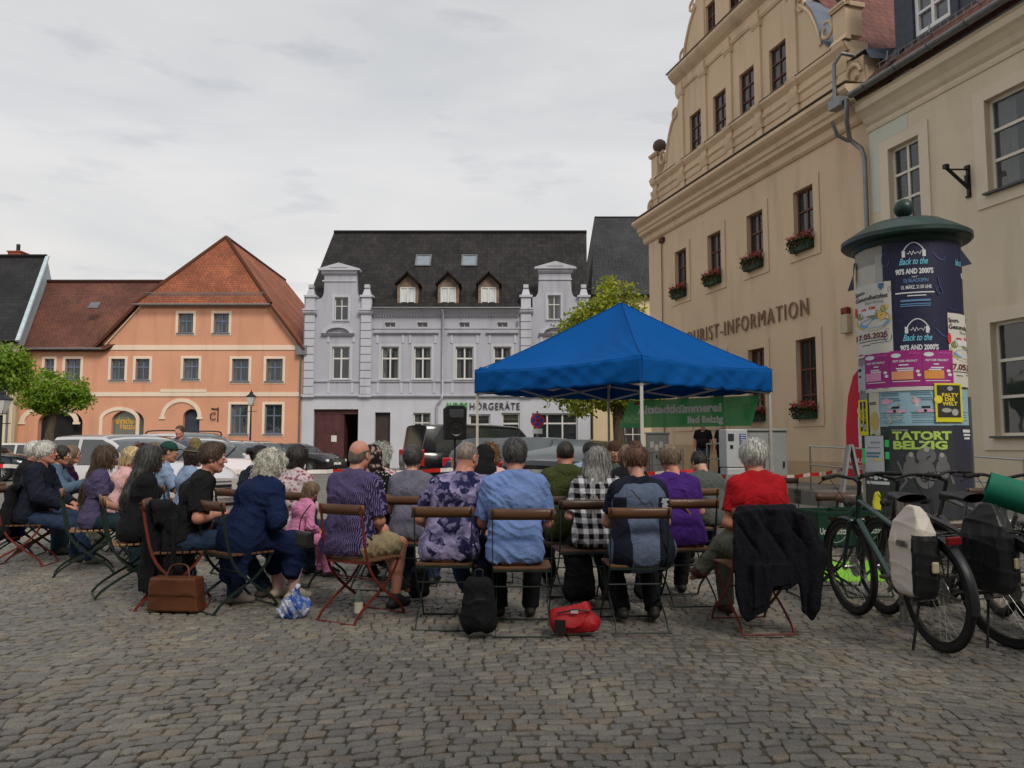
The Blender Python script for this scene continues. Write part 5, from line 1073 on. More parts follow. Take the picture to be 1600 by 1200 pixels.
# ---------------- advertising column ----------------
def column():
    Yc = 9.3; Xc = X_at(1421, Yc, 2.5); rr = .575; t = thing('advertising_column', 'round advertising column covered in posters under a dark green domed cap', 'advertising column', (Xc, Yc, 0))
    ze = lambda y: PY(1421, y, Yc-rr*.8).z; base = mat('column_concrete', lin(150, 146, 136), .85, var=.2, vs=3, bump=.3)
    th0 = math.atan2(-Yc, -Xc)
    zt = ze(378)+.02; MB().lathe([(rr-.004, 0), (rr-.004, zt)], 72).build('drum', base, t, smooth=50)
    MB().lathe([(rr+.07, 0), (rr+.07, .28), (rr+.03, .33), (rr-.003, .34)], 60).build('plinth', mat('column_plinth', lin(88, 86, 82), .9, var=.2, bump=.4), t, smooth=40)
    gp = mat('cap_green_paint', (.010, .033, .028), .5, var=.25, vs=4, coat=.15)
    MB().lathe([(rr-.02, zt-.03), (rr+.02, zt-.02), (rr+.04, zt+.03), (rr+.13, zt+.045), (rr+.155, zt+.07), (rr+.155, zt+.12), (rr+.11, zt+.15), (rr+.02, zt+.21), (rr-.15, zt+.31), (rr-.35, zt+.35), (.1, zt+.37), (.07, zt+.385), (0, zt+.385)], 72).build('cap', gp, t, smooth=35)
    MB().lathe([(.05, zt+.38), (.05, zt+.42), (.085, zt+.44), (.11, zt+.49), (.115, zt+.54), (.09, zt+.60), (.04, zt+.635), (0, zt+.64)], 24).build('knob', gp, t, smooth=60)
    # poster space: zoomed picture x -> angle, y -> height
    def A(x): return th0+math.asin(max(-1, min(1, (x-358)/209.)))
    def Zz(y): return PY(1421, 300+y/2.609, Yc-rr).z
    def pos(x, y, r): a = A(x) if abs(x-358) < 200 else A(358+199*(1 if x > 358 else -1))+((x-358)/209-(199/209 if x > 358 else -199/209))*1.6; return (r*math.cos(a), r*math.sin(a), Zz(y))
    lay = [0]
    def poster(name, x0, y0, x1, y1, col, layer, ragged=0, par=None, var=.06):
        n = max(6, int(abs(x1-x0)/10)); r = rr+.005*layer-.001; b = MB(); m_ = mat('paper_'+name, col, .6, var=var, vs=5, bump=.15, bs=9)
        tp = [random.uniform(-1, 1)*ragged for _ in range(n+1)]; bt = [random.uniform(-1, 1)*ragged for _ in range(n+1)]
        V = []
        for i in range(n+1):
            x = x0+(x1-x0)*i/n
            for j in range(5): y = y0+tp[i]+(y1+bt[i]-y0-tp[i])*j/4; V.append(pos(x, y, r+.0003*math.sin(i*1.7+j*2)))
        b.add(V, [(i*5+j, i*5+j+1, i*5+j+6, i*5+j+5) for i in range(n) for j in range(4)])
        o = b.build('poster', m_, par or t, smooth=60); o['label'] = name.replace('_', ' ')+' poster'; return o, layer
    def put(P, name, col, shapes, emis=False):
        """shapes: ('t', text, x0, x1, ybase, hpx, kw) | ('r', x0,y0,x1,y1) | ('c', x,y,rx,ry) | ('l', points, width)"""
        o, ly = P; b = MB(); o['n'] = o.get('n', 0)+1; r = rr+.005*ly+.0007*min(o['n'], 4)+.0012
        for s in shapes:
            if s[0] == 't':
                kw = s[6] if len(s) > 6 else {}; V, F = text_mesh(s[1], 1, 0, align='LEFT', **kw); a = min(v[0] for v in V); e = max(v[0] for v in V)
                b.add([pos(s[2]+(v[0]-a)/(e-a)*(s[3]-s[2]), s[4]-v[1]/.69*s[5], r) for v in V], F)
            elif s[0] == 'r': n = max(1, int(abs(s[3]-s[1])/12)); b.add([pos(s[1]+(s[3]-s[1])*i/n, y, r) for i in range(n+1) for y in (s[2], s[4])], [(2*i, 2*i+1, 2*i+3, 2*i+2) for i in range(n)])
            elif s[0] == 'c': k = 20; b.add([pos(s[1]+s[3]*math.cos(6.2832*i/k), s[2]+s[4]*math.sin(6.2832*i/k), r) for i in range(k)], [tuple(range(k))])
            elif s[0] == 'p': b.add([pos(x, y, r) for x, y in s[1]], [tuple(range(len(s[1])))])
            elif s[0] == 'l':
                for (xa, ya), (xb, yb) in zip(s[1], s[1][1:]):
                    dx, dy = xb-xa, yb-ya; L_ = math.hypot(dx, dy) or 1; nx, ny = -dy/L_*s[2]/2, dx/L_*s[2]/2
                    b.add([pos(xa+nx, ya+ny, r), pos(xb+nx, yb+ny, r), pos(xb-nx, yb-ny, r), pos(xa-nx, ya-ny, r)], [(0, 1, 2, 3)])
        b.build(name, mat('ink_'+col[0], col[1], .55, var=.05), o)
    W = ('white', lin(205, 208, 215)); K = ('black', lin(32, 32, 38)); CY = ('cyan', lin(110, 190, 220)); Rr_ = ('red', lin(190, 50, 50)); GN = ('green', lin(165, 195, 90)); LB = ('lightline', lin(95, 130, 175)); YL = ('yellow', lin(225, 205, 50)); MR = ('maroon', lin(110, 40, 50)); BL = ('poolblue', lin(95, 150, 200)); OC = ('ochre', lin(185, 160, 95)); PK = ('pink', lin(205, 150, 180)); OR = ('orange', lin(215, 150, 75)); GB = ('brightgreen', lin(60, 200, 110))
    def lines(x0, x1, ys, h=4): return [('r', x0+random.uniform(0, 8), y, x1-random.uniform(0, 14), y+h) for y in ys]
    poster('bare_paper_remnant', 155, 200, 270, 350, lin(150, 146, 138), 1, 6); poster('grey_scrap', 240, 232, 272, 350, lin(160, 160, 158), 2, 4); poster('blank_white', 160, 268, 242, 380, lin(185, 182, 172), 2, 3)
    navy_ = lin(30, 32, 62)
    for k, (ya, yb) in enumerate(((184, 500), (500, 645))):
        P = poster('navy_dance_party', 270 if k == 0 else 302, ya, 556, yb, navy_, 3+k, 2); d = 0 if k == 0 else 312
        put(P, 'title', W, [('t', "90'S AND 2000'S", 318 if not k else 325, 456 if not k else 462, 330+d, 20, dict(bold=.04))]+([('t', '15. MÄRZ, 21.00 UHR', 337, 448, 392, 14, dict(bold=.02)), ('t', 'MIT', 378, 398, 347, 7)]+lines(310, 462, (405,), 5)+lines(350, 432, (418,), 4) if not k else []))
        for dx in (0, 205):
            if dx and k: continue
            put(P, 'script', CY, [('t', 'Back to the', 333+dx+3*k, 438+dx*.6+3*k, 292+d, 26, dict(shear=.4, bold=.012))])
        hp = [(345+85*i/14+3*k, 250+d-46*math.sin(PI*i/14)**.7) for i in range(15)]
        put(P, 'headphones', W, [('l', hp, 4), ('l', [(350, 235+d), (350, 262+d)], 12), ('l', [(425, 235+d), (425, 262+d)], 12), ('l', [(362+i*6, 246+d+(9 if i % 2 else -9)*math.sin(i*.5)) for i in range(10)], 2)])
        if not k: put(P, 'subtitle', LB, [('t', 'DJ BLACKSPIN', 347, 436, 365, 14, dict(bold=.02))]+lines(325, 452, (436,), 8)+lines(330, 450, (452, 460), 4))
        put(P, 'doodles', ('doodle', lin(62, 72, 120)), [('l', [(282+14*math.cos(a), 262+d+28*math.sin(a)) for a in np.linspace(0, 5, 12)], 3), ('l', [(478+22*math.cos(a*.9), 262+d+16*math.sin(a*1.3)) for a in np.linspace(0, 6, 16)], 3), ('l', [(470, 345), (476, 385), (486, 410), (470, 418), (462, 398), (470, 385)], 3), ('l', [(325, 222+d), (332, 204+d), (340, 208+d)], 2), ('l', [(445, 230+d), (450, 212+d), (458, 216+d)], 2), ('l', [(290, 400), (288, 378), (297, 372), (297, 395)], 2), ('l', [(500, 470), (520, 480), (535, 472)], 2)])
    P = poster('navy_dance_party_edge', 557, 188, 640, 640, navy_, 3); put(P, 'title', W, [('t', "90'S AND", 560, 600, 338, 20, dict(bold=.04))])
    for x0, x1, dy, lay_ in ((158, 300, 0, 5), (498, 640, 142, 5)):
        P = poster('white_sports_festival', x0, 350+dy, x1, 655+dy*.97, lin(196, 194, 186), lay_, 1)
        o = x0-158
        put(P, 'heading', K, [('t', 'Sport-', 160+o, 200+o, 388+dy, 17, dict(bold=.025)), ('t', 'Gesundheitsfest', 160+o, 288+o, 415+dy, 18, dict(bold=.025)), ('r', 215+o, 600+dy, 282+o, 602+dy)]+lines(166+o, 282+o, (588+dy,), 3)+lines(180+o, 215+o, (604+dy,), 3)); put(P, 'town_name', ('greytext', lin(140, 140, 138)), [('t', 'Bad Belzig', 200+o, 270+o, 425+dy+8, 13)])
        put(P, 'meadow', OC, [('c', 228+o, 505+dy, 68, 42)]); put(P, 'trees', ('treegreen', lin(120, 130, 80)), [('c', 178+o, 478+dy, 12, 14), ('c', 268+o, 462+dy, 10, 16), ('c', 235+o, 484+dy, 30, 10)]); put(P, 'house_picture', W, [('r', 182+o, 458+dy, 240+o, 482+dy), ('r', 205+o, 450+dy, 222+o, 482+dy)])
        put(P, 'pool', BL, [('c', 232+o, 515+dy, 58, 20)]); put(P, 'roofs', Rr_, [('r', 186+o, 450+dy, 202+o, 460+dy), ('r', 214+o, 446+dy, 238+o, 458+dy), ('c', 160+o, 455+dy, 7, 22), ('r', 166+o, 640+dy, 184+o, 646+dy)]); put(P, 'figure', ('amber', lin(215, 175, 90)), [('c', 262+o, 485+dy, 16, 22), ('c', 275+o, 455+dy, 14, 10)])
        put(P, 'date', MR, [('t', '17.05.2025', 158+o, 282+o, 580+dy, 22, dict(bold=.03))]); put(P, 'crest', ('crestblue', lin(70, 100, 140)), [('p', [(252+o, 354+dy), (274+o, 354+dy), (273+o, 372+dy), (263+o, 382+dy), (253+o, 372+dy)])])
    mg = lin(150, 38, 120)
    for i, (xa, xb) in enumerate(((190, 286), (286, 402), (402, 509))):
        P = poster('magenta_event', xa, 646-4*(i % 2), xb-1, 795-4*i, mg, 6, 1)
        put(P, 'print', W, [('c', xa+22, 662, 18, 9), ('t', 'FEST DER VIELFALT', xa+10, xb-18, 690, 8, dict(bold=.03))]+lines(xa+30, xb-40, (700,), 5)+lines(xa+20, xb-30, (714, 722), 5)+lines(xa+4, xb-6, (768,), 3)+[('c', xb-18, 730, 7, 6), ('c', xb-14, 745, 7, 6)])
        put(P, 'ticket', (('pinkticket', lin(205, 135, 175)), ('peach', lin(210, 145, 110)), ('orangeticket', lin(205, 140, 70)))[i], [('r', xa+4, 728, xb-34, 762)]); put(P, 'stars', ('lilacdoodle', lin(185, 90, 165)), [('l', [(xb-50+8*j, 660-6*(j % 2)) for j in range(6)], 3)])
    poster('magenta_strip', 195, 786, 440, 800, lin(160, 50, 130), 5); poster('white_strip', 190, 792, 440, 808, lin(190, 190, 188), 6)
    for i, (xa, xb) in enumerate(((235, 345), (345, 452), (452, 568))):
        P = poster('light_blue_programme', xa, 803, xb, 955, lin(138, 172, 190), 4, 1)
        put(P, 'print', ('bluegrey', lin(85, 115, 135)), lines(xa+8, xb-20, (815, 823, 836, 844), 4)+lines(xa+8, xb-12, (900, 908, 916, 930, 938), 2)+[('r', xa+6, 896, xb-8, 898)])
        if i < 2: put(P, 'picture', (PK, PK)[i], [('c', xa+30, 850, 16, 12), ('r', xa+30, 885, xb-10, 897)]); put(P, 'photo', K, [('r', xa+48, 872, xa+78, 880), ('c', xa+60, 891, 6, 6)])
    b = MB(); pw = mat('torn_paper_white', lin(200, 198, 192), .8, var=.1, vs=8)
    for k in range(16):   # torn strips that stand off the drum
        x = 243+random.uniform(0, 62); y = 835+k*6.5+random.uniform(-4, 4); w_ = random.uniform(25, 62)*(1-abs(k-7)/14); b.add([pos(x, y, rr+.014), pos(x+w_, y+random.uniform(4, 16), rr+.022+.02*random.random()), pos(x+w_*.6, y+18, rr+.02), pos(x-6, y+12, rr+.014)], [(0, 1, 2, 3)])
    b.add([pos(348, 822, rr+.016), pos(372, 832, rr+.03), pos(385, 868, rr+.02), pos(372, 878, rr+.018), pos(362, 850, rr+.016)], [(0, 1, 2, 3, 4)]); b.build('torn_paper', pw, t)
    b = MB(); b.add([pos(150, 232, rr+.0), pos(166, 236, rr+.05), pos(166, 318, rr+.07), pos(148, 300, rr+.03), pos(158, 328, rr+.05)], [(0, 1, 2, 3), (3, 2, 4)]); b.build('loose_paper', pw, t)
    b = MB(); b.add([pos(140, 272, rr+.02), pos(105, 320, rr+.08), pos(110, 340, rr+.1), pos(140, 345, rr+.02)], [(0, 1, 2, 3)]); b.add([pos(566, 208, rr+.01), pos(590, 275, rr+.12), pos(560, 292, rr+.02)], [(0, 1, 2)]); b.build('loose_navy_paper', mat('paper_navy_dance_party', (0, 0, 0)), t)
    for x0, y0, x1, y1 in ((438, 780, 533, 938), (160, 836, 198, 990)):
        P = poster('yellow_framed_concert', x0, y0, x1, y1, lin(205, 195, 40), 8); w_ = x1-x0; put(P, 'photo', ('dim', lin(48, 48, 48)), [('r', x0+8, y0+8, x1-8, y0+(y1-y0)*.88)])
        put(P, 'print', YL, [('t', 'FALTY', x0+w_*.25, x1-w_*.15, y0+55, 14, dict(bold=.03)), ('t', 'DIE', x0+w_*.35, x1-w_*.3, y0+72, 13, dict(bold=.03)), ('t', 'WELT', x0+w_*.25, x1-w_*.2, y0+90, 14, dict(bold=.03)), ('c', x0+w_*.12, y0+66, w_*.15, 16)]); put(P, 'figures', ('lightgrey', lin(160, 160, 158)), [('c', x0+w_*.55, y0+22, w_*.1, 9), ('c', x0+w_*.4, y0+110, w_*.18, 9), ('c', x0+w_*.7, y0+118, w_*.12, 14)])
    P = poster('dark_theatre', 272, 952, 497, 1330, lin(50, 52, 58), 7); put(P, 'title', GN, [('t', 'TATORT', 285, 490, 1008, 31, dict(bold=.045)), ('t', 'BELZIG', 287, 474, 1047, 31, dict(bold=.045))]); put(P, 'small_print', W, [('t', 'Die Komödie', 284, 340, 972, 6)])
    put(P, 'cast_photo', ('greyfigures', lin(98, 98, 102)), [('c', 345, 1085, 16, 20), ('c', 400, 1075, 34, 34), ('c', 455, 1085, 15, 20), ('c', 345, 1130, 26, 40), ('c', 455, 1130, 24, 42), ('c', 395, 1150, 36, 60), ('l', [(300, 1100), (330, 1180), (300, 1220)], 8), ('l', [(470, 1110), (490, 1190)], 8)])
    put(P, 'cast_faces', ('palefigures', lin(150, 148, 146)), [('c', 348, 1070, 8, 10), ('c', 402, 1048, 10, 12), ('c', 453, 1072, 8, 10), ('l', [(440, 1140), (430, 1170), (425, 1155)], 4)])
    P = poster('navy_lower', 497, 950, 575, 1330, lin(44, 46, 62), 6); put(P, 'print', W, [('r', 532, 968, 560, 980), ('r', 534, 986, 562, 994), ('r', 536, 1000, 556, 1008)])
    poster('teal_edge', 240, 958, 275, 1330, lin(40, 60, 62), 4)
    P = poster('green_lettered', 165, 985, 282, 1110, lin(35, 50, 42), 5); put(P, 'print', GB, [('r', 165, 1045, 182, 1112), ('r', 255, 1010, 276, 1040), ('r', 255, 1060, 276, 1090)])
    P = poster('white_festival_lower', 200, 800, 240, 990, lin(188, 185, 172), 5); put(P, 'print', K, [('t', 'est', 203, 228, 860, 16, dict(bold=.02))]); put(P, 'picture', OC, [('c', 220, 930, 16, 40)])
    P = poster('white_handwritten', 182, 992, 253, 1145, lin(186, 186, 196), 8); put(P, 'print', ('blueink', lin(80, 90, 140)), [('l', [(205+6*j, 1025-8*(j % 2)) for j in range(7)], 2), ('l', [(192+6*j, 1045-5*(j % 2)) for j in range(9)], 2)]); put(P, 'bars', ('tealbar', lin(70, 120, 150)), [('r', 187, 1062, 240, 1070), ('r', 187, 1076, 235, 1083)]); put(P, 'yellow_bar', YL, [('r', 212, 1090, 245, 1096)])
    P = poster('black_white_tag', 175, 1150, 275, 1330, lin(60, 60, 60), 6); put(P, 'print', W, [('c', 200+18*j, 1165+6*(j % 2), 8, 9) for j in range(4)]+[('r', 182, 1185, 268, 1198)])
    poster('scraps_left', 150, 655, 190, 990, lin(128, 130, 134), 2, 6)
    put(poster('grey_scraps', 150, 690, 190, 800, lin(165, 170, 172), 4, 9), 'print', K, [('r', 158, 700, 172, 712), ('r', 160, 730, 170, 738)])
    st = MB(); st.tube([(rr*math.cos(A(566))+.03, rr*math.sin(A(566)), Zz(830)), (rr*math.cos(A(566))+.03, rr*math.sin(A(566)), .1)], .02, 6); st.build('seam_pipe', M['zinc'], t)
column()

# ---------------- bicycles ----------------
def bicycle(label, loc, rz, fcol, steer=0, lean=.0, guard=None, bag=True, group='bicycles parked on the right'):
    """rear axle above the origin, +Y forward; wheels 0.7 m"""
    t = thing('bicycle', label, 'bicycle', loc, rz, group); t.rotation_euler = (0, lean, rz)
    fm = carpaint('frame_'+fcol[0], fcol[1], .2); rub = tyre; al = M['steel']; r_ = .345; wb = 1.08
    def wheel(name, x, y, par, sx=0):
        m = MB(); m.tube([(0, r_*math.cos(a), r_*math.sin(a)) for a in np.linspace(0, 2*PI, 49)[:-1]], .022, 8, close=True); w_ = m.build('tyre', rub, par, smooth=60, loc=(x, y, r_+.02) if par is t else (0, 0, 0)); w_.name = name
        m = MB(); m.lathe([(r_-.045, -.012), (r_-.02, -.014), (r_-.012, -.014), (r_-.012, .014), (r_-.02, .014), (r_-.045, .012), (r_-.045, -.012)], 48, 0, (0, 0, 0), 'x'); m.build('rim', mat('rim_black', (.03, .03, .032), .35, .5), w_, smooth=40)
        m = MB()
        for k in range(28): a = k*2*PI/28; o = .35*(1 if k % 2 else -1); m.tube([((.03 if k % 4 < 2 else -.03), .025*math.cos(a+o*3), .025*math.sin(a+o*3)), (0, (r_-.04)*math.cos(a), (r_-.04)*math.sin(a))], .0013, 3, cap=False)
        m.build('spokes', al, w_); m = MB(); m.lathe([(0, -.055), (.022, -.055), (.022, -.035), (.016, -.03), (.016, .03), (.022, .035), (.022, .055), (0, .055)], 14, 0, (0, 0, 0), 'x'); m.lathe([(.025, .036), (.08, .036), (.08, .039), (.025, .039)], 20, 0, (0, 0, 0), 'x'); m.build('hub', al, w_, smooth=40)
        return w_
    zax = r_+.02; wheel('rear_wheel', 0, 0, t)
    BB = Vector((0, .44, .30)); ST = Vector((0, .27, .78)); H1 = Vector((0, .86, .93)); H0 = Vector((0, .905, .76)); RA = Vector((0, 0, zax)); FA = Vector((0, wb, zax))
    m = MB(); m.tube([H0+Vector((0, -.01, -.02)), BB], .024, 10); m.tube([H1+Vector((0, .0, -.04)), ST+Vector((0, .02, -.08))], .019, 10); m.tube([BB, ST+Vector((0, -.01, .02))], .018, 10); m.tube([H0, H1], .022, 10)
    for s in (-1, 1): m.tube([ST+Vector((0, 0, -.05)), Vector((s*.035, .12, .55)), Vector((s*.06, 0, zax))], .009, 6); m.tube([BB, Vector((s*.05, .22, .31)), Vector((s*.065, 0, zax))], .011, 6)
    fr = m.build('frame', fm, t, smooth=50)
    m = MB(); m.tube([(0, .265, .80), (0, .245, .93)], .0135, 8); m.build('seat_post', al, fr)
    m = MB(); m.grid(lambda u, v: ((.085*(1-v)**.8+.018)*math.cos(u*2*PI)*(1 if v < .9 else .6), .17+.29*v, .95+.03*math.sin(u*2*PI)+.01*math.sin(v*PI)), 16, 10, closeu=True); m.build('saddle', mat('saddle_black', (.02, .02, .022), .45), t, smooth=70)
    c = MB(); c.lathe([(.07, .045), (.095, .045), (.095, .05), (.07, .05)], 26, 0, BB, 'x'); c.beam(BB+Vector((.07, 0, 0)), BB+Vector((.08, .12, -.12)), .014, .025); c.beam(BB+Vector((-.07, 0, 0)), BB+Vector((-.08, -.12, .12)), .014, .025)
    for s in (1, -1): c.cbox(BB+Vector((s*.125, s*.12, -s*.12)), (.09, .085, .022))
    c.tube([BB+Vector((.048, 0, .09)), Vector((.045, 0, zax+.04))], .005, 4); c.tube([BB+Vector((.048, 0, -.09)), Vector((.045, 0, zax-.04))], .005, 4); c.build('crankset', mat('crank_metal', lin(120, 120, 118), .35, .8), t)
    # steered group
    sg = bpy.data.objects.new('front_assembly', None); C.objects.link(sg); sg.parent = t; ax = (H1-H0).normalized(); sg.location = H0
    sg.rotation_mode = 'QUATERNION'; from mathutils import Quaternion; sg.rotation_quaternion = Quaternion(ax, steer)
    rel = lambda v: Vector(v)-H0
    w_ = wheel('front_wheel', 0, 0, sg); w_.location = rel(FA)
    f = MB(); cr = rel(Vector((0, .93, .735)))
    for s in (-1, 1): f.tube([cr+Vector((s*.05, 0, 0)), rel(FA)+Vector((s*.055, 0, 0))], [.018, .013], 8)
    f.tube([cr+Vector((-.055, 0, 0)), cr+Vector((.055, 0, 0))], .018, 8); f.tube([cr, rel(H0)], .017, 8); f.build('fork', fm, sg, smooth=50)
    h = MB(); tp = rel(H1)+ax*.10; stem = tp+Vector((0, .08, .03)); h.tube([rel(H1), tp], .016, 8); h.tube([tp, stem], .016, 8)
    h.tube(cat_rom([stem+Vector((-.29, -.12, .02)), stem+Vector((-.15, -.03, .03)), stem, stem+Vector((.15, -.03, .03)), stem+Vector((.29, -.12, .02))], 6), .0125, 8)
    hb = h.build('handlebar', M['black'], sg, smooth=50)
    for s in (-1, 1): g2 = MB(); g2.tube([stem+Vector((s*.22, -.075, .028)), stem+Vector((s*.31, -.134, .02))], .017, 8); g2.build('grip', rub, hb, smooth=50); g2 = MB(); g2.tube(cat_rom([stem+Vector((s*.2, -.05, .02)), stem+Vector((s*.24, .0, .0)), stem+Vector((s*.31, -.06, -.02))], 4), .006, 5); g2.cbox(stem+Vector((s*.19, -.04, .025)), (.03, .03, .03)); g2.build('brake_lever', M['black'], hb); g2 = MB(); g2.tube(cat_rom([stem+Vector((s*.19, -.03, .02)), stem+Vector((s*.13, .12, .0)), rel(H0)+Vector((s*.02, .06, .05)), cr+Vector((s*.04, .04, -.05))], 5), .003, 4); g2.build('cable', M['black'], hb)
    lm_ = MB(); lm_.lathe([(0, -.04), (.025, -.035), (.034, .02), (.03, .035), (0, .035)], 14, 0, rel(H0)+Vector((0, .11, .10)), 'y'); lm_.build('headlight', M['black'], hb, smooth=50)
    gm_ = guard or mat('guard_black', (.02, .022, .026), .4); m = MB()
    def gd(cy, a0, a1, off=Vector((0, 0, 0))):
        P = [Vector((0, cy+(r_+.045)*math.cos(a), zax+(r_+.045)*math.sin(a)))-off for a in np.linspace(a0, a1, 18)]
        b = MB()
        for i, p in enumerate(P): d = (p-(Vector((0, cy, zax))-off)).normalized(); b.v += [tuple(p+Vector((-.028, 0, 0))-d*.012), tuple(p), tuple(p+Vector((.028, 0, 0))-d*.012)]
        for i in range(17):
            for j in range(2): b.f.append((3*i+j, 3*i+j+1, 3*i+4+j, 3*i+3+j)); b.m.append(0); b.uv.append(None)
        return b
    gd(0, R(-165-0), R(-330+120)).f if 0 else None
    gd(0, R(20), R(190)).build('rear_mudguard', gm_, t, smooth=60); gd(wb, R(-10), R(125), H0).build('front_mudguard', gm_, sg, smooth=60)
    rk = MB()
    for s in (-1, 1): rk.tube([(s*.06, .2, .74), (s*.06, -.2, .76)], .006, 6); rk.tube([(s*.06, -.1, .76), (s*.075, 0, zax+.02)], .005, 6); rk.tube([(s*.06, .05, .75), (s*.075, .0, zax+.02)], .005, 6)
    for y in (.18, .05, -.08, -.19): rk.tube([(-.06, y, .75), (.06, y, .75)], .005, 6)
    rk.tube([(0, .2, .74), (0, .26, .62)], .005, 6); rc = rk.build('rack', M['black'], t); MB().cbox((0, -.225, .72), (.09, .03, .05)).build('tail_light', mat('rear_reflector', lin(120, 20, 22), .2), rc, bevel=.008)
    ks = MB(); ks.tube([(-.07, .08, .3), (-.17, .03, .01)], .009, 6); ks.build('kickstand', M['black'], t)
    return t
RW = G(1474, 1019); FW = G(1338, 973); d = (FW-RW); yaw = math.atan2(-d.x, d.y)
bk = (RW.x, RW.y+.02, 0)
b1 = bicycle('dark green bicycle with the white pannier, nearest to the camera', bk, .07, ('deep_green', (.012, .045, .035)), steer=.02, lean=-.05)
def toW(bike, p): bpy.context.view_layer.update(); return bike.matrix_world @ Vector(p)
bicycle('black bicycle with the black pannier and rolled green mat', (bk[0]+.50, bk[1]+.08, 0), .30, ('black', (.02, .02, .022)), steer=-.25, lean=-.06)
bicycle('black bicycle with upright handlebar behind the mat', (bk[0]+.98, bk[1]+.36, 0), .34, ('grey', (.06, .06, .065)), steer=.3, lean=.03)
bicycle('grey bicycle cut off by the right edge of the picture', (bk[0]+1.02, bk[1]-.06, 0), .0, ('silver', (.22, .23, .24)), steer=-.2, lean=-.05)
rk = thing('bicycle_stand', 'stainless bicycle stand tube between the bicycles', 'bicycle stand', (X_at(1413, 5.75), 5.75, 0)); m = MB(); m.tube([(0, 0, 0), (0, 0, .93)], .028, 12); m.build('post', M['steel'], rk, smooth=50); m = MB(); m.lathe([(.03, .93), (.03, .945), (0, .948)], 16); m.build('post_cap', M['steel'], rk); m = MB(); m.lathe([(.07, 0), (.07, .012), (.03, .02)], 16); m.build('base_plate', M['steel'], rk)

# ---------------- crates, mat ----------------
def crate(label, loc, rz):
    t = thing('beer_crate', label, 'crate', loc, rz, 'green beer crates on the chair'); gp = mat('crate_green', (.010, .042, .026), .45, var=.1); w_, d, h = .32, .40, .29
    b = MB(); y = -d/2
    def side(M_, W_): 
        bb = MB(); bb.prism(rect(-W_/2, 0, W_/2, h), 0, .012, 0, [rect(-.06, h-.085, .06, h-.045)]); bb.box((-W_/2, -.004, h-.025), (W_/2, 0, h)); bb.box((-W_/2, -.004, 0), (W_/2, 0, .03)); return [M_ @ Vector(v) for v in bb.v], bb.f
    for k, (W_, off) in enumerate(((w_, d/2), (d, w_/2), (w_, d/2), (d, w_/2))):
        M_ = Matrix.Rotation(k*PI/2, 4, 'Z') @ Matrix.Translation((0, -off, 0)); v, f = side(M_, W_); b.add(v, f)
    b.box((-w_/2+.012, -d/2+.012, .01), (w_/2-.012, d/2-.012, .03)); b.build('box', gp, t)
    b = MB()
    for off, k, W_ in ((d/2, 0, w_), (w_/2, 3, d)):
        M_ = Matrix.Rotation(k*PI/2, 4, 'Z') @ Matrix.Translation((0, -off-.003, 0)); V, F = text_mesh('Ur-Krostitzer', 1, .0, bold=.02); mx = max(v[0] for v in V); V = [M_ @ Vector((v[0]/mx*W_*.44, 0, .10+v[1]*.075)) for v in V]; b.add(V, F)
        b.tube([M_ @ Vector((.10*math.cos(a), .0, .13+.10*math.sin(a))) for a in np.linspace(0, 2*PI, 25)[:-1] if abs(math.sin(a)) > .45 and math.sin(a) < 0], .002, 4)
    b.build('lettering', mat('crate_print', lin(190, 200, 185), .5), t)
    for i in range(4):
        for j in range(5):
            q = MB(); q.lathe([(.033, .03), (.033, .19), (.014, .235), (.014, .265), (0, .266)], 10); q.build('bottle', mat('brown_bottle', (.035, .016, .006), .1, spec=.9), t, smooth=50, loc=(-.115+.077*i, -.15+.075*j, 0))
    return t
gm = MB(); gm.box((-.53, -.62, .003), (.53, .62, .014)); o = gm.build('floor_mat', mat('lime_mat', lin(125, 190, 50), .85, var=.08, bump=.2), None, loc=(X_at(1337, 8.0), 8.12, 0), rot=(0, 0, .05)); tag(o, 'lime green mat lying on the setts under the crates', 'mat')
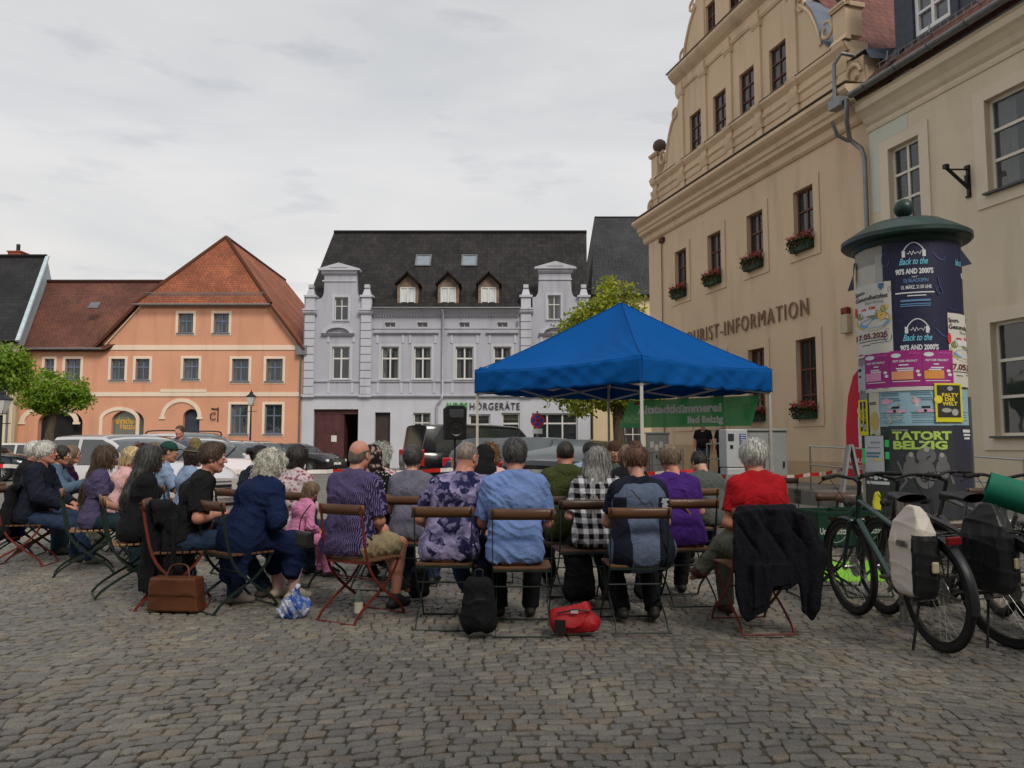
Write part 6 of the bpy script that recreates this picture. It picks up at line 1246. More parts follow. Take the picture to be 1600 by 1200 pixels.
# ---------------- blended surfaces (distance field + surface net) for bodies, clothes and bags ----------------
class Fld:
    def __init__(s, lo, hi, h):
        s.h = h; s.lo = np.array(lo, np.float32); n = np.ceil((np.array(hi)-lo)/h).astype(int)+1; s.n = n
        s.ax = [s.lo[i]+h*np.arange(n[i], dtype=np.float32) for i in range(3)]; s.F = np.full(n, .5, np.float32)
    def _reg(s, lo, hi):
        a = np.clip(np.floor((np.array(lo)-s.lo)/s.h).astype(int), 0, s.n-1); b = np.clip(np.ceil((np.array(hi)-s.lo)/s.h).astype(int)+1, 1, s.n)
        sl = tuple(slice(i, j) for i, j in zip(a, b)); return sl, s.ax[0][sl[0]][:, None, None], s.ax[1][sl[1]][None, :, None], s.ax[2][sl[2]][None, None, :]
    def mix(s, sl, d, k, op='u'):
        F = s.F[sl]
        if F.size == 0: return
        if op == 'u': h = np.maximum(k-np.abs(F-d), 0); s.F[sl] = np.minimum(F, d)-h*h/(4*k)
        else: h = np.maximum(k-np.abs(F+d), 0); s.F[sl] = np.maximum(F, -d)+h*h/(4*k)
    def cap(s, a, b, ra, rb=None, k=.03, flat=None, cut=None, op='u'):
        a = np.array(a, float); b = np.array(b, float); rb = ra if rb is None else rb; m = max(ra, rb)+k+2*s.h
        sl, X, Y, Z = s._reg(np.minimum(a, b)-m, np.maximum(a, b)+m)
        d = b-a; L2 = max(d@d, 1e-9); x, y, z = X-a[0], Y-a[1], Z-a[2]; t = np.clip((x*d[0]+y*d[1]+z*d[2])/L2, 0, 1)
        vx, vy, vz = x-d[0]*t, y-d[1]*t, z-d[2]*t; q = vx*vx+vy*vy+vz*vz
        if flat: n, sc = np.array(flat[0], float), flat[1]; n /= np.linalg.norm(n); dt = vx*n[0]+vy*n[1]+vz*n[2]; q = q+dt*dt*(1/sc**2-1)
        D = np.sqrt(q)-(ra+(rb-ra)*t)
        if flat and flat[1] < 1: D = D*(flat[1]*.35+.65)
        if cut is not None: c, n = np.array(cut[0], float), np.array(cut[1], float); n /= np.linalg.norm(n); D = np.maximum(D, (X-c[0])*n[0]+(Y-c[1])*n[1]+(Z-c[2])*n[2])
        s.mix(sl, D.astype(np.float32), k, op); return s
    def ell(s, c, r, k=.02, M=None, op='u'):
        c = np.array(c, float); r = np.array(r, float)*np.ones(3); m = r.max()+k+2*s.h; sl, X, Y, Z = s._reg(c-m, c+m); x, y, z = X-c[0], Y-c[1], Z-c[2]
        if M is not None: M = np.array(M); x, y, z = [M[i, 0]*x+M[i, 1]*y+M[i, 2]*z for i in range(3)]
        k0 = np.sqrt((x/r[0])**2+(y/r[1])**2+(z/r[2])**2); k1 = np.sqrt((x/r[0]**2)**2+(y/r[1]**2)**2+(z/r[2]**2)**2)+1e-6
        s.mix(sl, (k0*(k0-1)/k1).astype(np.float32), k, op); return s
    def plane(s, c, n):       # keep the side the normal does not point to
        n = np.array(n, float); n /= np.linalg.norm(n); X, Y, Z = s.ax[0][:, None, None], s.ax[1][None, :, None], s.ax[2][None, None, :]
        s.F = np.maximum(s.F, ((X-c[0])*n[0]+(Y-c[1])*n[1]+(Z-c[2])*n[2]).astype(np.float32)); return s
    def fn(s, f): X, Y, Z = s.ax[0][:, None, None], s.ax[1][None, :, None], s.ax[2][None, None, :]; s.F = f(s.F, X, Y, Z).astype(np.float32); return s
    def wrinkle(s, A, fr=22, seed=0, st=(1, 1, .6)):
        """local sharp ridges, like folds in cloth"""
        r = np.random.default_rng(seed); X, Y, Z = s.ax[0][:, None, None]*st[0], s.ax[1][None, :, None]*st[1], s.ax[2][None, None, :]*st[2]; o = 0; fr = fr*1.35
        wx = .05*np.sin(Z*9+Y*6+seed)+.02*np.sin(Z*23+seed*2); wz = .05*np.sin(X*11+Y*5+2*seed)+.02*np.sin(X*25+1)
        for i in range(6):
            d = r.normal(size=3); d /= np.linalg.norm(d); f = fr*r.uniform(.7, 1.5); e = r.normal(size=3)*6
            mk = np.clip(.15+np.sin(X*e[0]+Y*e[1]+Z*e[2]+r.uniform(0, 6)), 0, 1); o = o+(1-np.abs(np.sin(((X+wx)*d[0]+Y*d[1]+(Z+wz)*d[2])*f+r.uniform(0, 6))))**2.2*mk
        s.F = (s.F-A*(o*1.25-.55)).astype(np.float32); return s
    def poly(s, P, y0, th, fold, k=.01, ax=1, rd=.02):
        """flat sheet with outline P in (x, z) (or (y, z)), hanging at depth y0 with vertical folds"""
        X = s.ax[0] if ax == 1 else s.ax[1]; A_, Z = np.meshgrid(X, s.ax[2], indexing='ij'); d = np.full(A_.shape, 1e9); ins = np.zeros(A_.shape, bool); n = len(P)
        for i in range(n):
            a, b = P[i], P[(i+1) % n]; ex, ez = b[0]-a[0], b[1]-a[1]; t = np.clip(((A_-a[0])*ex+(Z-a[1])*ez)/(ex*ex+ez*ez), 0, 1); d = np.minimum(d, np.hypot(A_-a[0]-ex*t, Z-a[1]-ez*t)); ins ^= ((a[1] > Z) != (b[1] > Z)) & (A_ < ex*(Z-a[1])/(ez if abs(ez) > 1e-9 else 1e-9)+a[0])
        d = np.where(ins, -d, d); yc = y0+fold(A_, Z); q = s.ax[1][None, :, None] if ax == 1 else s.ax[0][:, None, None]
        if ax == 1: D, Y0 = d[:, None, :], yc[:, None, :]
        else: D, Y0 = d[None, :, :], yc[None, :, :]
        e = np.abs(q-Y0)-th; r_ = min(rd, th*.8); D2 = np.minimum(np.maximum(D+r_, e+r_), 0)+np.sqrt(np.maximum(D+r_, 0)**2+np.maximum(e+r_, 0)**2)-r_
        s.mix(tuple(slice(0, None) for _ in range(3)), D2.astype(np.float32), k); return s
    def net(s):
        F = s.F; F[0] = F[-1] = .5; F[:, 0] = F[:, -1] = .5; F[:, :, 0] = F[:, :, -1] = .5; S = F < 0; nx, ny, nz = F.shape
        cn = [(i, j, k) for i in (0, 1) for j in (0, 1) for k in (0, 1)]; sub = lambda A, c: A[c[0]:nx-1+c[0], c[1]:ny-1+c[1], c[2]:nz-1+c[2]]
        cnt = sum(sub(S, c).astype(np.int8) for c in cn); act = (cnt > 0) & (cnt < 8); I = np.argwhere(act); n = len(I)
        if n == 0: return np.zeros((0, 3)), np.zeros((0, 4), int)
        idx = np.full(act.shape, -1, np.int32); idx[act] = np.arange(n); P = np.zeros((n, 3)); W = np.zeros(n)
        for a in cn:
            for ax in range(3):
                if a[ax]: continue
                b = list(a); b[ax] = 1; fa = F[I[:, 0]+a[0], I[:, 1]+a[1], I[:, 2]+a[2]]; fb = F[I[:, 0]+b[0], I[:, 1]+b[1], I[:, 2]+b[2]]; m = (fa < 0) != (fb < 0)
                t = np.where(m, fa/np.where(fa == fb, 1, fa-fb), 0); q = np.array(a, float)[None, :].repeat(n, 0); q[:, ax] += t; P[m] += q[m]; W[m] += 1
        V = (P/W[:, None]+I)*s.h+s.lo; Q = []
        for ax in range(3):
            o = [0, 0, 0]; o[ax] = 1; A_ = S[:nx-o[0], :ny-o[1], :nz-o[2]]; B_ = S[o[0]:, o[1]:, o[2]:]; E = np.argwhere(A_ != B_); u, v = [(1, 2), (2, 0), (0, 1)][ax]
            E = E[(E[:, u] > 0) & (E[:, v] > 0) & (E[:, u] < F.shape[u]-1) & (E[:, v] < F.shape[v]-1)]; sg = S[E[:, 0], E[:, 1], E[:, 2]]
            def ix(du, dv): G_ = E.copy(); G_[:, u] -= du; G_[:, v] -= dv; return idx[G_[:, 0], G_[:, 1], G_[:, 2]]
            q = np.stack([ix(1, 1), ix(0, 1), ix(0, 0), ix(1, 0)], 1); q[~sg] = q[~sg][:, ::-1]; Q.append(q)
        return V, np.concatenate(Q)
def mesh_obj(name, parts, mats, parent=None, loc=None, smooth=True):
    """parts: (V, F, material index or array)"""
    V = []; F = []; Mi = []; o = 0
    for v, f, m in parts:
        if len(v) == 0: continue
        V.append(np.asarray(v, float)); fl = [tuple(int(i)+o for i in q) for q in (f.tolist() if hasattr(f, 'tolist') else f)]; F += fl; Mi += (list(m) if hasattr(m, '__len__') else [m]*len(fl)); o += len(v)
    me = bpy.data.meshes.new(name); me.from_pydata(np.concatenate(V).tolist() if V else [], [], F)
    for q in mats: me.materials.append(q)
    me.polygons.foreach_set('material_index', np.array(Mi, np.int32)); me.polygons.foreach_set('use_smooth', [smooth]*len(F)); me.update()
    ob = bpy.data.objects.new(name, me); C.objects.link(ob); ob.parent = parent
    if loc is not None: ob.location = loc
    return ob
def xf(V, M): V = np.asarray(V); A_ = np.array(M); return V@A_[:3, :3].T+A_[:3, 3]
def skin(name, c):
    if name in MATS: return MATS[name]
    m = bpy.data.materials.new(name); nt, N, L, p = nodes_of(m); tc = N('ShaderNodeTexCoord').outputs['Object']
    L(mixc(N, L, 'MIX', noise_fac(N, L, tc, 14, .35, .7, 4), c, (c[0]*1.02, c[1]*.82, c[2]*.76)), p.inputs['Base Color']); p.inputs['Roughness'].default_value = .52; p.inputs['Specular IOR Level'].default_value = .35
    p.inputs['Subsurface Weight'].default_value = .12; p.inputs['Subsurface Radius'].default_value = (.8, .3, .15); p.inputs['Subsurface Scale'].default_value = .015; MATS[name] = m; return m
SK = {'fair': skin('skin_fair', (.50, .29, .215)), 'rosy': skin('skin_rosy', (.52, .26, .19)), 'tan': skin('skin_tan', (.40, .22, .145))}
lipm = skin('lips', (.36, .12, .10)); eyew = mat('eye_white', (.62, .6, .57), .2, var=.02); eyed = mat('eye_iris', (.03, .025, .02), .15)
def hairmat(name, c):
    if name in MATS: return MATS[name]
    m = bpy.data.materials.new(name); nt, N, L, p = nodes_of(m); tc = N('ShaderNodeTexCoord').outputs['Object']
    f = noise_fac(N, L, tc, 26, .3, .7, 5, (2.2, 2.2, .35)); L(mixc(N, L, 'MIX', f, tuple(x*.45 for x in c), tuple(min(.8, x*1.35) for x in c)), p.inputs['Base Color']); p.inputs['Roughness'].default_value = .5; p.inputs['Specular IOR Level'].default_value = .4
    bp = N('ShaderNodeBump'); bp.inputs['Strength'].default_value = .6; bp.inputs['Distance'].default_value = .01; L(f, bp.inputs['Height']); L(bp.outputs[0], p.inputs['Normal']); MATS[name] = m; return m
def cloth(name, c, pat=None, c2=None, rough=.9):
    """fabric with optional pattern in the garment's own space"""
    if name in MATS: return MATS[name]
    m = bpy.data.materials.new(name); nt, N, L, p = nodes_of(m); tc = N('ShaderNodeTexCoord').outputs['Object']; base = None
    def wave(dr, sc, lo=.45, hi=.55, co=tc): w_ = N('ShaderNodeTexWave'); w_.bands_direction = dr; w_.inputs['Scale'].default_value = sc; w_.inputs['Distortion'].default_value = .25; L(co, w_.inputs[0]); r = N('ShaderNodeMapRange'); r.inputs[1].default_value = lo; r.inputs[2].default_value = hi; L(w_.outputs['Fac'], r.inputs[0]); return r.outputs[0]
    if pat == 'stripe': base = mixc(N, L, 'MIX', wave('X', 26, .55, .75), c, c2); base = mixc(N, L, 'MULTIPLY', .5, base, mixc(N, L, 'MIX', wave('Z', 36), (.65, .65, .75), (1, 1, 1)))
    elif pat == 'check':
        base = mixc(N, L, 'MIX', wave('X', 3.9), c, c2); b2 = mixc(N, L, 'MIX', wave('Z', 3.9), c, c2); base = mixc(N, L, 'MIX', .5, base, b2); gm_ = N('ShaderNodeGamma'); L(base, gm_.inputs[0]); gm_.inputs[1].default_value = 1.5; base = gm_.outputs[0]
    elif pat == 'tie':
        v = N('ShaderNodeTexVoronoi'); v.inputs['Scale'].default_value = 11; v.feature = 'F1'; n_ = N('ShaderNodeTexNoise'); n_.inputs['Scale'].default_value = 9; L(tc, n_.inputs[0]); ad = N('ShaderNodeVectorMath'); ad.operation = 'MULTIPLY_ADD'; L(n_.outputs[1], ad.inputs[0]); ad.inputs[1].default_value = (.16, .16, .16); L(tc, ad.inputs[2]); L(ad.outputs[0], v.inputs['Vector'])
        r = N('ShaderNodeMapRange'); r.inputs[1].default_value = .54; r.inputs[2].default_value = .60; sp = N('ShaderNodeSeparateColor'); L(v.outputs['Color'], sp.inputs[0]); L(sp.outputs[0], r.inputs[0]); base = mixc(N, L, 'MIX', r.outputs[0], c, c2); base = mixc(N, L, 'MIX', noise_fac(N, L, tc, 20, .48, .6, 2), base, mixc(N, L, 'MIX', .55, c, c2))
    elif pat == 'dots': v = N('ShaderNodeTexVoronoi'); v.inputs['Scale'].default_value = 38; v.inputs['Randomness'].default_value = .25; L(tc, v.inputs['Vector']); r = N('ShaderNodeMapRange'); r.inputs[1].default_value = .30; r.inputs[2].default_value = .22; L(v.outputs['Distance'], r.inputs[0]); base = mixc(N, L, 'MIX', r.outputs[0], c, c2)
    elif pat == 'flower': v = N('ShaderNodeTexVoronoi'); v.inputs['Scale'].default_value = 24; L(tc, v.inputs['Vector']); r = N('ShaderNodeMapRange'); r.inputs[1].default_value = .5; r.inputs[2].default_value = .3; L(v.outputs['Distance'], r.inputs[0]); base = mixc(N, L, 'MIX', r.outputs[0], c, c2)
    else: base = mixc(N, L, 'MIX', noise_fac(N, L, tc, 7, .3, .7, 4), tuple(x*.86 for x in c), tuple(x*1.14 for x in c))
    L(base, p.inputs['Base Color']); p.inputs['Roughness'].default_value = rough; p.inputs['Specular IOR Level'].default_value = .2; 
    n_ = N('ShaderNodeTexNoise'); n_.inputs['Scale'].default_value = 16; n_.inputs['Detail'].default_value = 5; n_.inputs['Distortion'].default_value = .8; L(tc, n_.inputs[0]); bp = N('ShaderNodeBump'); bp.inputs['Strength'].default_value = .7; bp.inputs['Distance'].default_value = .025; L(n_.outputs[0], bp.inputs['Height']); L(bp.outputs[0], p.inputs['Normal'])
    MATS[name] = m; return m
# ---- heads, hair, hands (cached, in their own frames) ----
CACHE = {}
def head_mesh(fem, h):
    key = ('head', fem, h)
    if key in CACHE: return CACHE[key]
    f = Fld((-.11, -.13, -.19), (.11, .145, .14), h); j = .9 if fem else 1
    f.ell((0, -.010, .022), (.075, .094, .093), .01); f.ell((0, .02, -.038), (.060*j, .070, .080), .03); f.ell((0, .062, -.10*(.97 if fem else 1)), (.024*j, .022, .018), .02)
    for s in (-1, 1): f.cap((s*.050*j, .0, -.062), (s*.018, .052, -.100), .022, .018, .025); f.ell((s*.040, .060, -.03), (.020, .018, .02), .02)
    f.cap((-.036, .078, .030), (.036, .078, .030), .012, k=.02); f.cap((0, .084, .014), (0, .107, -.026), .008, .0125 if not fem else .0105, k=.010)
    for s in (-1, 1): f.ell((s*.012, .098, -.030), (.008, .009, .007), .006); f.ell((s*.031, .102, .008), (.0165, .016, .011), .014, op='s')
    f.ell((0, .088, -.060), (.023, .011, .0055), .005); f.ell((0, .087, -.071), (.020, .011, .006), .005)
    for s in (-1, 1): f.ell((s*.077, -.012, -.006), (.009, .021, .031), .006); f.ell((s*.086, -.008, -.002), (.006, .012, .018), .004, op='s')
    f.cap((0, -.022, -.06), (0, -.040, -.17), .052*(.86 if fem else 1), .056*(.88 if fem else 1), .03)
    V, Q = f.net(); c = V[Q].mean(1); m = ((np.abs(c[:, 0]) < .024) & (c[:, 1] > .084) & (c[:, 2] < -.054) & (c[:, 2] > -.078)).astype(int); CACHE[key] = (V, Q, m); return CACHE[key]
def eyes():
    if 'eyes' in CACHE: return CACHE['eyes']
    P = []
    for s in (-1, 1):
        for c, r, m in (((s*.031, .081, .007), .0135, 2), ((s*.0315, .0895, .007), .0068, 3)):
            b = MB(); b.lathe([(r*math.sin(a), -r*math.cos(a)) for a in np.linspace(0, PI, 7)], 10, 0, c, 'y'); P.append((b.v, b.f, m))
    CACHE['eyes'] = P; return P
def ribbons(n, roots, dirs, L_, w_, seed, curl=0, sag=0, lift=.2, segs=4):
    r = np.random.default_rng(seed); V = []; F = []
    for k in r.integers(0, len(roots), n):
        p = roots[k].copy(); nrm, d = dirs[k]; d = d+nrm*lift+r.normal(0, .15, 3); l = L_*r.uniform(.6, 1.2); w0 = w_*r.uniform(.6, 1.3); ph = r.uniform(0, 6); o = len(V); side = np.cross(d, nrm); side /= np.linalg.norm(side)+1e-6
        for i in range(segs+1):
            q = w0*(1-(i/segs)**2*.85)/2; V.append(p+side*q); V.append(p-side*q); d = d/(np.linalg.norm(d)+1e-6); c = side*math.sin(ph+i*2.2)*curl+nrm*math.cos(ph+i*2.2)*curl; p = p+(d+c)*l/segs; d = d+np.array((0, 0, -sag))-nrm*lift*.35
        F += [(o+2*i, o+2*i+1, o+2*i+3, o+2*i+2) for i in range(segs)]
    return np.array(V), F
def hair_mesh(style, h, seed):
    f = Fld((-.17, -.27, -.50), (.17, .16, .23), h); C0 = (0, -.012, .024)
    def hairline(F, X, Y, Z, lo=0): return np.maximum(F, (.072-lo-.95*(.088-Y)-Z+.0*X)*.72)
    face = lambda F, X, Y, Z: np.maximum(F, .05-np.sqrt(((X)/.066*.05)**2+((Y-.105)/1.35)**2+((Z+.035)/2.0)**2))
    L_, wd, n, curl, sag, lift = .03, .006, 500, 0, .1, .35
    if style == 'short': f.ell(C0, (.086, .106, .104), .01).fn(lambda F, X, Y, Z: hairline(F, X, Y, Z, .01)); n = 900
    elif style == 'crew': f.ell(C0, (.082, .101, .099), .01).fn(lambda F, X, Y, Z: hairline(F, X, Y, Z, 0)); L_ = .014; n = 900; wd = .004
    elif style == 'full': f.ell((0, -.018, .034), (.094, .112, .106), .01).ell((0, .04, .10), (.06, .05, .03), .03).fn(lambda F, X, Y, Z: hairline(F, X, Y, Z, .03)); n = 1300; L_ = .035; curl = .35
    elif style == 'white_short': f.ell((0, -.018, .032), (.098, .116, .108), .01).fn(lambda F, X, Y, Z: hairline(F, X, Y, Z, .035)); n = 1900; L_ = .045; curl = .3; lift = .45
    elif style == 'bald': f.ell(C0, (.0785, .0985, .097), .01).ell((0, -.035, -.035), (.068, .072, .062), .02).fn(lambda F, X, Y, Z: np.maximum(hairline(F, X, Y, Z, -.015), Z-.030-.25*Y+.012*np.sin(X*60))); L_ = .014; n = 900; wd = .004; lift = .1
    elif style == 'stubble': f.ell(C0, (.0762, .0955, .0945), .005).fn(lambda F, X, Y, Z: hairline(F, X, Y, Z, -.01)); L_ = .004; n = 60; wd = .002
    elif style in ('curly', 'redcurly'): f.ell((0, -.022, .035), (.118, .125, .115), .01).ell((0, -.05, -.03), (.12, .09, .09), .03).fn(face).wrinkle(.012, 75, seed, (1, 1, 1)); n = 3600; L_ = .045; curl = .9; sag = .2; lift = .22; wd = .006
    elif style == 'wavybob': f.ell((0, -.018, .03), (.098, .112, .104), .01).cap((-.045, -.035, -.02), (-.075, -.03, -.11), .066, .042, .04).cap((.045, -.035, -.02), (.075, -.03, -.11), .066, .042, .04).cap((0, -.05, -.02), (0, -.06, -.13), .09, .07, .04).fn(face).wrinkle(.010, 60, seed, (1.3, 1.3, .5)); n = 5200; L_ = .055; curl = .8; sag = .45; lift = .12; wd = .0055
    elif style == 'bob': f.ell((0, -.016, .030), (.095, .112, .104), .01).cap((0, -.045, .0), (0, -.055, -.075), .088, .065, .04).cap((-.055, -.01, 0), (-.068, -.005, -.07), .035, .022, .04).cap((.055, -.01, 0), (.068, -.005, -.07), .035, .022, .04).fn(face).wrinkle(.004, 60, seed, (1.5, 1.5, .3)); n = 1300; L_ = .05; sag = .6; lift = .1
    elif style == 'pixie': f.ell((0, -.016, .030), (.092, .110, .104), .01).fn(lambda F, X, Y, Z: hairline(F, X, Y, Z, .045)).fn(face); n = 1300; L_ = .05; sag = .4; lift = .1
    elif style in ('long', 'longthin'):
        e = -.40 if style == 'long' else -.36 if seed % 2 else -.37; f.ell((0, -.016, .028), (.096, .112, .104), .01).cap((0, -.06, .0), (0, -.18, e), .088, .055, .05, flat=((0, 1, 0), .62)).cap((-.05, -.035, 0), (-.075, -.135, e+.05), .055, .035, .04).cap((.05, -.035, 0), (.075, -.135, e+.05), .055, .035, .04).fn(face).wrinkle(.006, 60, seed, (1.6, 1.6, .16)); n = 2200; L_ = .14; sag = 1.0; lift = .06; curl = .15
    elif style in ('bun', 'lowbun'):
        c = (0, -.045, .120) if style == 'bun' else (0, -.13, .06); f.ell((0, -.016, .028), (.089, .108, .101), .01).fn(lambda F, X, Y, Z: hairline(F, X, Y, Z, .02)); f.ell(c, (.040, .036, .036), .012).wrinkle(.003, 80, seed, (1, 1, 1)); n = 900; L_ = .035; curl = .4
    V, Q = f.net(); nr = np.zeros_like(V); a, b, c = V[Q[:, 0]], V[Q[:, 1]], V[Q[:, 2]]; fn_ = np.cross(b-a, c-a)
    for i in range(4): np.add.at(nr, Q[:, i], fn_)
    nr /= np.linalg.norm(nr, axis=1, keepdims=True)+1e-9; crown = np.array((0, -.04, .14)); d = V-crown; d -= nr*(d*nr).sum(1)[:, None]; d /= np.linalg.norm(d, axis=1, keepdims=True)+1e-6
    if sag > .3: g_ = np.array((0, 0, -1.))-nr*(-nr[:, 2])[:, None]; d = d+g_*1.2; d /= np.linalg.norm(d, axis=1, keepdims=True)+1e-6
    ok = np.ones(len(V), bool) if style in ('curly', 'redcurly') else ~((V[:, 1] > .07) & (V[:, 2] < .07))
    I = np.nonzero(ok)[0]; dens = 1 if h < .0065 else .5
    R_, RF = ribbons(int(n*dens), V[I]-nr[I]*.002, list(zip(nr[I], d[I])), L_, wd/math.sqrt(dens), seed, curl, sag, lift)
    return [(V, Q, 0), (R_, RF, 0)]
def hand_mesh(kind, h):
    key = ('hand', kind, h)
    if key in CACHE: return CACHE[key]
    f = Fld((-.07, -.05, -.11), (.09, .20, .06), h); c1, c2 = {'relaxed': (.45, .55), 'hold': (1.15, 1.15), 'flat': (.18, .2)}[kind]
    f.cap((0, -.03, 0), (0, .02, 0), .025, .026, .02, flat=((0, 0, 1), .75)); f.cap((-.018, .03, 0), (.018, .035, 0), .024, .026, .02, flat=((0, 0, 1), .55)); f.cap((-.026, .078, 0), (.026, .082, 0), .017, .018, .02, flat=((0, 0, 1), .7))
    for x, L_, c in ((-.032, .060, 1.15), (-.0115, .074, 1.0), (.0105, .080, .95), (.031, .072, .85)):
        a1 = c1*c; p = np.array((x, .082+.006*(1-abs(x)/.03), 0)); q = p+np.array((x*.12, math.cos(a1), -math.sin(a1)))*L_*.5; a2 = a1+c2*c; r = q+np.array((x*.05, math.cos(a2), -math.sin(a2)))*L_*.33; a3 = a2+c2*c*.5; s_ = r+np.array((0, math.cos(a3), -math.sin(a3)))*L_*.25
        f.cap(p, q, .0092, .0082, .005); f.cap(q, r, .0082, .0075, .003); f.cap(r, s_, .0075, .0062, .003)
    t0 = np.array((.024, .018, -.008)); t1 = np.array((.050, .050, -.022)); t2 = np.array((.052, .080, -.036)) if kind != 'hold' else np.array((.030, .078, -.048)); f.cap(t0, t1, .015, .0115, .012); f.cap(t1, t2, .0105, .0085, .004)
    V, Q = f.net(); CACHE[key] = (V, Q); return CACHE[key]
def frame_m(o, y, z):
    y = Vector(y).normalized(); z = Vector(z); x = y.cross(z).normalized(); z = x.cross(y); M_ = Matrix((x, y, z)).transposed().to_4x4(); M_.translation = Vector(o); return M_
def ik(A_, B_, l1, l2, hint):
    A_, B_, hint = Vector(A_), Vector(B_), Vector(hint); d = B_-A_; L_ = min(d.length, (l1+l2)*.995); u = d.normalized(); a = (l1*l1-l2*l2+L_*L_)/(2*L_); h = math.sqrt(max(l1*l1-a*a, 1e-6)); n = (hint-u*hint.dot(u)).normalized(); return A_+u*a+n*h, A_+u*L_
ARM = {'lap': ((.06, .27, .64), (-.7, .6, -.1), 'relaxed'), 'thigh': ((.16, .36, .655), (-.1, 1, -.2), 'flat'), 'phone': ((.09, .32, .84), (-.35, .75, .35), 'hold'), 'low': ((.08, .32, .70), (-.6, .8, 0), 'hold'), 'fold': ((-.07, .19, .83), (-1, .15, .1), 'relaxed'), 'face': ((.07, .20, 1.02), (-.3, .2, .9), 'relaxed'), 'side': ((.25, .02, .82), (0, .15, -1), 'relaxed'), 'elbow': ((.10, .30, .74), (-.6, .6, 0), 'hold')}
def person(label, px, Y, rz, fem=False, b=1.0, skin_='fair', hair=('short', 'brown'), top=('tee', None), bot=('trousers', None), shoes=None, arms=('lap', 'lap'), legs=('flat', 'flat'), lean=.12, head=(0, 0, 0), stand=False, scale=1.0, h=.010, z0=0, glasses=False, seatshift=0, side=0, slouch=0):
    x = X_at(px, Y, .9); t = thing('person', label, 'person', (x, Y, z0), R(rz)); sk = SK[skin_]; seed = sum(map(ord, label)) % 9973; rr_ = random.Random(seed)
    W = b*(.90 if fem else 1); hz = .92 if stand else .545; hs = .93 if fem else 1.0; hip = Vector((0, seatshift, hz))
    rot = lambda v, a: Vector((v[0]+v[2]*side, v[1]*math.cos(a)+v[2]*math.sin(a), v[2]*math.cos(a)-v[1]*math.sin(a)))
    p1 = hip+rot((0, 0, .17*hs), lean*.6); p2 = p1+rot((0, .0, .19*hs), lean*1.1); nb = p2+rot((0, .0, .165*hs), lean*1.5+slouch); hc = nb+rot((0, .035, .165*(.97 if fem else 1)), lean*.6+slouch*.5)
    sh = {s: nb+Vector((s*.165*W, -.005, -.055)) for s in (1, -1)}; hipj = {s: hip+Vector((s*.095*W, .0, -.01)) for s in (1, -1)}
    # limbs
    A_ = {}
    for s, nm in zip((1, -1), arms):
        wr, hd, hk = ARM[nm] if isinstance(nm, str) else nm
        tg = Vector((s*wr[0], wr[1]+seatshift, wr[2]+(hz-.545 if nm in ('face', 'phone', 'fold', 'elbow') and stand else 0)))
        if nm in ('phone', 'face', 'fold'): tg += Vector((0, (nb.y-hip.y)*.7, 0))
        if nm == 'side' and stand: tg = Vector((s*.27, .03, .84))
        el, w_ = ik(sh[s], tg, .285*hs, .25*hs, (s*.75, -.55, -.5) if nm != 'face' else (s*.3, -.1, -1)); A_[s] = (el, w_, Vector((s*hd[0], hd[1], hd[2])), hk)
    Lg = {}
    for s, nm in zip((1, -1), legs):
        an, kh, toe = {'flat': ((s*.12, .42, .085), (s*.15, 1, .8), (s*.1, 1, 0)), 'under': ((s*.12, .12, .10), (s*.1, 1, .5), (s*.1, .9, -.2)), 'wide': ((s*.22, .40, .085), (s*.5, 1, .7), (s*.35, 1, 0)), 'stretch': ((s*.12, .66, .085), (s*.05, .6, 1), (s*.1, 1, .15)), 'crossover': ((-s*.30, .46, .33), (s*.2, 1, .9), (-s*.55, .8, -.25)), 'crosslow': ((-s*.08, .50, .2), (0, 1, .8), (-s*.3, 1, -.35)), 'up': ((s*.16, .36, .085), (s*.2, 1, .9), (s*.2, 1, 0)), 'stand': ((s*.10, .0, .085), (s*.1, 1, 0), (s*.2, 1, 0)), 'step': ((s*.1, .22, .085), (s*.1, 1, 0), (s*.1, 1, 0))}[nm]
        kn, ak = ik(hipj[s], Vector(an)+Vector((0, seatshift, 0)), .44*hs if not stand else .43, .43*hs if not stand else .42, kh); Lg[s] = (kn, ak, Vector(toe))
    lo = Vector((-.62, -.36, -.02)); hi = Vector((.62, .98 if not stand else .5, hz+.78*hs))
    fat = b if b > 1 else 1
    def torso(f, o, k=.05, low=True):
        if low: f.cap(hip+Vector((-.080*W, -.02, 0)), hip+Vector((.080*W, -.02, 0)), .104*fat+o, k=k)
        f.cap(hip+Vector((-.055*W, .01, .05)), hip+Vector((.055*W, .01, .05)), .104*fat+o, k=k)
        f.cap(p1+Vector((-.06*W, .01, 0)), p1+Vector((.06*W, .01, 0)), .105*fat*(.95 if fem else 1.02)+o, k=k, flat=((0, 1, 0), .92)); f.cap(p2+Vector((-.085*W, 0, 0)), p2+Vector((.085*W, 0, 0)), .108+o, k=k, flat=((0, 1, 0), .88))
        f.cap(nb+Vector((-.135*W, -.01, -.06)), nb+Vector((.135*W, -.01, -.06)), .058+o, k=k); f.cap(p2+Vector((0, -.01, .03)), nb+Vector((0, -.012, -.02)), .10+o, .062+o, k=k)
        for s in (1, -1): f.cap(nb+Vector((s*.04, -.012, .0)), sh[s]+Vector((-s*.02, 0, .0)), .045+o, .052+o, k=k)
        if fem:
            for s in (1, -1): f.ell(p2+Vector((s*.07*W, .09, .0)), .055+o, k)
        if b > 1.05: f.ell(p1+Vector((0, .09, -.03)), (.15*b+o, .11*b+o, .13*b+o), k)
    # body
    f = Fld(lo, hi, h); torso(f, 0); f.cap(nb+Vector((0, -.01, -.02)), hc+Vector((0, -.035, -.10)), .058*(.88 if fem else 1), .052*(.88 if fem else 1), .03)
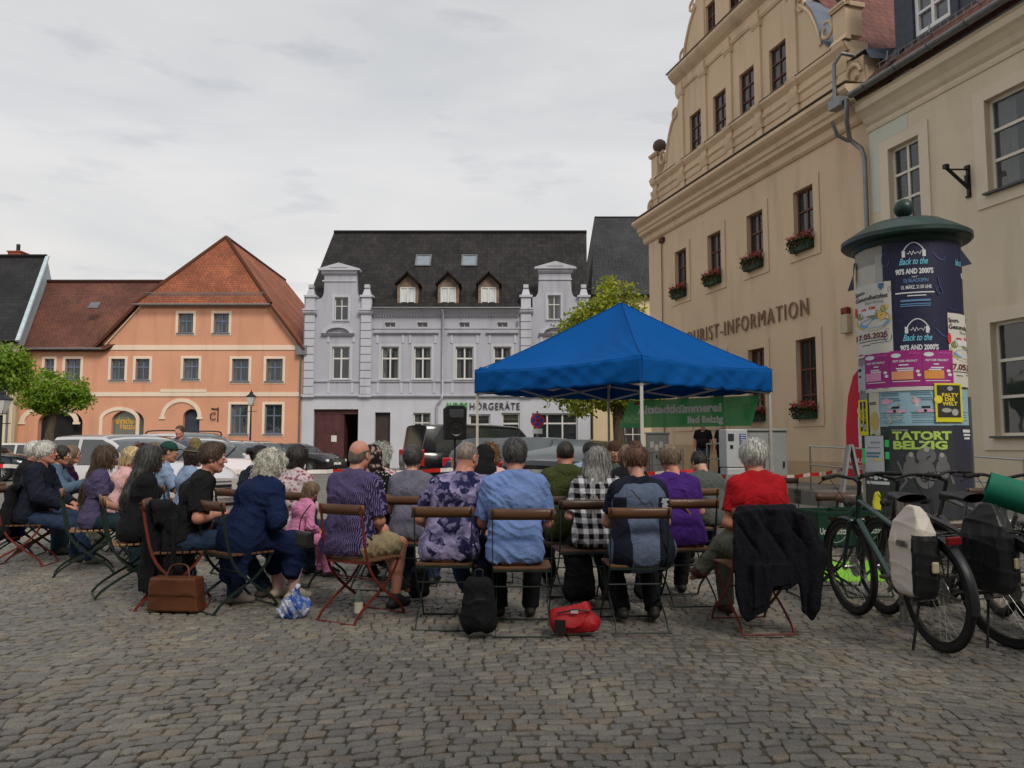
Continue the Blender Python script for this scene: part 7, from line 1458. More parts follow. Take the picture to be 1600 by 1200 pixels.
    for s in (1, -1):
        el, w_, hd, hk = A_[s]; f.cap(sh[s], el, .048*W, .040*W, .035); f.cap(el, w_, .040*W, .026, .02); f.cap(el.lerp(w_, .12), el.lerp(w_, .45), .042*W, .036*W, .02)
        kn, ak, toe = Lg[s]; f.cap(hipj[s], kn, .082*W, .058, .04); f.cap(kn, ak, .056, .036, .02); f.cap(kn.lerp(ak, .15)+Vector((0, -.012, 0)), kn.lerp(ak, .45)+Vector((0, -.016, 0)), .054, .050, .02)
        tn = toe.normalized(); f.cap(ak+Vector((0, 0, -.03)), ak+tn*.10+Vector((0, 0, -.05)), .027, .02, .01)
    parts = [(*f.net(), 0)]; hh = .0055 if h <= .011 else .008
    hy, hp, hr = [R(v) for v in head]; HM = Matrix.Translation(hc) @ Matrix.Rotation(hy, 4, 'Z') @ Matrix.Rotation(hp, 4, 'X') @ Matrix.Rotation(hr, 4, 'Y') @ Matrix.Scale(.97 if fem else 1.0, 4)
    V, Q, mi = head_mesh(fem, hh); parts.append((xf(V, HM), Q, mi)); parts += [(xf(v, HM), q, m) for v, q, m in eyes()]
    for s in (1, -1):
        el, w_, hd, hk = A_[s]; V, Q = hand_mesh(hk, .0045 if h <= .011 else .007); V = V*np.array((-s if True else 1, 1, 1)); up = Vector((0, 0, 1)) if abs(hd.normalized().z) < .85 else Vector((s, 0, 0)); V = V*(.92 if fem else 1); parts.append((xf(V, frame_m(w_, hd, up)), Q, 0))
    mesh_obj('body', parts, [sk, lipm, eyew, eyed], t)
    # hair
    if hair[0]:
        hm = hairmat('hair_'+hair[1], HC[hair[1]]); hp_ = hair_mesh(hair[0], .006 if h <= .011 else .009, seed % 50); o = mesh_obj('hair', [(xf(v, HM), q, m) for v, q, m in hp_], [hm], t)
    # clothes
    kind, tm = top
    if kind:
        long_ = kind in ('long', 'jacket', 'hoodie', 'coat'); o = {'tee': .014, 'shirt': .018, 'long': .016, 'jacket': .026, 'hoodie': .026, 'coat': .034, 'tank': .010, 'vest': .016}[kind]; f = Fld(lo, hi, h); torso(f, o, low=True)
        if kind == 'coat': f.cap(hip+Vector((-.1, -.05, .0)), hip+Vector((-.1, -.07, -.28)), .11, .08, .08, flat=((0, 1, 0), .6)); f.cap(hip+Vector((.1, -.05, .0)), hip+Vector((.1, -.07, -.28)), .11, .08, .08, flat=((0, 1, 0), .6)); [f.cap(hipj[s], Lg[s][0], .11, .09, .06) for s in (1, -1)]; [f.cap(Lg[s][0], Lg[s][0]+Vector((0, -.02, -.22)), .085, .08, .08) for s in (1, -1)]
        else: f.plane(hip+Vector((0, 0, -.085 if not stand else -.12)), (0, -.12, -1)); 
        if not stand and kind != 'coat': f.plane(hip+Vector((0, .17, 0)), (0, 1, -.4))
        for s in (1, -1):
            el, w_, hd, hk = A_[s]
            if kind == 'tank': continue
            if long_: c = w_.lerp(el, .06); f.cap(sh[s], el, .052*W+o, .046*W+o, .03); f.cap(el, w_, .044*W+o, .030+o, .02, cut=(c, (w_-el)))
            else: e2 = sh[s].lerp(el, .70 if kind != 'shirt' else .86); f.cap(sh[s], el, .052*W+o, .050*W+o*1.3, .03, cut=(e2, (el-sh[s])))
        f.wrinkle({'shirt': .0068, 'coat': .008, 'jacket': .0075}.get(kind, .0052), 26 if kind != 'coat' else 20, seed, (1, 1, 1)); nk = .062 if kind in ('tee', 'tank', 'vest') else .056
        f.cap(nb+Vector((0, .02, .01)), nb+Vector((0, .02, .2)), nk*(1.15 if fem else 1), nk*1.3, k=.012, op='s')
        ob = mesh_obj({'tee': 't_shirt', 'long': 'sweater', 'tank': 'tank_top'}.get(kind, kind), [(*f.net(), 0)], [tm], t)
        if kind in ('shirt', 'jacket', 'coat', 'vest'):   # collar
            g_ = Fld(nb+Vector((-.14, -.14, -.08)), nb+Vector((.14, .14, .09)), .006); g_.cap(nb+Vector((0, .0, -.03)), nb+Vector((0, .004, .045)), .074, .066, .01, cut=(nb+Vector((0, 0, .04)), (0, -.25, 1))); g_.cap(nb+Vector((0, .0, -.2)), nb+Vector((0, .004, .2)), .060, .058, .006, op='s'); g_.plane(nb+Vector((0, .058, 0)), (0, 1, .1)); mesh_obj('collar', [(*g_.net(), 0)], [tm], ob)
        if kind == 'hoodie': g_ = Fld(nb+Vector((-.17, -.2, -.16)), nb+Vector((.17, .12, .09)), .008); g_.cap(nb+Vector((-.06, -.055, -.0)), nb+Vector((.06, -.055, -.0)), .05, k=.03).cap(nb+Vector((0, -.085, -.04)), nb+Vector((0, -.09, -.10)), .06, .03, .04, flat=((0, 1, 0), .6)).cap(nb+Vector((-.07, .0, .0)), nb+Vector((-.03, .06, -.04)), .03, k=.02).cap(nb+Vector((.07, .0, .0)), nb+Vector((.03, .06, -.04)), .03, k=.02).wrinkle(.006, 40, seed); g_.cap(nb+Vector((0, 0, -.02)), nb+Vector((0, .0, .2)), .06, .075, .01, op='s'); mesh_obj('hood', [(*g_.net(), 0)], [tm], ob)
        if kind == 'shirt': m_ = MB(); P = [Vector((x_, 0, 0)) for x_ in np.linspace(-.155, .155, 15)]; m_.tube([nb+Vector((q.x*W, -.075-o-.012+abs(q.x)**2*1.4, -.125-.02*abs(q.x))) for q in P], .0035, 4); m_.build('yoke_seam', tm, ob)
    kind, bm_ = bot
    f = Fld(lo, hi, h); o = .013
    if kind in ('trousers', 'shorts', 'leggings'):
        o = .005 if kind == 'leggings' else .018
        f.cap(hip+Vector((-.076*W, -.01, 0)), hip+Vector((.076*W, -.01, 0)), .097*fat+o*.5, k=.05); f.cap(hip+Vector((-.05*W, .01, .05)), hip+Vector((.05*W, .01, .05)), .096*fat+o*.5, k=.05, cut=(hip+Vector((0, 0, .10)), (0, 0, 1)))
        for s in (1, -1):
            kn, ak, toe = Lg[s]
            if kind == 'shorts': f.cap(hipj[s], kn, .088*W+o, .070+o, .04, cut=(hipj[s].lerp(kn, .86), kn-hipj[s]))
            else: f.cap(hipj[s], kn, .084*W+o, .060+o, .04); f.cap(kn, ak, .058+o, .046+o, .025, cut=(kn+(ak-kn)*1.05, ak-kn))
        if not (stand): f.wrinkle(.0055, 28, seed+3, (1, 1, 1))
        else: f.wrinkle(.004, 26, seed+3, (1, 1, .5))
    elif kind == 'skirt':
        for s in (1, -1): kn, ak, toe = Lg[s]; f.cap(hipj[s], kn, .10, .085, .10); f.cap(kn, kn.lerp(ak, .62)+Vector((0, -.03, 0)), .085, .10, .12)
        f.cap(Lg[1][0], Lg[-1][0], .09, k=.08); f.cap(hip, hip+Vector((0, .0, .02)), .14, k=.05); m_ = (Lg[1][0]+Lg[-1][0])/2; f.cap(m_, m_+Vector((0, -.1, -.25)), .09, .1, .1); f.plane(Vector((0, 0, .17)), (0, 0, -1)); f.wrinkle(.012, 26, seed, (1.5, 1, .2))
    ob = mesh_obj(kind, [(*f.net(), 0)], [bm_], t)
    # shoes
    sm = shoes or MATS['shoe_dark']
    for s in (1, -1):
        kn, ak, toe = Lg[s]; tn = toe.normalized(); g_ = Fld(ak+Vector((-.24, -.24, -.14)), ak+Vector((.24, .24, .10)), .008 if h <= .011 else .012); sh_n = Vector((0, 0, 1)) if abs(ak.z-.085) < .03 else (kn-ak).normalized(); dn = -sh_n*.048
        g_.cap(ak-tn*.045+dn, ak+tn*.13+dn*1.05, .042, .036, .02, flat=(tuple(sh_n), .85)); g_.cap(ak+dn*.1, ak+tn*.07+dn*.65, .049, .040, .02); g_.cap(ak, ak+(kn-ak).normalized()*.02, .043, k=.015)
        g_.plane(ak+dn*1.62, tuple(-sh_n)) ; mesh_obj('shoe', [(*g_.net(), 0)], [sm], t)
    if glasses:
        m_ = MB()
        for s in (-1, 1): m_.tube([(s*.031+.022*math.cos(a), .102-.006*abs(math.cos(a)), .006+.016*math.sin(a)) for a in np.linspace(0, 2*PI, 15)[:-1]], .0018, 4, close=True); m_.tube([(s*.053, .098, .012), (s*.078, .03, .012), (s*.08, -.01, .006)], .0018, 4)
        m_.tube([(-.009, .106, .010), (.009, .106, .010)], .0018, 4); m_.v = [tuple(HM @ Vector(v)) for v in m_.v]; m_.build('glasses', M['black'], t)
    return t, HM, dict(nb=nb, p1=p1, p2=p2, hip=hip, hc=hc, A=A_, L=Lg)
HC = {'brown': (.075, .045, .028), 'dark': (.022, .017, .014), 'black': (.008, .007, .007), 'white': (.62, .60, .56), 'grey': (.24, .235, .23), 'saltpepper': (.075, .072, .07), 'blond': (.50, .38, .20), 'ashblond': (.20, .145, .085), 'red': (.20, .085, .032), 'auburn': (.10, .022, .015), 'platinum': (.64, .60, .52), 'lightbrown': (.17, .115, .068), 'greystub': (.24, .19, .165), 'darkgrey': (.05, .048, .048)}
mat('shoe_dark', (.018, .017, .017), .6, bump=.2)
# ---------------- folding garden chairs ----------------
woods = [mat('chair_wood_%s' % n, c, .6, var=.3, vs=3, stretch=(1, 9, 9), coat=.15) for n, c in (('brown', lin(98, 66, 44)), ('light', lin(134, 96, 64)), ('dark', lin(70, 48, 37)))]
irons = {'green': mat('chair_iron_green', (.018, .032, .026), .5, .3), 'red': mat('chair_iron_red', lin(112, 44, 36), .6, .1, .25, 8)}
def chair_proto(iron, wood):
    t = thing('folding_chair', 'x', 'chair', (0, 0, 0)); im, wm = irons[iron], woods[wood]; hw = .205
    b = MB(); b.grid(lambda u, v: ((u-.5)*.45, -.262-.018*math.cos((u-.5)*PI)+.012*(1-v), .793+.074*v), 10, 1); o = b.build('backrest', wm, t, smooth=40); s_ = o.modifiers.new('thick', 'SOLIDIFY'); s_.thickness = .018; s_.offset = 0
    b = MB()
    for k in range(7): b.box((-.205, -.175+.054*k, .440), (.205, -.175+.054*k+.042, .456))
    b.build('seat', wm, t, bevel=.003)
    for s in (-1, 1):
        A_ = cat_rom([(s*hw, -.268, .862), (s*hw, -.245, .70), (s*hw, -.195, .47), (s*hw, -.12, .33), (s*hw, .03, .20), (s*hw, .17, .10), (s*hw, .235, .012)], 5); B_ = cat_rom([(s*(hw-.022), .185, .445), (s*(hw-.022), .14, .36), (s*(hw-.022), .03, .25), (s*(hw-.022), -.12, .16), (s*(hw-.022), -.24, .08), (s*(hw-.022), -.30, .012)], 5)
        for nm, P in (('back_leg_frame', A_), ('front_leg_frame', B_)):
            b = MB()
            for p, q in zip(P, P[1:]): b.beam(p, q, .007, .021, up=(0, .7, .7) if abs((q-p).normalized().z) < .9 else (0, 1, 0))
            b.build(nm, im, t)
    for y, z in ((.235, .012), (-.30, .012)): b = MB(); b.tube([(-hw, y, z), (hw, y, z)], .0065, 6); b.build('foot_bar', im, t)
    MB().box((-hw, -.19, .425), (hw, -.175, .44)).build('seat_rail', im, t); MB().box((-hw, .17, .425), (hw, .185, .44)).build('seat_rail', im, t); MB().tube([(-hw, -.10, .31), (hw, -.10, .31)], .006, 6).build('cross_bar', im, t)
    for s in (-1, 1):
        for z in (.812, .848): b = MB(); b.lathe([(0, -.290), (.005, -.289), (.006, -.282)], 8, 0, (s*hw, 0, z), 'y'); b.build('bolt', im, t)
    return t
PROTO = {}
def chair(label, loc, rz, iron='green', wood=0):
    k = (iron, wood)
    if k not in PROTO: PROTO[k] = c = chair_proto(iron, wood)
    else: c = copy_tree(PROTO[k])
    c.location = loc; c.rotation_euler = (0, 0, R(rz)); tag(c, label, 'chair', 'folding chairs of the audience'); return c
# ---------------- the audience ----------------
cl_ = lambda n, *c, **k: cloth(n, lin(*c), **k)
FB = dict(black=cl_('black_cotton', 24, 24, 27), navy=cl_('navy_cloth', 26, 30, 44), ink=cl_('ink_cloth', 19, 21, 29), navy2=cl_('navy_coat_cloth', 18, 32, 66), purple=cl_('purple_jersey', 66, 36, 112), red=cl_('red_jersey', 165, 22, 32), grey=cl_('grey_jersey', 104, 104, 120), blueshirt=cl_('light_blue_shirt', 112, 138, 192), green=cl_('olive_hoodie', 58, 66, 34),
  stripe=cloth('purple_stripe', lin(44, 36, 70), 'stripe', lin(118, 106, 150)), check=cloth('black_white_check', lin(14, 14, 20), 'check', lin(215, 215, 220)), tie=cloth('navy_tie_dye', lin(34, 34, 72), 'tie', lin(150, 142, 182)), dots=cloth('black_white_dots', lin(22, 22, 26), 'dots', lin(190, 190, 190)), flower=cloth('white_floral', lin(190, 180, 182), 'flower', lin(150, 80, 100)), scarf=cloth('dark_floral_scarf', lin(30, 24, 26), 'flower', lin(150, 130, 120)),
  jeans=cl_('blue_jeans', 42, 58, 84), djeans=cl_('dark_jeans', 26, 34, 50), blacktr=cl_('black_trousers', 20, 20, 24), khaki=cl_('khaki_trousers', 98, 102, 88), beige=cl_('beige_shorts', 150, 138, 108), denim=cl_('denim_jacket', 78, 98, 120), magenta=cloth('magenta_check', lin(105, 40, 85), 'check', lin(45, 35, 70)), lilac=cl_('violet_jersey', 74, 68, 98), teal=cl_('teal_cloth', 28, 46, 54), pink=cl_('pink_jersey', 205, 130, 170), sky=cl_('sky_cloth', 130, 150, 180), slate=cl_('slate_blue_vest', 88, 100, 124), greygreen=cl_('grey_green_sweater', 78, 84, 82), palepink=cl_('pale_pink', 205, 165, 165), peach=cl_('peach_top', 205, 140, 115))
SHO = dict(sneaker=mat('grey_suede_shoe', lin(110, 104, 98), .8, bump=.2), white=mat('cream_shoe', lin(190, 180, 158), .7), brown=mat('brown_shoe', lin(70, 38, 34), .5), dark=MATS['shoe_dark'], blue=mat('blue_shoe', lin(50, 65, 85), .7))
BR = [ # label, px, Y, rz, kwargs, chair (iron, wood) or None, chair label
 ('bald man in a blue and white tie-dye shirt bending to the right', 706, 5.78, -2, dict(b=1.16, hair=('stubble', 'greystub'), skin_='rosy', top=('tee', FB['tie']), bot=('trousers', FB['jeans']), arms=('thigh', 'thigh'), legs=('wide', 'crosslow'), head=(-28, -14, 4), lean=.22, side=.17), ('green', 0), 692, 5.80),
 ('man with thick dark grey hair in a light blue shirt', 806, 5.62, 0, dict(b=1.07, hair=('full', 'saltpepper'), skin_='rosy', top=('shirt', FB['blueshirt']), bot=('trousers', FB['blacktr']), arms=('low', 'low'), legs=('flat', 'flat'), head=(0, -6, 0)), ('green', 0), 816, 5.62),
 ('woman with a topknot in a navy and grey-blue sports vest', 998, 5.72, 3, dict(fem=True, b=1.06, hair=('bun', 'auburnbrown'), skin_='fair', top=('tee', FB['navy']), bot=('trousers', FB['blacktr']), arms=('low', 'low'), legs=('under', 'under'), head=(-3, -16, 0)), ('green', 0), 1000, 5.72),
 ('woman with cropped white hair in a red T-shirt, legs crossed', 1184, 5.72, 6, dict(b=.98, hair=('white_short', 'white'), skin_='rosy', top=('tee', FB['red']), bot=('trousers', FB['khaki']), shoes=SHO['brown'], arms=('lap', 'lap'), legs=('crossover', 'flat'), head=(8, -6, 0), lean=.15), ('red', 0), 1193, 5.68),
 ('bald man with dark side hair in a purple striped shirt and beige shorts', 547, 6.0, -32, dict(b=1.14, hair=('bald', 'greybrown'), skin_='rosy', top=('shirt', FB['stripe']), bot=('shorts', FB['beige']), arms=('lap', 'lap'), legs=('flat', 'crosslow'), head=(14, -10, 0)), ('red', 0), 533, 6.0),
 ('woman with wavy platinum hair in a long navy coat', 436, 6.35, -42, dict(fem=True, b=1.06, hair=('wavybob', 'platinum'), top=('coat', FB['navy2']), bot=('leggings', FB['palepink']), shoes=SHO['white'], arms=('elbow', 'elbow'), legs=('flat', 'flat'), head=(-6, -18, 0), lean=.38), ('green', 0), 436, 6.35),
 ('man with brown hair in a black polo shirt and jeans', 318, 6.45, -72, dict(b=1.10, hair=('full', 'brown'), skin_='rosy', top=('shirt', FB['black']), bot=('trousers', FB['jeans']), shoes=SHO['sneaker'], arms=('elbow', 'elbow'), legs=('flat', 'stretch'), head=(0, -4, 0), lean=.28), ('red', 0), 310, 6.42),
 ('woman in black with very long greying hair', 228, 6.95, -58, dict(fem=True, b=1.18, hair=('longthin', 'darkgrey'), top=('long', FB['black']), bot=('trousers', FB['blacktr']), arms=('lap', 'lap'), legs=('flat', 'flat'), head=(0, -6, 0)), ('green', 1), 205, 7.0),
 ('woman with long brown hair in a violet T-shirt', 174, 8.0, -62, dict(fem=True, hair=('long', 'brown'), top=('tee', FB['lilac']), bot=('trousers', FB['teal']), arms=('lap', 'lap'), head=(-8, -4, 0)), ('green', 1), 170, 8.0),
 ('white-haired man with glasses in a dark navy jacket at the far left', 78, 8.55, -80, dict(b=1.1, hair=('white_short', 'white'), skin_='rosy', top=('jacket', FB['navy']), bot=('trousers', FB['jeans']), shoes=SHO['sneaker'], arms=('thigh', 'thigh'), legs=('stretch', 'flat'), head=(4, 2, 0), glasses=True), ('red', 0), 76, 8.55),
 ('elderly white-haired person half hidden at the far left', 56, 9.3, -76, dict(hair=('full', 'white'), top=('jacket', FB['black']), bot=('trousers', FB['teal']), head=(0, 0, 0)), None, 0, 0),
 ('dark-haired woman in a denim jacket holding a phone', 98, 9.5, -72, dict(fem=True, hair=('pixie', 'dark'), skin_='tan', top=('jacket', FB['denim']), bot=('trousers', FB['khaki']), arms=('phone', 'phone'), head=(-5, -4, 0)), ('green', 0), 96, 9.5),
 ('smiling woman with glasses in a magenta checked shirt', 113, 10.2, -62, dict(fem=True, hair=('bob', 'lightbrown'), skin_='rosy', top=('long', FB['magenta']), bot=('trousers', FB['khaki']), arms=('elbow', 'elbow'), head=(-4, 2, 0), glasses=True), ('green', 0), 111, 10.2),
 ('blonde woman with bare shoulders bending her head', 207, 9.0, -52, dict(fem=True, hair=('bob', 'blond'), skin_='tan', top=('tank', FB['palepink']), bot=('trousers', FB['jeans']), head=(-10, -26, 0), lean=.25), ('green', 0), 205, 9.0),
 ('auburn-haired person behind the blonde woman', 224, 9.9, -50, dict(fem=True, hair=('curly', 'auburn'), top=('long', FB['purple']), bot=('trousers', FB['jeans'])), None, 0, 0),
 ('brown-haired man beside the green cap', 243, 9.7, -48, dict(hair=('short', 'lightbrown'), skin_='rosy', top=('tee', FB['teal']), bot=('trousers', FB['jeans']), head=(-10, 0, 0)), None, 0, 0),
 ('man in a dark green cap and light blue shirt looking at his phone', 264, 9.2, -60, dict(hair=('crew', 'dark'), skin_='tan', top=('shirt', FB['sky']), bot=('trousers', FB['jeans']), arms=('phone', 'phone'), head=(0, -8, 0)), ('green', 0), 262, 9.2),
 ('person in a straw hat and turquoise top behind the man in black', 309, 8.8, -50, dict(fem=True, hair=('bob', 'dark'), top=('tee', FB['sky']), bot=('trousers', FB['jeans']), head=(0, -6, 0)), ('green', 0), 302, 8.5),
 ('dark-haired woman with a bun in a navy jacket', 405, 8.1, -40, dict(fem=True, hair=('lowbun', 'black'), top=('jacket', FB['navy']), bot=('trousers', FB['blacktr']), head=(-8, -2, 0)), ('green', 0), 404, 8.1),
 ('dark-haired person between the platinum hair and the child', 466, 7.5, -28, dict(fem=True, hair=('bob', 'dark'), top=('long', FB['flower']), bot=('trousers', FB['jeans']), head=(0, -10, 0)), ('green', 0), 465, 7.5),
 ('small child with light brown hair in a pink top', 492, 6.85, -55, dict(fem=True, hair=('bob', 'lightbrown'), skin_='rosy', top=('long', FB['pink']), bot=('trousers', FB['pink']), head=(-10, -28, 0), scale=.8, lean=.3), None, 0, 0),
 ('woman in a dark floral headscarf and black dotted top', 582, 7.3, -14, dict(fem=True, hair=(None, 'dark'), top=('long', FB['dots']), bot=('skirt', FB['black']), head=(-4, -6, 0)), ('green', 0), 582, 7.3),
 ('woman with curly white hair in a floral blouse', 596, 8.0, -18, dict(fem=True, hair=('curly', 'white'), top=('tee', FB['flower']), bot=('trousers', FB['jeans']), head=(-6, -4, 0)), ('green', 0), 595, 8.0),
 ('person with cropped dark grey hair in a plain grey T-shirt', 640, 7.0, -8, dict(b=1.0, fem=True, hair=('pixie', 'darkgrey'), top=('tee', FB['grey']), bot=('trousers', FB['jeans']), head=(-6, -4, 0)), ('green', 0), 627, 7.0),
 ('woman with a mass of curly red hair behind the tie-dye shirt', 765, 8.6, -4, dict(fem=True, hair=('redcurly', 'red'), top=('tee', FB['palepink']), bot=('trousers', FB['jeans']), head=(0, -2, 0)), ('green', 0), 765, 8.6),
 ('person in a black hood leaning forward behind the tie-dye shirt', 757, 7.2, -6, dict(fem=True, hair=(None, 'dark'), top=('long', FB['palepink']), bot=('skirt', FB['black']), head=(-10, -20, 0)), ('green', 0), 757, 7.2),
 ('young man with short dark hair in an olive green hoodie', 884, 7.0, 4, dict(b=1.0, hair=('crew', 'dark'), skin_='rosy', top=('hoodie', FB['green']), bot=('trousers', FB['blacktr']), head=(0, -4, 0)), ('green', 2), 890, 7.0),
 ('woman with long silver-grey hair in a black and white checked shirt', 930, 6.5, 8, dict(fem=True, b=1.08, hair=('longthin', 'grey'), top=('shirt', FB['check']), bot=('trousers', FB['blacktr']), shoes=SHO['brown'], arms=('lap', 'lap'), legs=('under', 'under'), head=(-14, -8, 6), lean=.22, side=.08), ('green', 2), 916, 6.5),
 ('woman with ash-brown bobbed hair in a violet top with a brown strap', 1052, 6.6, 6, dict(fem=True, b=1.06, hair=('pixie', 'ashblond'), skin_='rosy', top=('tee', FB['purple']), bot=('trousers', FB['blacktr']), arms=('low', 'low'), head=(16, -18, 0), side=-.10), ('green', 0), 1082, 6.6),
 ('person in a grey-green sweater behind the woman in violet', 1092, 8.3, 12, dict(hair=('short', 'dark'), top=('long', FB['greygreen']), bot=('trousers', FB['blacktr']), head=(0, -30, 0), lean=.55), ('green', 0), 1092, 8.2),
 ('dark-haired man in glasses resting his chin on his hand under the marquee', 922, 9.5, 205, dict(hair=('short', 'black'), skin_='tan', top=('tee', FB['sky']), bot=('trousers', FB['jeans']), arms=('lap', 'face'), head=(-8, -10, 0), glasses=True), ('green', 0), 922, 9.5),
 ('man in a brown knitted cap under the marquee', 960, 10.2, 175, dict(hair=('crew', 'brown'), skin_='tan', top=('jacket', FB['greygreen']), bot=('trousers', FB['jeans']), head=(10, -12, 0)), ('green', 0), 960, 10.2),
 ('person with dark blond hair behind the silver-haired woman', 980, 8.3, 0, dict(fem=True, hair=('bob', 'lightbrown'), top=('long', FB['black']), bot=('trousers', FB['jeans']), head=(0, -8, 0)), ('green', 0), 978, 8.3),
]
HC['greybrown'] = (.12, .095, .078); HC['auburnbrown'] = (.13, .062, .036)
PPL = {}
HX = {706: 732, 806: 800, 998: 999, 1184: 1186, 547: 551, 436: 426, 318: 333, 228: 238, 174: 167, 78: 72, 640: 646, 930: 944, 1052: 1046, 98: 97, 405: 408, 492: 488, 309: 305}
def chair_lbl(l):
    for a in (' in ', ' with '):
        pass
    return 'wooden folding chair carrying the '+l
for lb, px, Y, rz, kw, ch, cpx, cY in BR:
    far = Y > 8.2; kw = dict(kw); sc = kw.pop('scale', 1.0)
    lb2 = ' '.join(lb.split()[:15])
    t, HM, J = person(lb2, px, Y, rz, h=.014 if far else .0095, **kw)
    if sc != 1: t.scale = (sc*.82, sc*.82, sc*.82); t.location.z = .14
    PPL[lb] = (t, HM, J)
    iron, wood = ch if ch else ('green', 0)
    short = ' '.join(lb.split()[:12])
    a = R(rz); hc = J['hc']; k_ = 1 if sc == 1 else sc*.82; hy_ = Y+(hc.x*math.sin(a)+hc.y*math.cos(a))*k_; t.location.x = X_at(HX.get(px, px), hy_, 1.2)-(hc.x*math.cos(a)-hc.y*math.sin(a))*k_
    if sc == 1:
        if ch and cpx and abs(rz) < 40: yy = cY or Y; bx = X_at(cpx, yy-.26*math.cos(a), .8)-.26*math.sin(a)
        else: yy = Y-.02; bx = t.location.x-.01
        if cpx and abs(rz) < 40 and Y < 7.1: t.location.x += max(-1, min(1, bx-t.location.x))*.3
        chair('folding chair of the '+short, (bx, yy, 0), rz, iron, wood)
def who(s): return next(v for k, v in PPL.items() if s in k)
def sdf_obj(name, lo, hi, h, fn, m, parent=None): f = Fld(lo, hi, h); fn(f); return mesh_obj(name, [(*f.net(), 0)], [m], parent)
# head coverings and accessories belong to their wearers
def on_head(s, name, lo, hi, fn, m, h=.008):
    t, HM, J = who(s); f = Fld(lo, hi, h); fn(f); V, Q = f.net(); return mesh_obj(name, [(xf(V, HM), Q, 0)], [m], t)
def scarf(f):
    f.ell((0, -.015, .03), (.096, .115, .108), .01).cap((0, -.04, -.02), (0, -.06, -.17), .088, .098, .05).cap((-.06, .0, -.13), (.06, .0, -.13), .075, k=.05)
    f.ell((0, .10, -.01), (.062, .06, .088), .01, op='s').wrinkle(.005, 45, 3); f.cap((0, .0, -.30), (0, 0, -.24), .05, op='s')
on_head('headscarf', 'headscarf', (-.2, -.22, -.28), (.2, .16, .18), scarf, FB['scarf']); on_head('black hood', 'hood', (-.2, -.22, -.28), (.2, .16, .18), scarf, FB['black'])
def capf(f): f.ell((0, -.012, .035), (.090, .108, .100), .01).plane((0, 0, .04), (0, -.15, -1)); f.cap((-.03, .10, .048), (.03, .10, .048), .055, k=.01, flat=((0, 0, 1), .12))
on_head('dark green cap', 'cap', (-.14, -.16, 0), (.14, .2, .16), capf, cl_('dark_green_cap', 28, 66, 58), .005)
on_head('knitted cap', 'cap', (-.14, -.16, 0), (.14, .16, .18), lambda f: f.ell((0, -.012, .040), (.092, .110, .108), .01).plane((0, 0, .035), (0, -.15, -1)), cl_('brown_knit', 70, 48, 40), .006)
def hatf(f): f.cap((0, 0, .065), (0, -.02, .15), .088, .07, .02).ell((0, 0, .050), (.13, .15, .012), .02); f.ell((0, 0, .02), (.075, .095, .06), .005, op='s')
on_head('straw hat', 'hat', (-.2, -.22, 0), (.2, .2, .26), hatf, mat('straw', lin(112, 98, 66), .9, var=.25, vs=40, bump=.4, bs=90), .006)
# two-tone vest panels, straps, phone
t, HM, J = who('topknot'); nb, p1, p2, hip = J['nb'], J['p1'], J['p2'], J['hip']
def vest(f):
    o = .034; f.cap(p2+Vector((-.078, -.01, 0)), p2+Vector((.078, -.01, 0)), .108+o*.7, k=.05, flat=((0, 1, 0), .9)); f.cap(p1+Vector((-.06, -.01, 0)), p1+Vector((.06, -.01, 0)), .115+o, k=.05); f.cap(hip+Vector((-.09, -.05, .0)), hip+Vector((.09, -.05, .0)), .125+o, k=.06); f.cap(p2+Vector((-.05, -.02, .05)), nb+Vector((0, -.012, -.05)), .085+o, .05+o*.6, .05); f.cap(p2+Vector((.05, -.02, .05)), nb+Vector((0, -.012, -.05)), .085+o, .05+o*.6, .05)
    f.wrinkle(.006, 26, 11); f.plane(hip+Vector((0, .05, 0)), (0, 1, 0)); f.plane(nb+Vector((0, 0, .0)), (0, .1, 1)); f.cap(nb+Vector((0, .02, -.05)), nb+Vector((0, 0, .2)), .075, k=.02, op='s')
ve = sdf_obj('vest', (-.36, -.3, .35), (.36, .3, 1.2), .009, vest, FB['slate'], t)
f = Fld((-.36, -.3, .35), (.36, .3, 1.2), .009); vest(f); f.F -= .004; X, Y_, Z = f.ax[0][:, None, None], f.ax[1][None, :, None], f.ax[2][None, None, :]
band = np.minimum(np.abs(np.abs(X)-(.12+.25*np.maximum(0, .78-Z)*0)-.04)-.045-.07*np.clip(.85-Z, 0, .3), 9); f.F = np.maximum(f.F, np.maximum(band, Y_-.0)).astype(np.float32); f.F = np.maximum(f.F, Z-.93).astype(np.float32); mesh_obj('vest_panel', [(*f.net(), 0)], [FB['navy']], t)
b = MB(); b.tube(cat_rom([(-.10, -.175, .99), (-.05, -.185, .93), (-.01, -.19, .88), (.03, -.185, .90), (.06, -.185, .86)], 5), .004, 5); b.build('drawcord', M['black'], t)
b = MB(); V, F = text_mesh('Mammut', .035, 0, bold=.01); b.add([(.13+v[1], -.190, .87+v[0]*.8-.0) for v in V], F); b.build('vest_lettering', mat('reflective_print', lin(190, 195, 205), .4), t)
t, HM, J = who('violet top'); nb = J['nb']; b = MB(); b.tube(cat_rom([nb+Vector((-.12, -.02, .0)), nb+Vector((-.08, -.10, -.08)), nb+Vector((.03, -.150, -.22)), nb+Vector((.14, -.13, -.36))], 6), .010, 6); b.build('bag_strap', mat('tan_leather', lin(135, 90, 58), .5), t)
for s in ('looking at his phone', 'holding a phone'):
    t, HM, J = who(s); wr = J['A'][1][1]; b = MB(); b.cbox((0, 0, 0), (.07, .009, .145)); b.build('phone', mat('phone_black', (.01, .01, .012), .15, spec=.8), t, loc=wr+Vector((-.04, .09, .05)), rot=(-.5, 0, .2), bevel=.004)
t, HM, J = who('legs crossed')
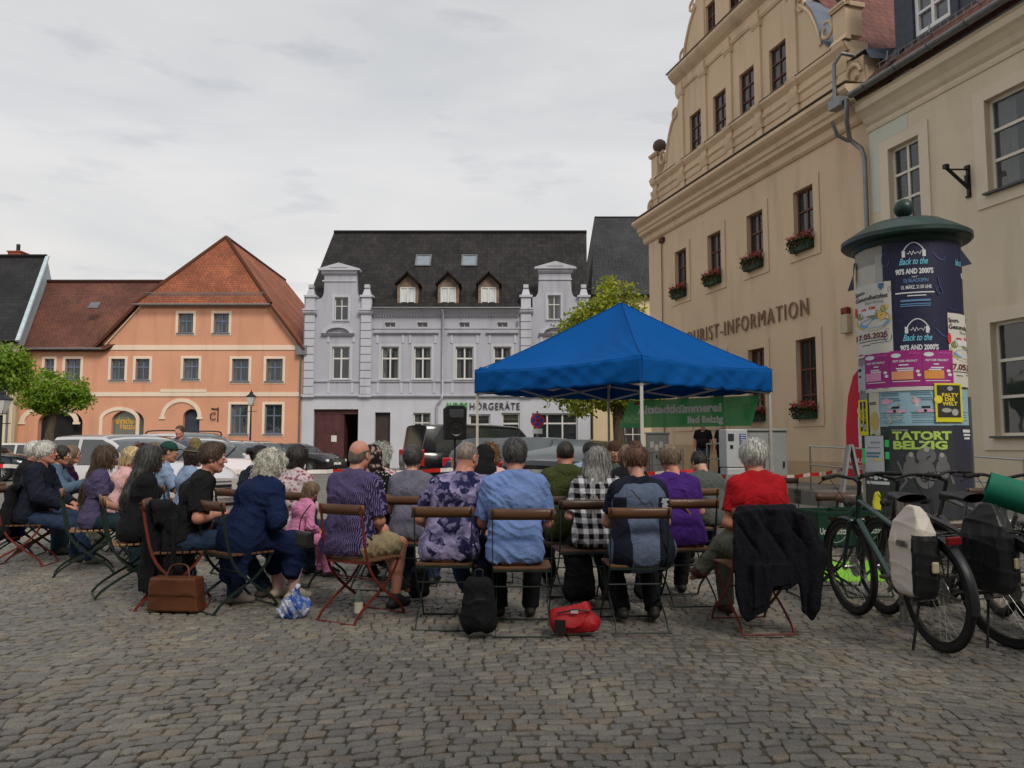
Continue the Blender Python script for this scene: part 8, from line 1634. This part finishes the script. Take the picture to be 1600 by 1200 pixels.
for s in (1, -1):
    kn, ak, toe = J['L'][s]; f = Fld(ak+Vector((-.2, -.2, -.2)), ak+Vector((.2, .2, .2)), .007); f.cap(ak.lerp(kn, .0), ak.lerp(kn, .22), .045, .048, .01); mesh_obj('sock', [(*f.net(), 0)], [cl_('dark_red_sock', 120, 40, 48)], t)
# ---------------- draped jackets, bags ----------------
def draped(label, px, Y, rz, fn, m, lo, hi, name='draped_jacket', cat='jacket', h=.009, extra=None):
    t = sdf_obj(name, lo, hi, h, fn, m); t.location = (X_at(px, Y, .6), Y, 0); t.rotation_euler = (0, 0, R(rz)); tag(t, label, cat); return t
fold = lambda A, f1=34, f2=61, ph=0: (lambda X, Z: A*np.sin(X*f1+3*Z+ph+1.2*np.sin(Z*7))+A*.5*np.sin(X*f2-5*Z+ph)+A*1.6*(1-np.abs(np.sin(X*17+Z*4+ph+np.sin(Z*9))))**3-.05*(.85-Z)*0)
def jack1(f):   # big dark jacket spread over the chair, one side and a sleeve hanging right
    f.poly([(-.24, .84), (-.1, .868), (.1, .87), (.20, .855), (.26, .82), (.345, .72), (.41, .63), (.405, .50), (.375, .30), (.35, .17), (.30, .11), (.235, .16), (.215, .36), (.17, .33), (.08, .315), (.0, .31), (.01, .20), (-.07, .16), (-.16, .10), (-.205, .16), (-.235, .29), (-.25, .56)], -.335, .014, fold(.011))
    f.poly([(-.13, .5), (.14, .5), (.15, .36), (.02, .34), (-.03, .22), (-.12, .20)], -.36, .012, fold(.010, ph=2)); f.cap((.24, -.345, .80), (.35, -.35, .56), .035, .045, .03, flat=((0, 1, 0), .6)); f.cap((.35, -.35, .56), (.31, -.36, .20), .045, .036, .03, flat=((0, 1, 0), .6)); f.cap((-.17, -.29, .855), (.19, -.29, .865), .034, k=.03); f.wrinkle(.005, 30, 5, (1.4, 1, .5))
draped('large dark navy jacket hung over the chair of the woman in red', 1169, 5.68, 6, jack1, FB['ink'], (-.32, -.46, .04), (.52, -.22, .95), h=.007)
def jack2(f):
    f.poly([(-.06, .83), (.04, .87), (.13, .83), (.17, .78), (.20, .5), (.205, .22), (.12, .17), (.04, .19), (.0, .30), (-.04, .16), (-.12, .11), (-.22, .24), (-.17, .5), (-.12, .76)], 0, .018, fold(.016, 30, 50)); f.poly([(-.08, .8), (-.02, .8), (.02, .4), (-.02, .12), (-.15, .14), (-.14, .5)], -.04, .018, fold(.012, ph=1)); f.poly([(.05, .8), (.12, .8), (.19, .5), (.18, .24), (.08, .22)], -.045, .018, fold(.012, ph=3)); f.cap((-.03, -.03, .83), (.09, -.03, .82), .045, k=.04); f.cap((.03, -.06, .80), (.03, -.075, .70), .05, .03, .04); f.wrinkle(.007, 30, 8, (1.6, 1.3, .4))
draped('black hooded jacket hanging from the red chair of the man in black', 250, 6.30, -14, jack2, FB['black'], (-.32, -.18, .06), (.30, .12, .98), h=.008)
def jack3(f): f.cap((-.15, -.27, .84), (.15, -.27, .86), .045, k=.04); f.cap((-.1, -.33, .80), (-.1, -.38, .34), .08, .10, .05, flat=((0, 1, 0), .7)); f.cap((.1, -.32, .80), (.12, -.36, .40), .08, .09, .05, flat=((0, 1, 0), .7)); f.cap((.0, -.36, .7), (.02, -.46, .36), .07, .08, .05); f.wrinkle(.010, 26, 9, (1.6, 1.3, .3))
draped('black jacket hanging behind the white-haired man at the far left', 74, 8.55, -80, jack3, FB['black'], (-.35, -.60, .15), (.35, -.15, .98))
o = draped('royal blue jacket lining hanging from the red chair at the far left', 74, 8.55, -80, lambda f: f.cap((-.17, -.30, .76), (-.17, -.36, .34), .045, .06, .04).wrinkle(.008, 26, 2, (1.5, 1.2, .3)), cl_('royal_blue_lining', 28, 44, 110), (-.30, -.50, .2), (-.05, -.15, .9))
def bag(name, label, cat, loc, rz, fn, m, lo, hi, h=.007, strap=None): t = sdf_obj(name, lo, hi, h, fn, m); t.location = loc; t.rotation_euler = (0, 0, rz); tag(t, label, cat); return t
def bpf(f): f.cap((-.07, 0, .10), (-.05, .0, .36), .085, .075, .05, flat=((0, 1, 0), .9)); f.cap((.07, 0, .10), (.05, 0, .36), .085, .075, .05); f.cap((0, -.06, .12), (0, -.05, .24), .085, .07, .03); f.plane((0, 0, 0), (0, 0, -1)); f.wrinkle(.006, 26, 4)
bk_ = bag('backpack', 'black backpack standing between the tie-dye and blue shirt men', 'backpack', (X_at(748, 5.32, .2), 5.34, .02), .1, bpf, FB['black'], (-.22, -.2, -.02), (.22, .2, .5)); m = MB(); m.tube(cat_rom([(-.03, .0, .43), (-.03, .01, .48), (.03, .01, .48), (.03, 0, .43)], 4), .007, 6); m.tube([(-.08, -.11, .26), (-.04, -.135, .29), (.04, -.135, .29), (.08, -.11, .26)], .004, 5); m.build('handle', M['black'], bk_); bk_.scale = (.82, .85, .9)
for px, Y, l, s in ((905, 6.4, 'black backpack under the chair of the silver-haired woman', .95), (1010, 6.55, 'dark backpack on the ground behind the topknot woman', .75), (655, 6.6, 'dark bag under the chair of the grey T-shirt person', .6)):
    c = bk_.copy(); C.objects.link(c); c.location = (X_at(px, Y, .2), Y, .02); c.rotation_euler = (0, 0, .5); c.scale = (s, s, s); tag(c, l, 'backpack')
def rb(f): f.cap((-.10, 0, .06), (.10, .01, .07), .075, k=.04, flat=((0, 0, 1), .9)); f.cap((-.13, .03, .12), (.07, .02, .16), .045, k=.05); f.plane((0, 0, 0), (0, 0, -1)); f.wrinkle(.011, 44, 2)
rbg = bag('roll_top_bag', 'small bright red roll-top bag lying on the setts', 'bag', (X_at(898, 5.42, .05), 5.42, .015), -.1, rb, mat('red_tarpaulin', lin(165, 24, 32), .6, bump=.5, bs=16), (-.25, -.2, -.02), (.25, .2, .28))
m = MB(); m.box((-.135, -.082, .015), (-.06, -.06, .10)); m.tube([(-.12, -.05, .14), (0, -.06, .17), (.1, -.05, .16)], .006, 5); m.build('black_trim', M['black'], rbg); m = MB(); m.cbox((.0, -.062, .155), (.05, .003, .02)); m.build('label', mat('label_white', lin(200, 190, 190), .5), rbg)
def hb(f): f.poly([(-.21, .0), (.21, .0), (.19, .25), (-.19, .25)], 0, .075, lambda X, Z: 0*X); f.poly([(-.195, .12), (.195, .12), (.185, .262), (-.185, .262)], -.01, .078, lambda X, Z: 0*X); f.plane((0, 0, 0), (0, 0, -1)); f.wrinkle(.003, 30, 2)
hbo = bag('handbag', 'brown leather handbag on the ground beneath the hung black jacket', 'handbag', (X_at(276, 6.15, .1), 6.15, .015), -.1, hb, mat('brown_leather', lin(92, 54, 32), .5, var=.3, bump=.2), (-.27, -.2, -.02), (.27, .2, .32)); m = MB(); m.tube(cat_rom([(-.1, 0, .24), (-.06, .03, .34), (.06, .03, .34), (.1, 0, .24)], 5), .008, 6); m.build('handle', mat('dark_leather', lin(70, 42, 30), .5), hbo)
def pb(f): f.cap((-.04, 0, .06), (.05, 0, .07), .075, k=.03); f.cap((0, 0, .12), (.02, 0, .22), .05, .02, .04); f.plane((0, 0, 0), (0, 0, -1)); f.wrinkle(.016, 34, 6)
bag('plastic_bag', 'blue and white plastic carrier bag under the platinum-haired woman', 'bag', (X_at(460, 5.95, .1), 5.95, .015), 0, pb, cloth('blue_white_plastic', lin(190, 195, 205), 'tie', lin(50, 85, 160), .3), (-.18, -.15, -.02), (.18, .15, .3)); bag('cloth_bag', 'light blue cloth bag under the chair of the man in black', 'bag', (X_at(292, 6.5, .1), 6.6, .015), 0, pb, cl_('blue_bag', 110, 130, 165), (-.18, -.15, -.02), (.18, .15, .3))
def sb(f): f.poly([(-.085, -.06), (.085, -.06), (.09, .06), (-.09, .06)], 0, .03, lambda X, Z: 0*X)
sbo = bag('shoulder_bag', 'small black shoulder bag resting against the navy coat', 'handbag', (X_at(476, 5.85, .55), 5.85, .60), -.7, sb, mat('black_leather', (.015, .015, .016), .4), (-.12, -.1, -.08), (.12, .1, .08)); m = MB(); m.tube(cat_rom([(-.08, 0, .04), (-.12, .05, .15), (-.10, .12, .25)], 4), .005, 5); m.build('strap', M['black'], sbo)
bt = MB(); bt.lathe([(0, 0), (.032, .002), (.033, .14), (.028, .17), (.013, .21), (.013, .25), (0, .25)], 16); o = bt.build('bottle', glass('bottle_glass', (.2, .22, .2), .05, .8, 0), None, smooth=50, loc=(X_at(560, 5.9, 0), 5.9, .012)); tag(o, 'clear glass bottle standing beneath the red chair of the bald man', 'bottle'); m = MB(); m.lathe([(.0335, .04), (.0338, .12)], 16); m.build('bottle_label', mat('label_cream', lin(190, 185, 165), .6), o)
# standing onlookers
standers = [('man standing between the parked cars in a grey top', 284, 16.0, 170, dict(hair=('short', 'brown'), skin_='rosy', top=('long', FB['grey']), bot=('trousers', FB['jeans']), stand=True, legs=('stand', 'step'), arms=('side', 'side'))),
 ('man in a black T-shirt and jeans standing before the town hall', 1099, 23.6, 165, dict(z0=.33, b=1.1, hair=('short', 'dark'), top=('tee', FB['black']), bot=('trousers', FB['jeans']), stand=True, legs=('stand', 'step'), arms=('side', 'side'))),
 ('person dressed in black beside the man in the black T-shirt', 1129, 23.3, 190, dict(z0=.33, hair=('short', 'black'), top=('tee', FB['black']), bot=('trousers', FB['blacktr']), stand=True, legs=('stand', 'stand'), arms=('side', 'side')))]
for lb, px, Y, rz, kw in standers: person(lb, px, Y, rz, h=.018, **kw)
# empty chairs and the crates
chair('empty chair right of the woman in red, half hidden by her', (X_at(1226, 10.3, .8), 10.3, 0), 170, 'green', 2); chair('empty chair standing nearest the advertising column behind the bicycles', (X_at(1512, 8.3, .8), 8.3, 0), 8, 'green', 2)
cc = (X_at(1335, 6.95, .6), 6.95, 0); chair('chair carrying the right beer crate beside the bicycles', cc, -176, 'green', 2); c2 = (X_at(1281, 6.8, .6), 6.8, 0); chair('chair under the left beer crate by the lime mat', c2, 92, 'green', 0)
crate('green beer crate nearest the woman in red', (c2[0]+.02, c2[1]-.03, .458), .10); crate('green beer crate nearest the bicycles', (cc[0]-.03, cc[1]-.10, .458), -.03)
# bicycle luggage
bpy.context.view_layer.update()
def pannier(label, loc, rz, fm, bm, roll=True, tall=.42):
    t = thing('pannier', label, 'pannier', loc, rz, 'roll-top panniers'); f = Fld((-.2, -.28, -.34), (.16, .28, .36), .007)
    f.poly([(-.14, -.30), (.09, -.305), (.145, -.27), (.165, -.15), (.172, .0), (.155, .09), (.115, .16), (.07, .21), (.03, .25), (-.01, .27), (-.06, .265), (-.10, .22), (-.145, .14), (-.17, .06), (-.178, -.1), (-.17, -.25)], -.02, .08, lambda A_, Z: .0*A_, ax=0, rd=.055); f.fn(lambda F, X, Y, Z: np.maximum(F, np.abs(X+.02)-.08+np.clip(Z-.06, 0, 1)*.25)); f.wrinkle(.0045, 22, 3, (1, 1, .8)); V, Q = f.net(); c = V[Q].mean(1); mi = (((c[:, 1] < -.10+.25*(c[:, 0]+.1)) & (c[:, 2] < .09)) | (c[:, 0] > .045)).astype(int); mesh_obj('bag', [(V, Q, mi)], [fm, bm], t)
    m = MB(); m.cbox((.0, -.188, -.10), (.045, .02, .07)); m.build('reflector', mat('pale_reflector', lin(190, 180, 150), .3), t, bevel=.01); m = MB(); m.tube([(.06, -.1, .1), (.06, .1, .1)], .008, 6); m.build('hook_rail', M['black'], t); return t
wt_ = mat('white_tarpaulin', lin(205, 198, 186), .4, var=.05, bump=.1, bs=10); btp = mat('black_tarpaulin', (.014, .015, .017), .4, var=.1, bump=.2, bs=12)
p1_ = b1.matrix_world @ Vector((-.115, -.01, .66)); pn = pannier('white and black roll-top pannier on the dark green bicycle', p1_, .10, wt_, btp)
m = MB(); V, F = text_mesh('ORTLIEB', .026, 0, bold=.01); m.add([(-.112, -v[0]-.02, v[1]+.02) for v in V], F); m.build('lettering', mat('grey_print', lin(120, 115, 108), .5), pn)
p2_ = Vector((bk[0]+.40, bk[1]+.10, .66)); pannier('all black roll-top pannier with a pale reflector on the second bicycle', p2_, .32, btp, btp)
def roll(): 
    t = MB(); P = [(0, -.25), ]; 
    t.lathe([(.105, -.13), (.105, .13), (.097, .13), (.097, -.13), (.105, -.13)], 40, 0, (0, 0, 0), 'y'); t.lathe([(.080, -.125), (.080, .125), (.074, .125), (.074, -.125)], 30, 0, (0, 0, 0), 'y'); o = t.build('rolled_mat', mat('teal_green_foam', lin(18, 112, 88), .7, bump=.1), None, smooth=50, loc=(bk[0]+.58, bk[1]+.16, .985), rot=(R(18), 0, R(62))); tag(o, 'rolled teal green foam mat on top of the black pannier', 'rolled mat')
roll()
y_ = mat('yellow_plastic', lin(190, 185, 40), .5); o = bag('yellow_bag', 'small yellow bag hanging behind the handlebar of the green bicycle', 'bag', (X_at(1368, 6.9, .8), 6.9, .72), .2, lambda f: f.cap((0, 0, 0), (.02, 0, .14), .045, .035, .03, flat=((0, 1, 0), .6)).wrinkle(.006, 40, 2), y_, (-.1, -.1, -.08), (.12, .1, .22))
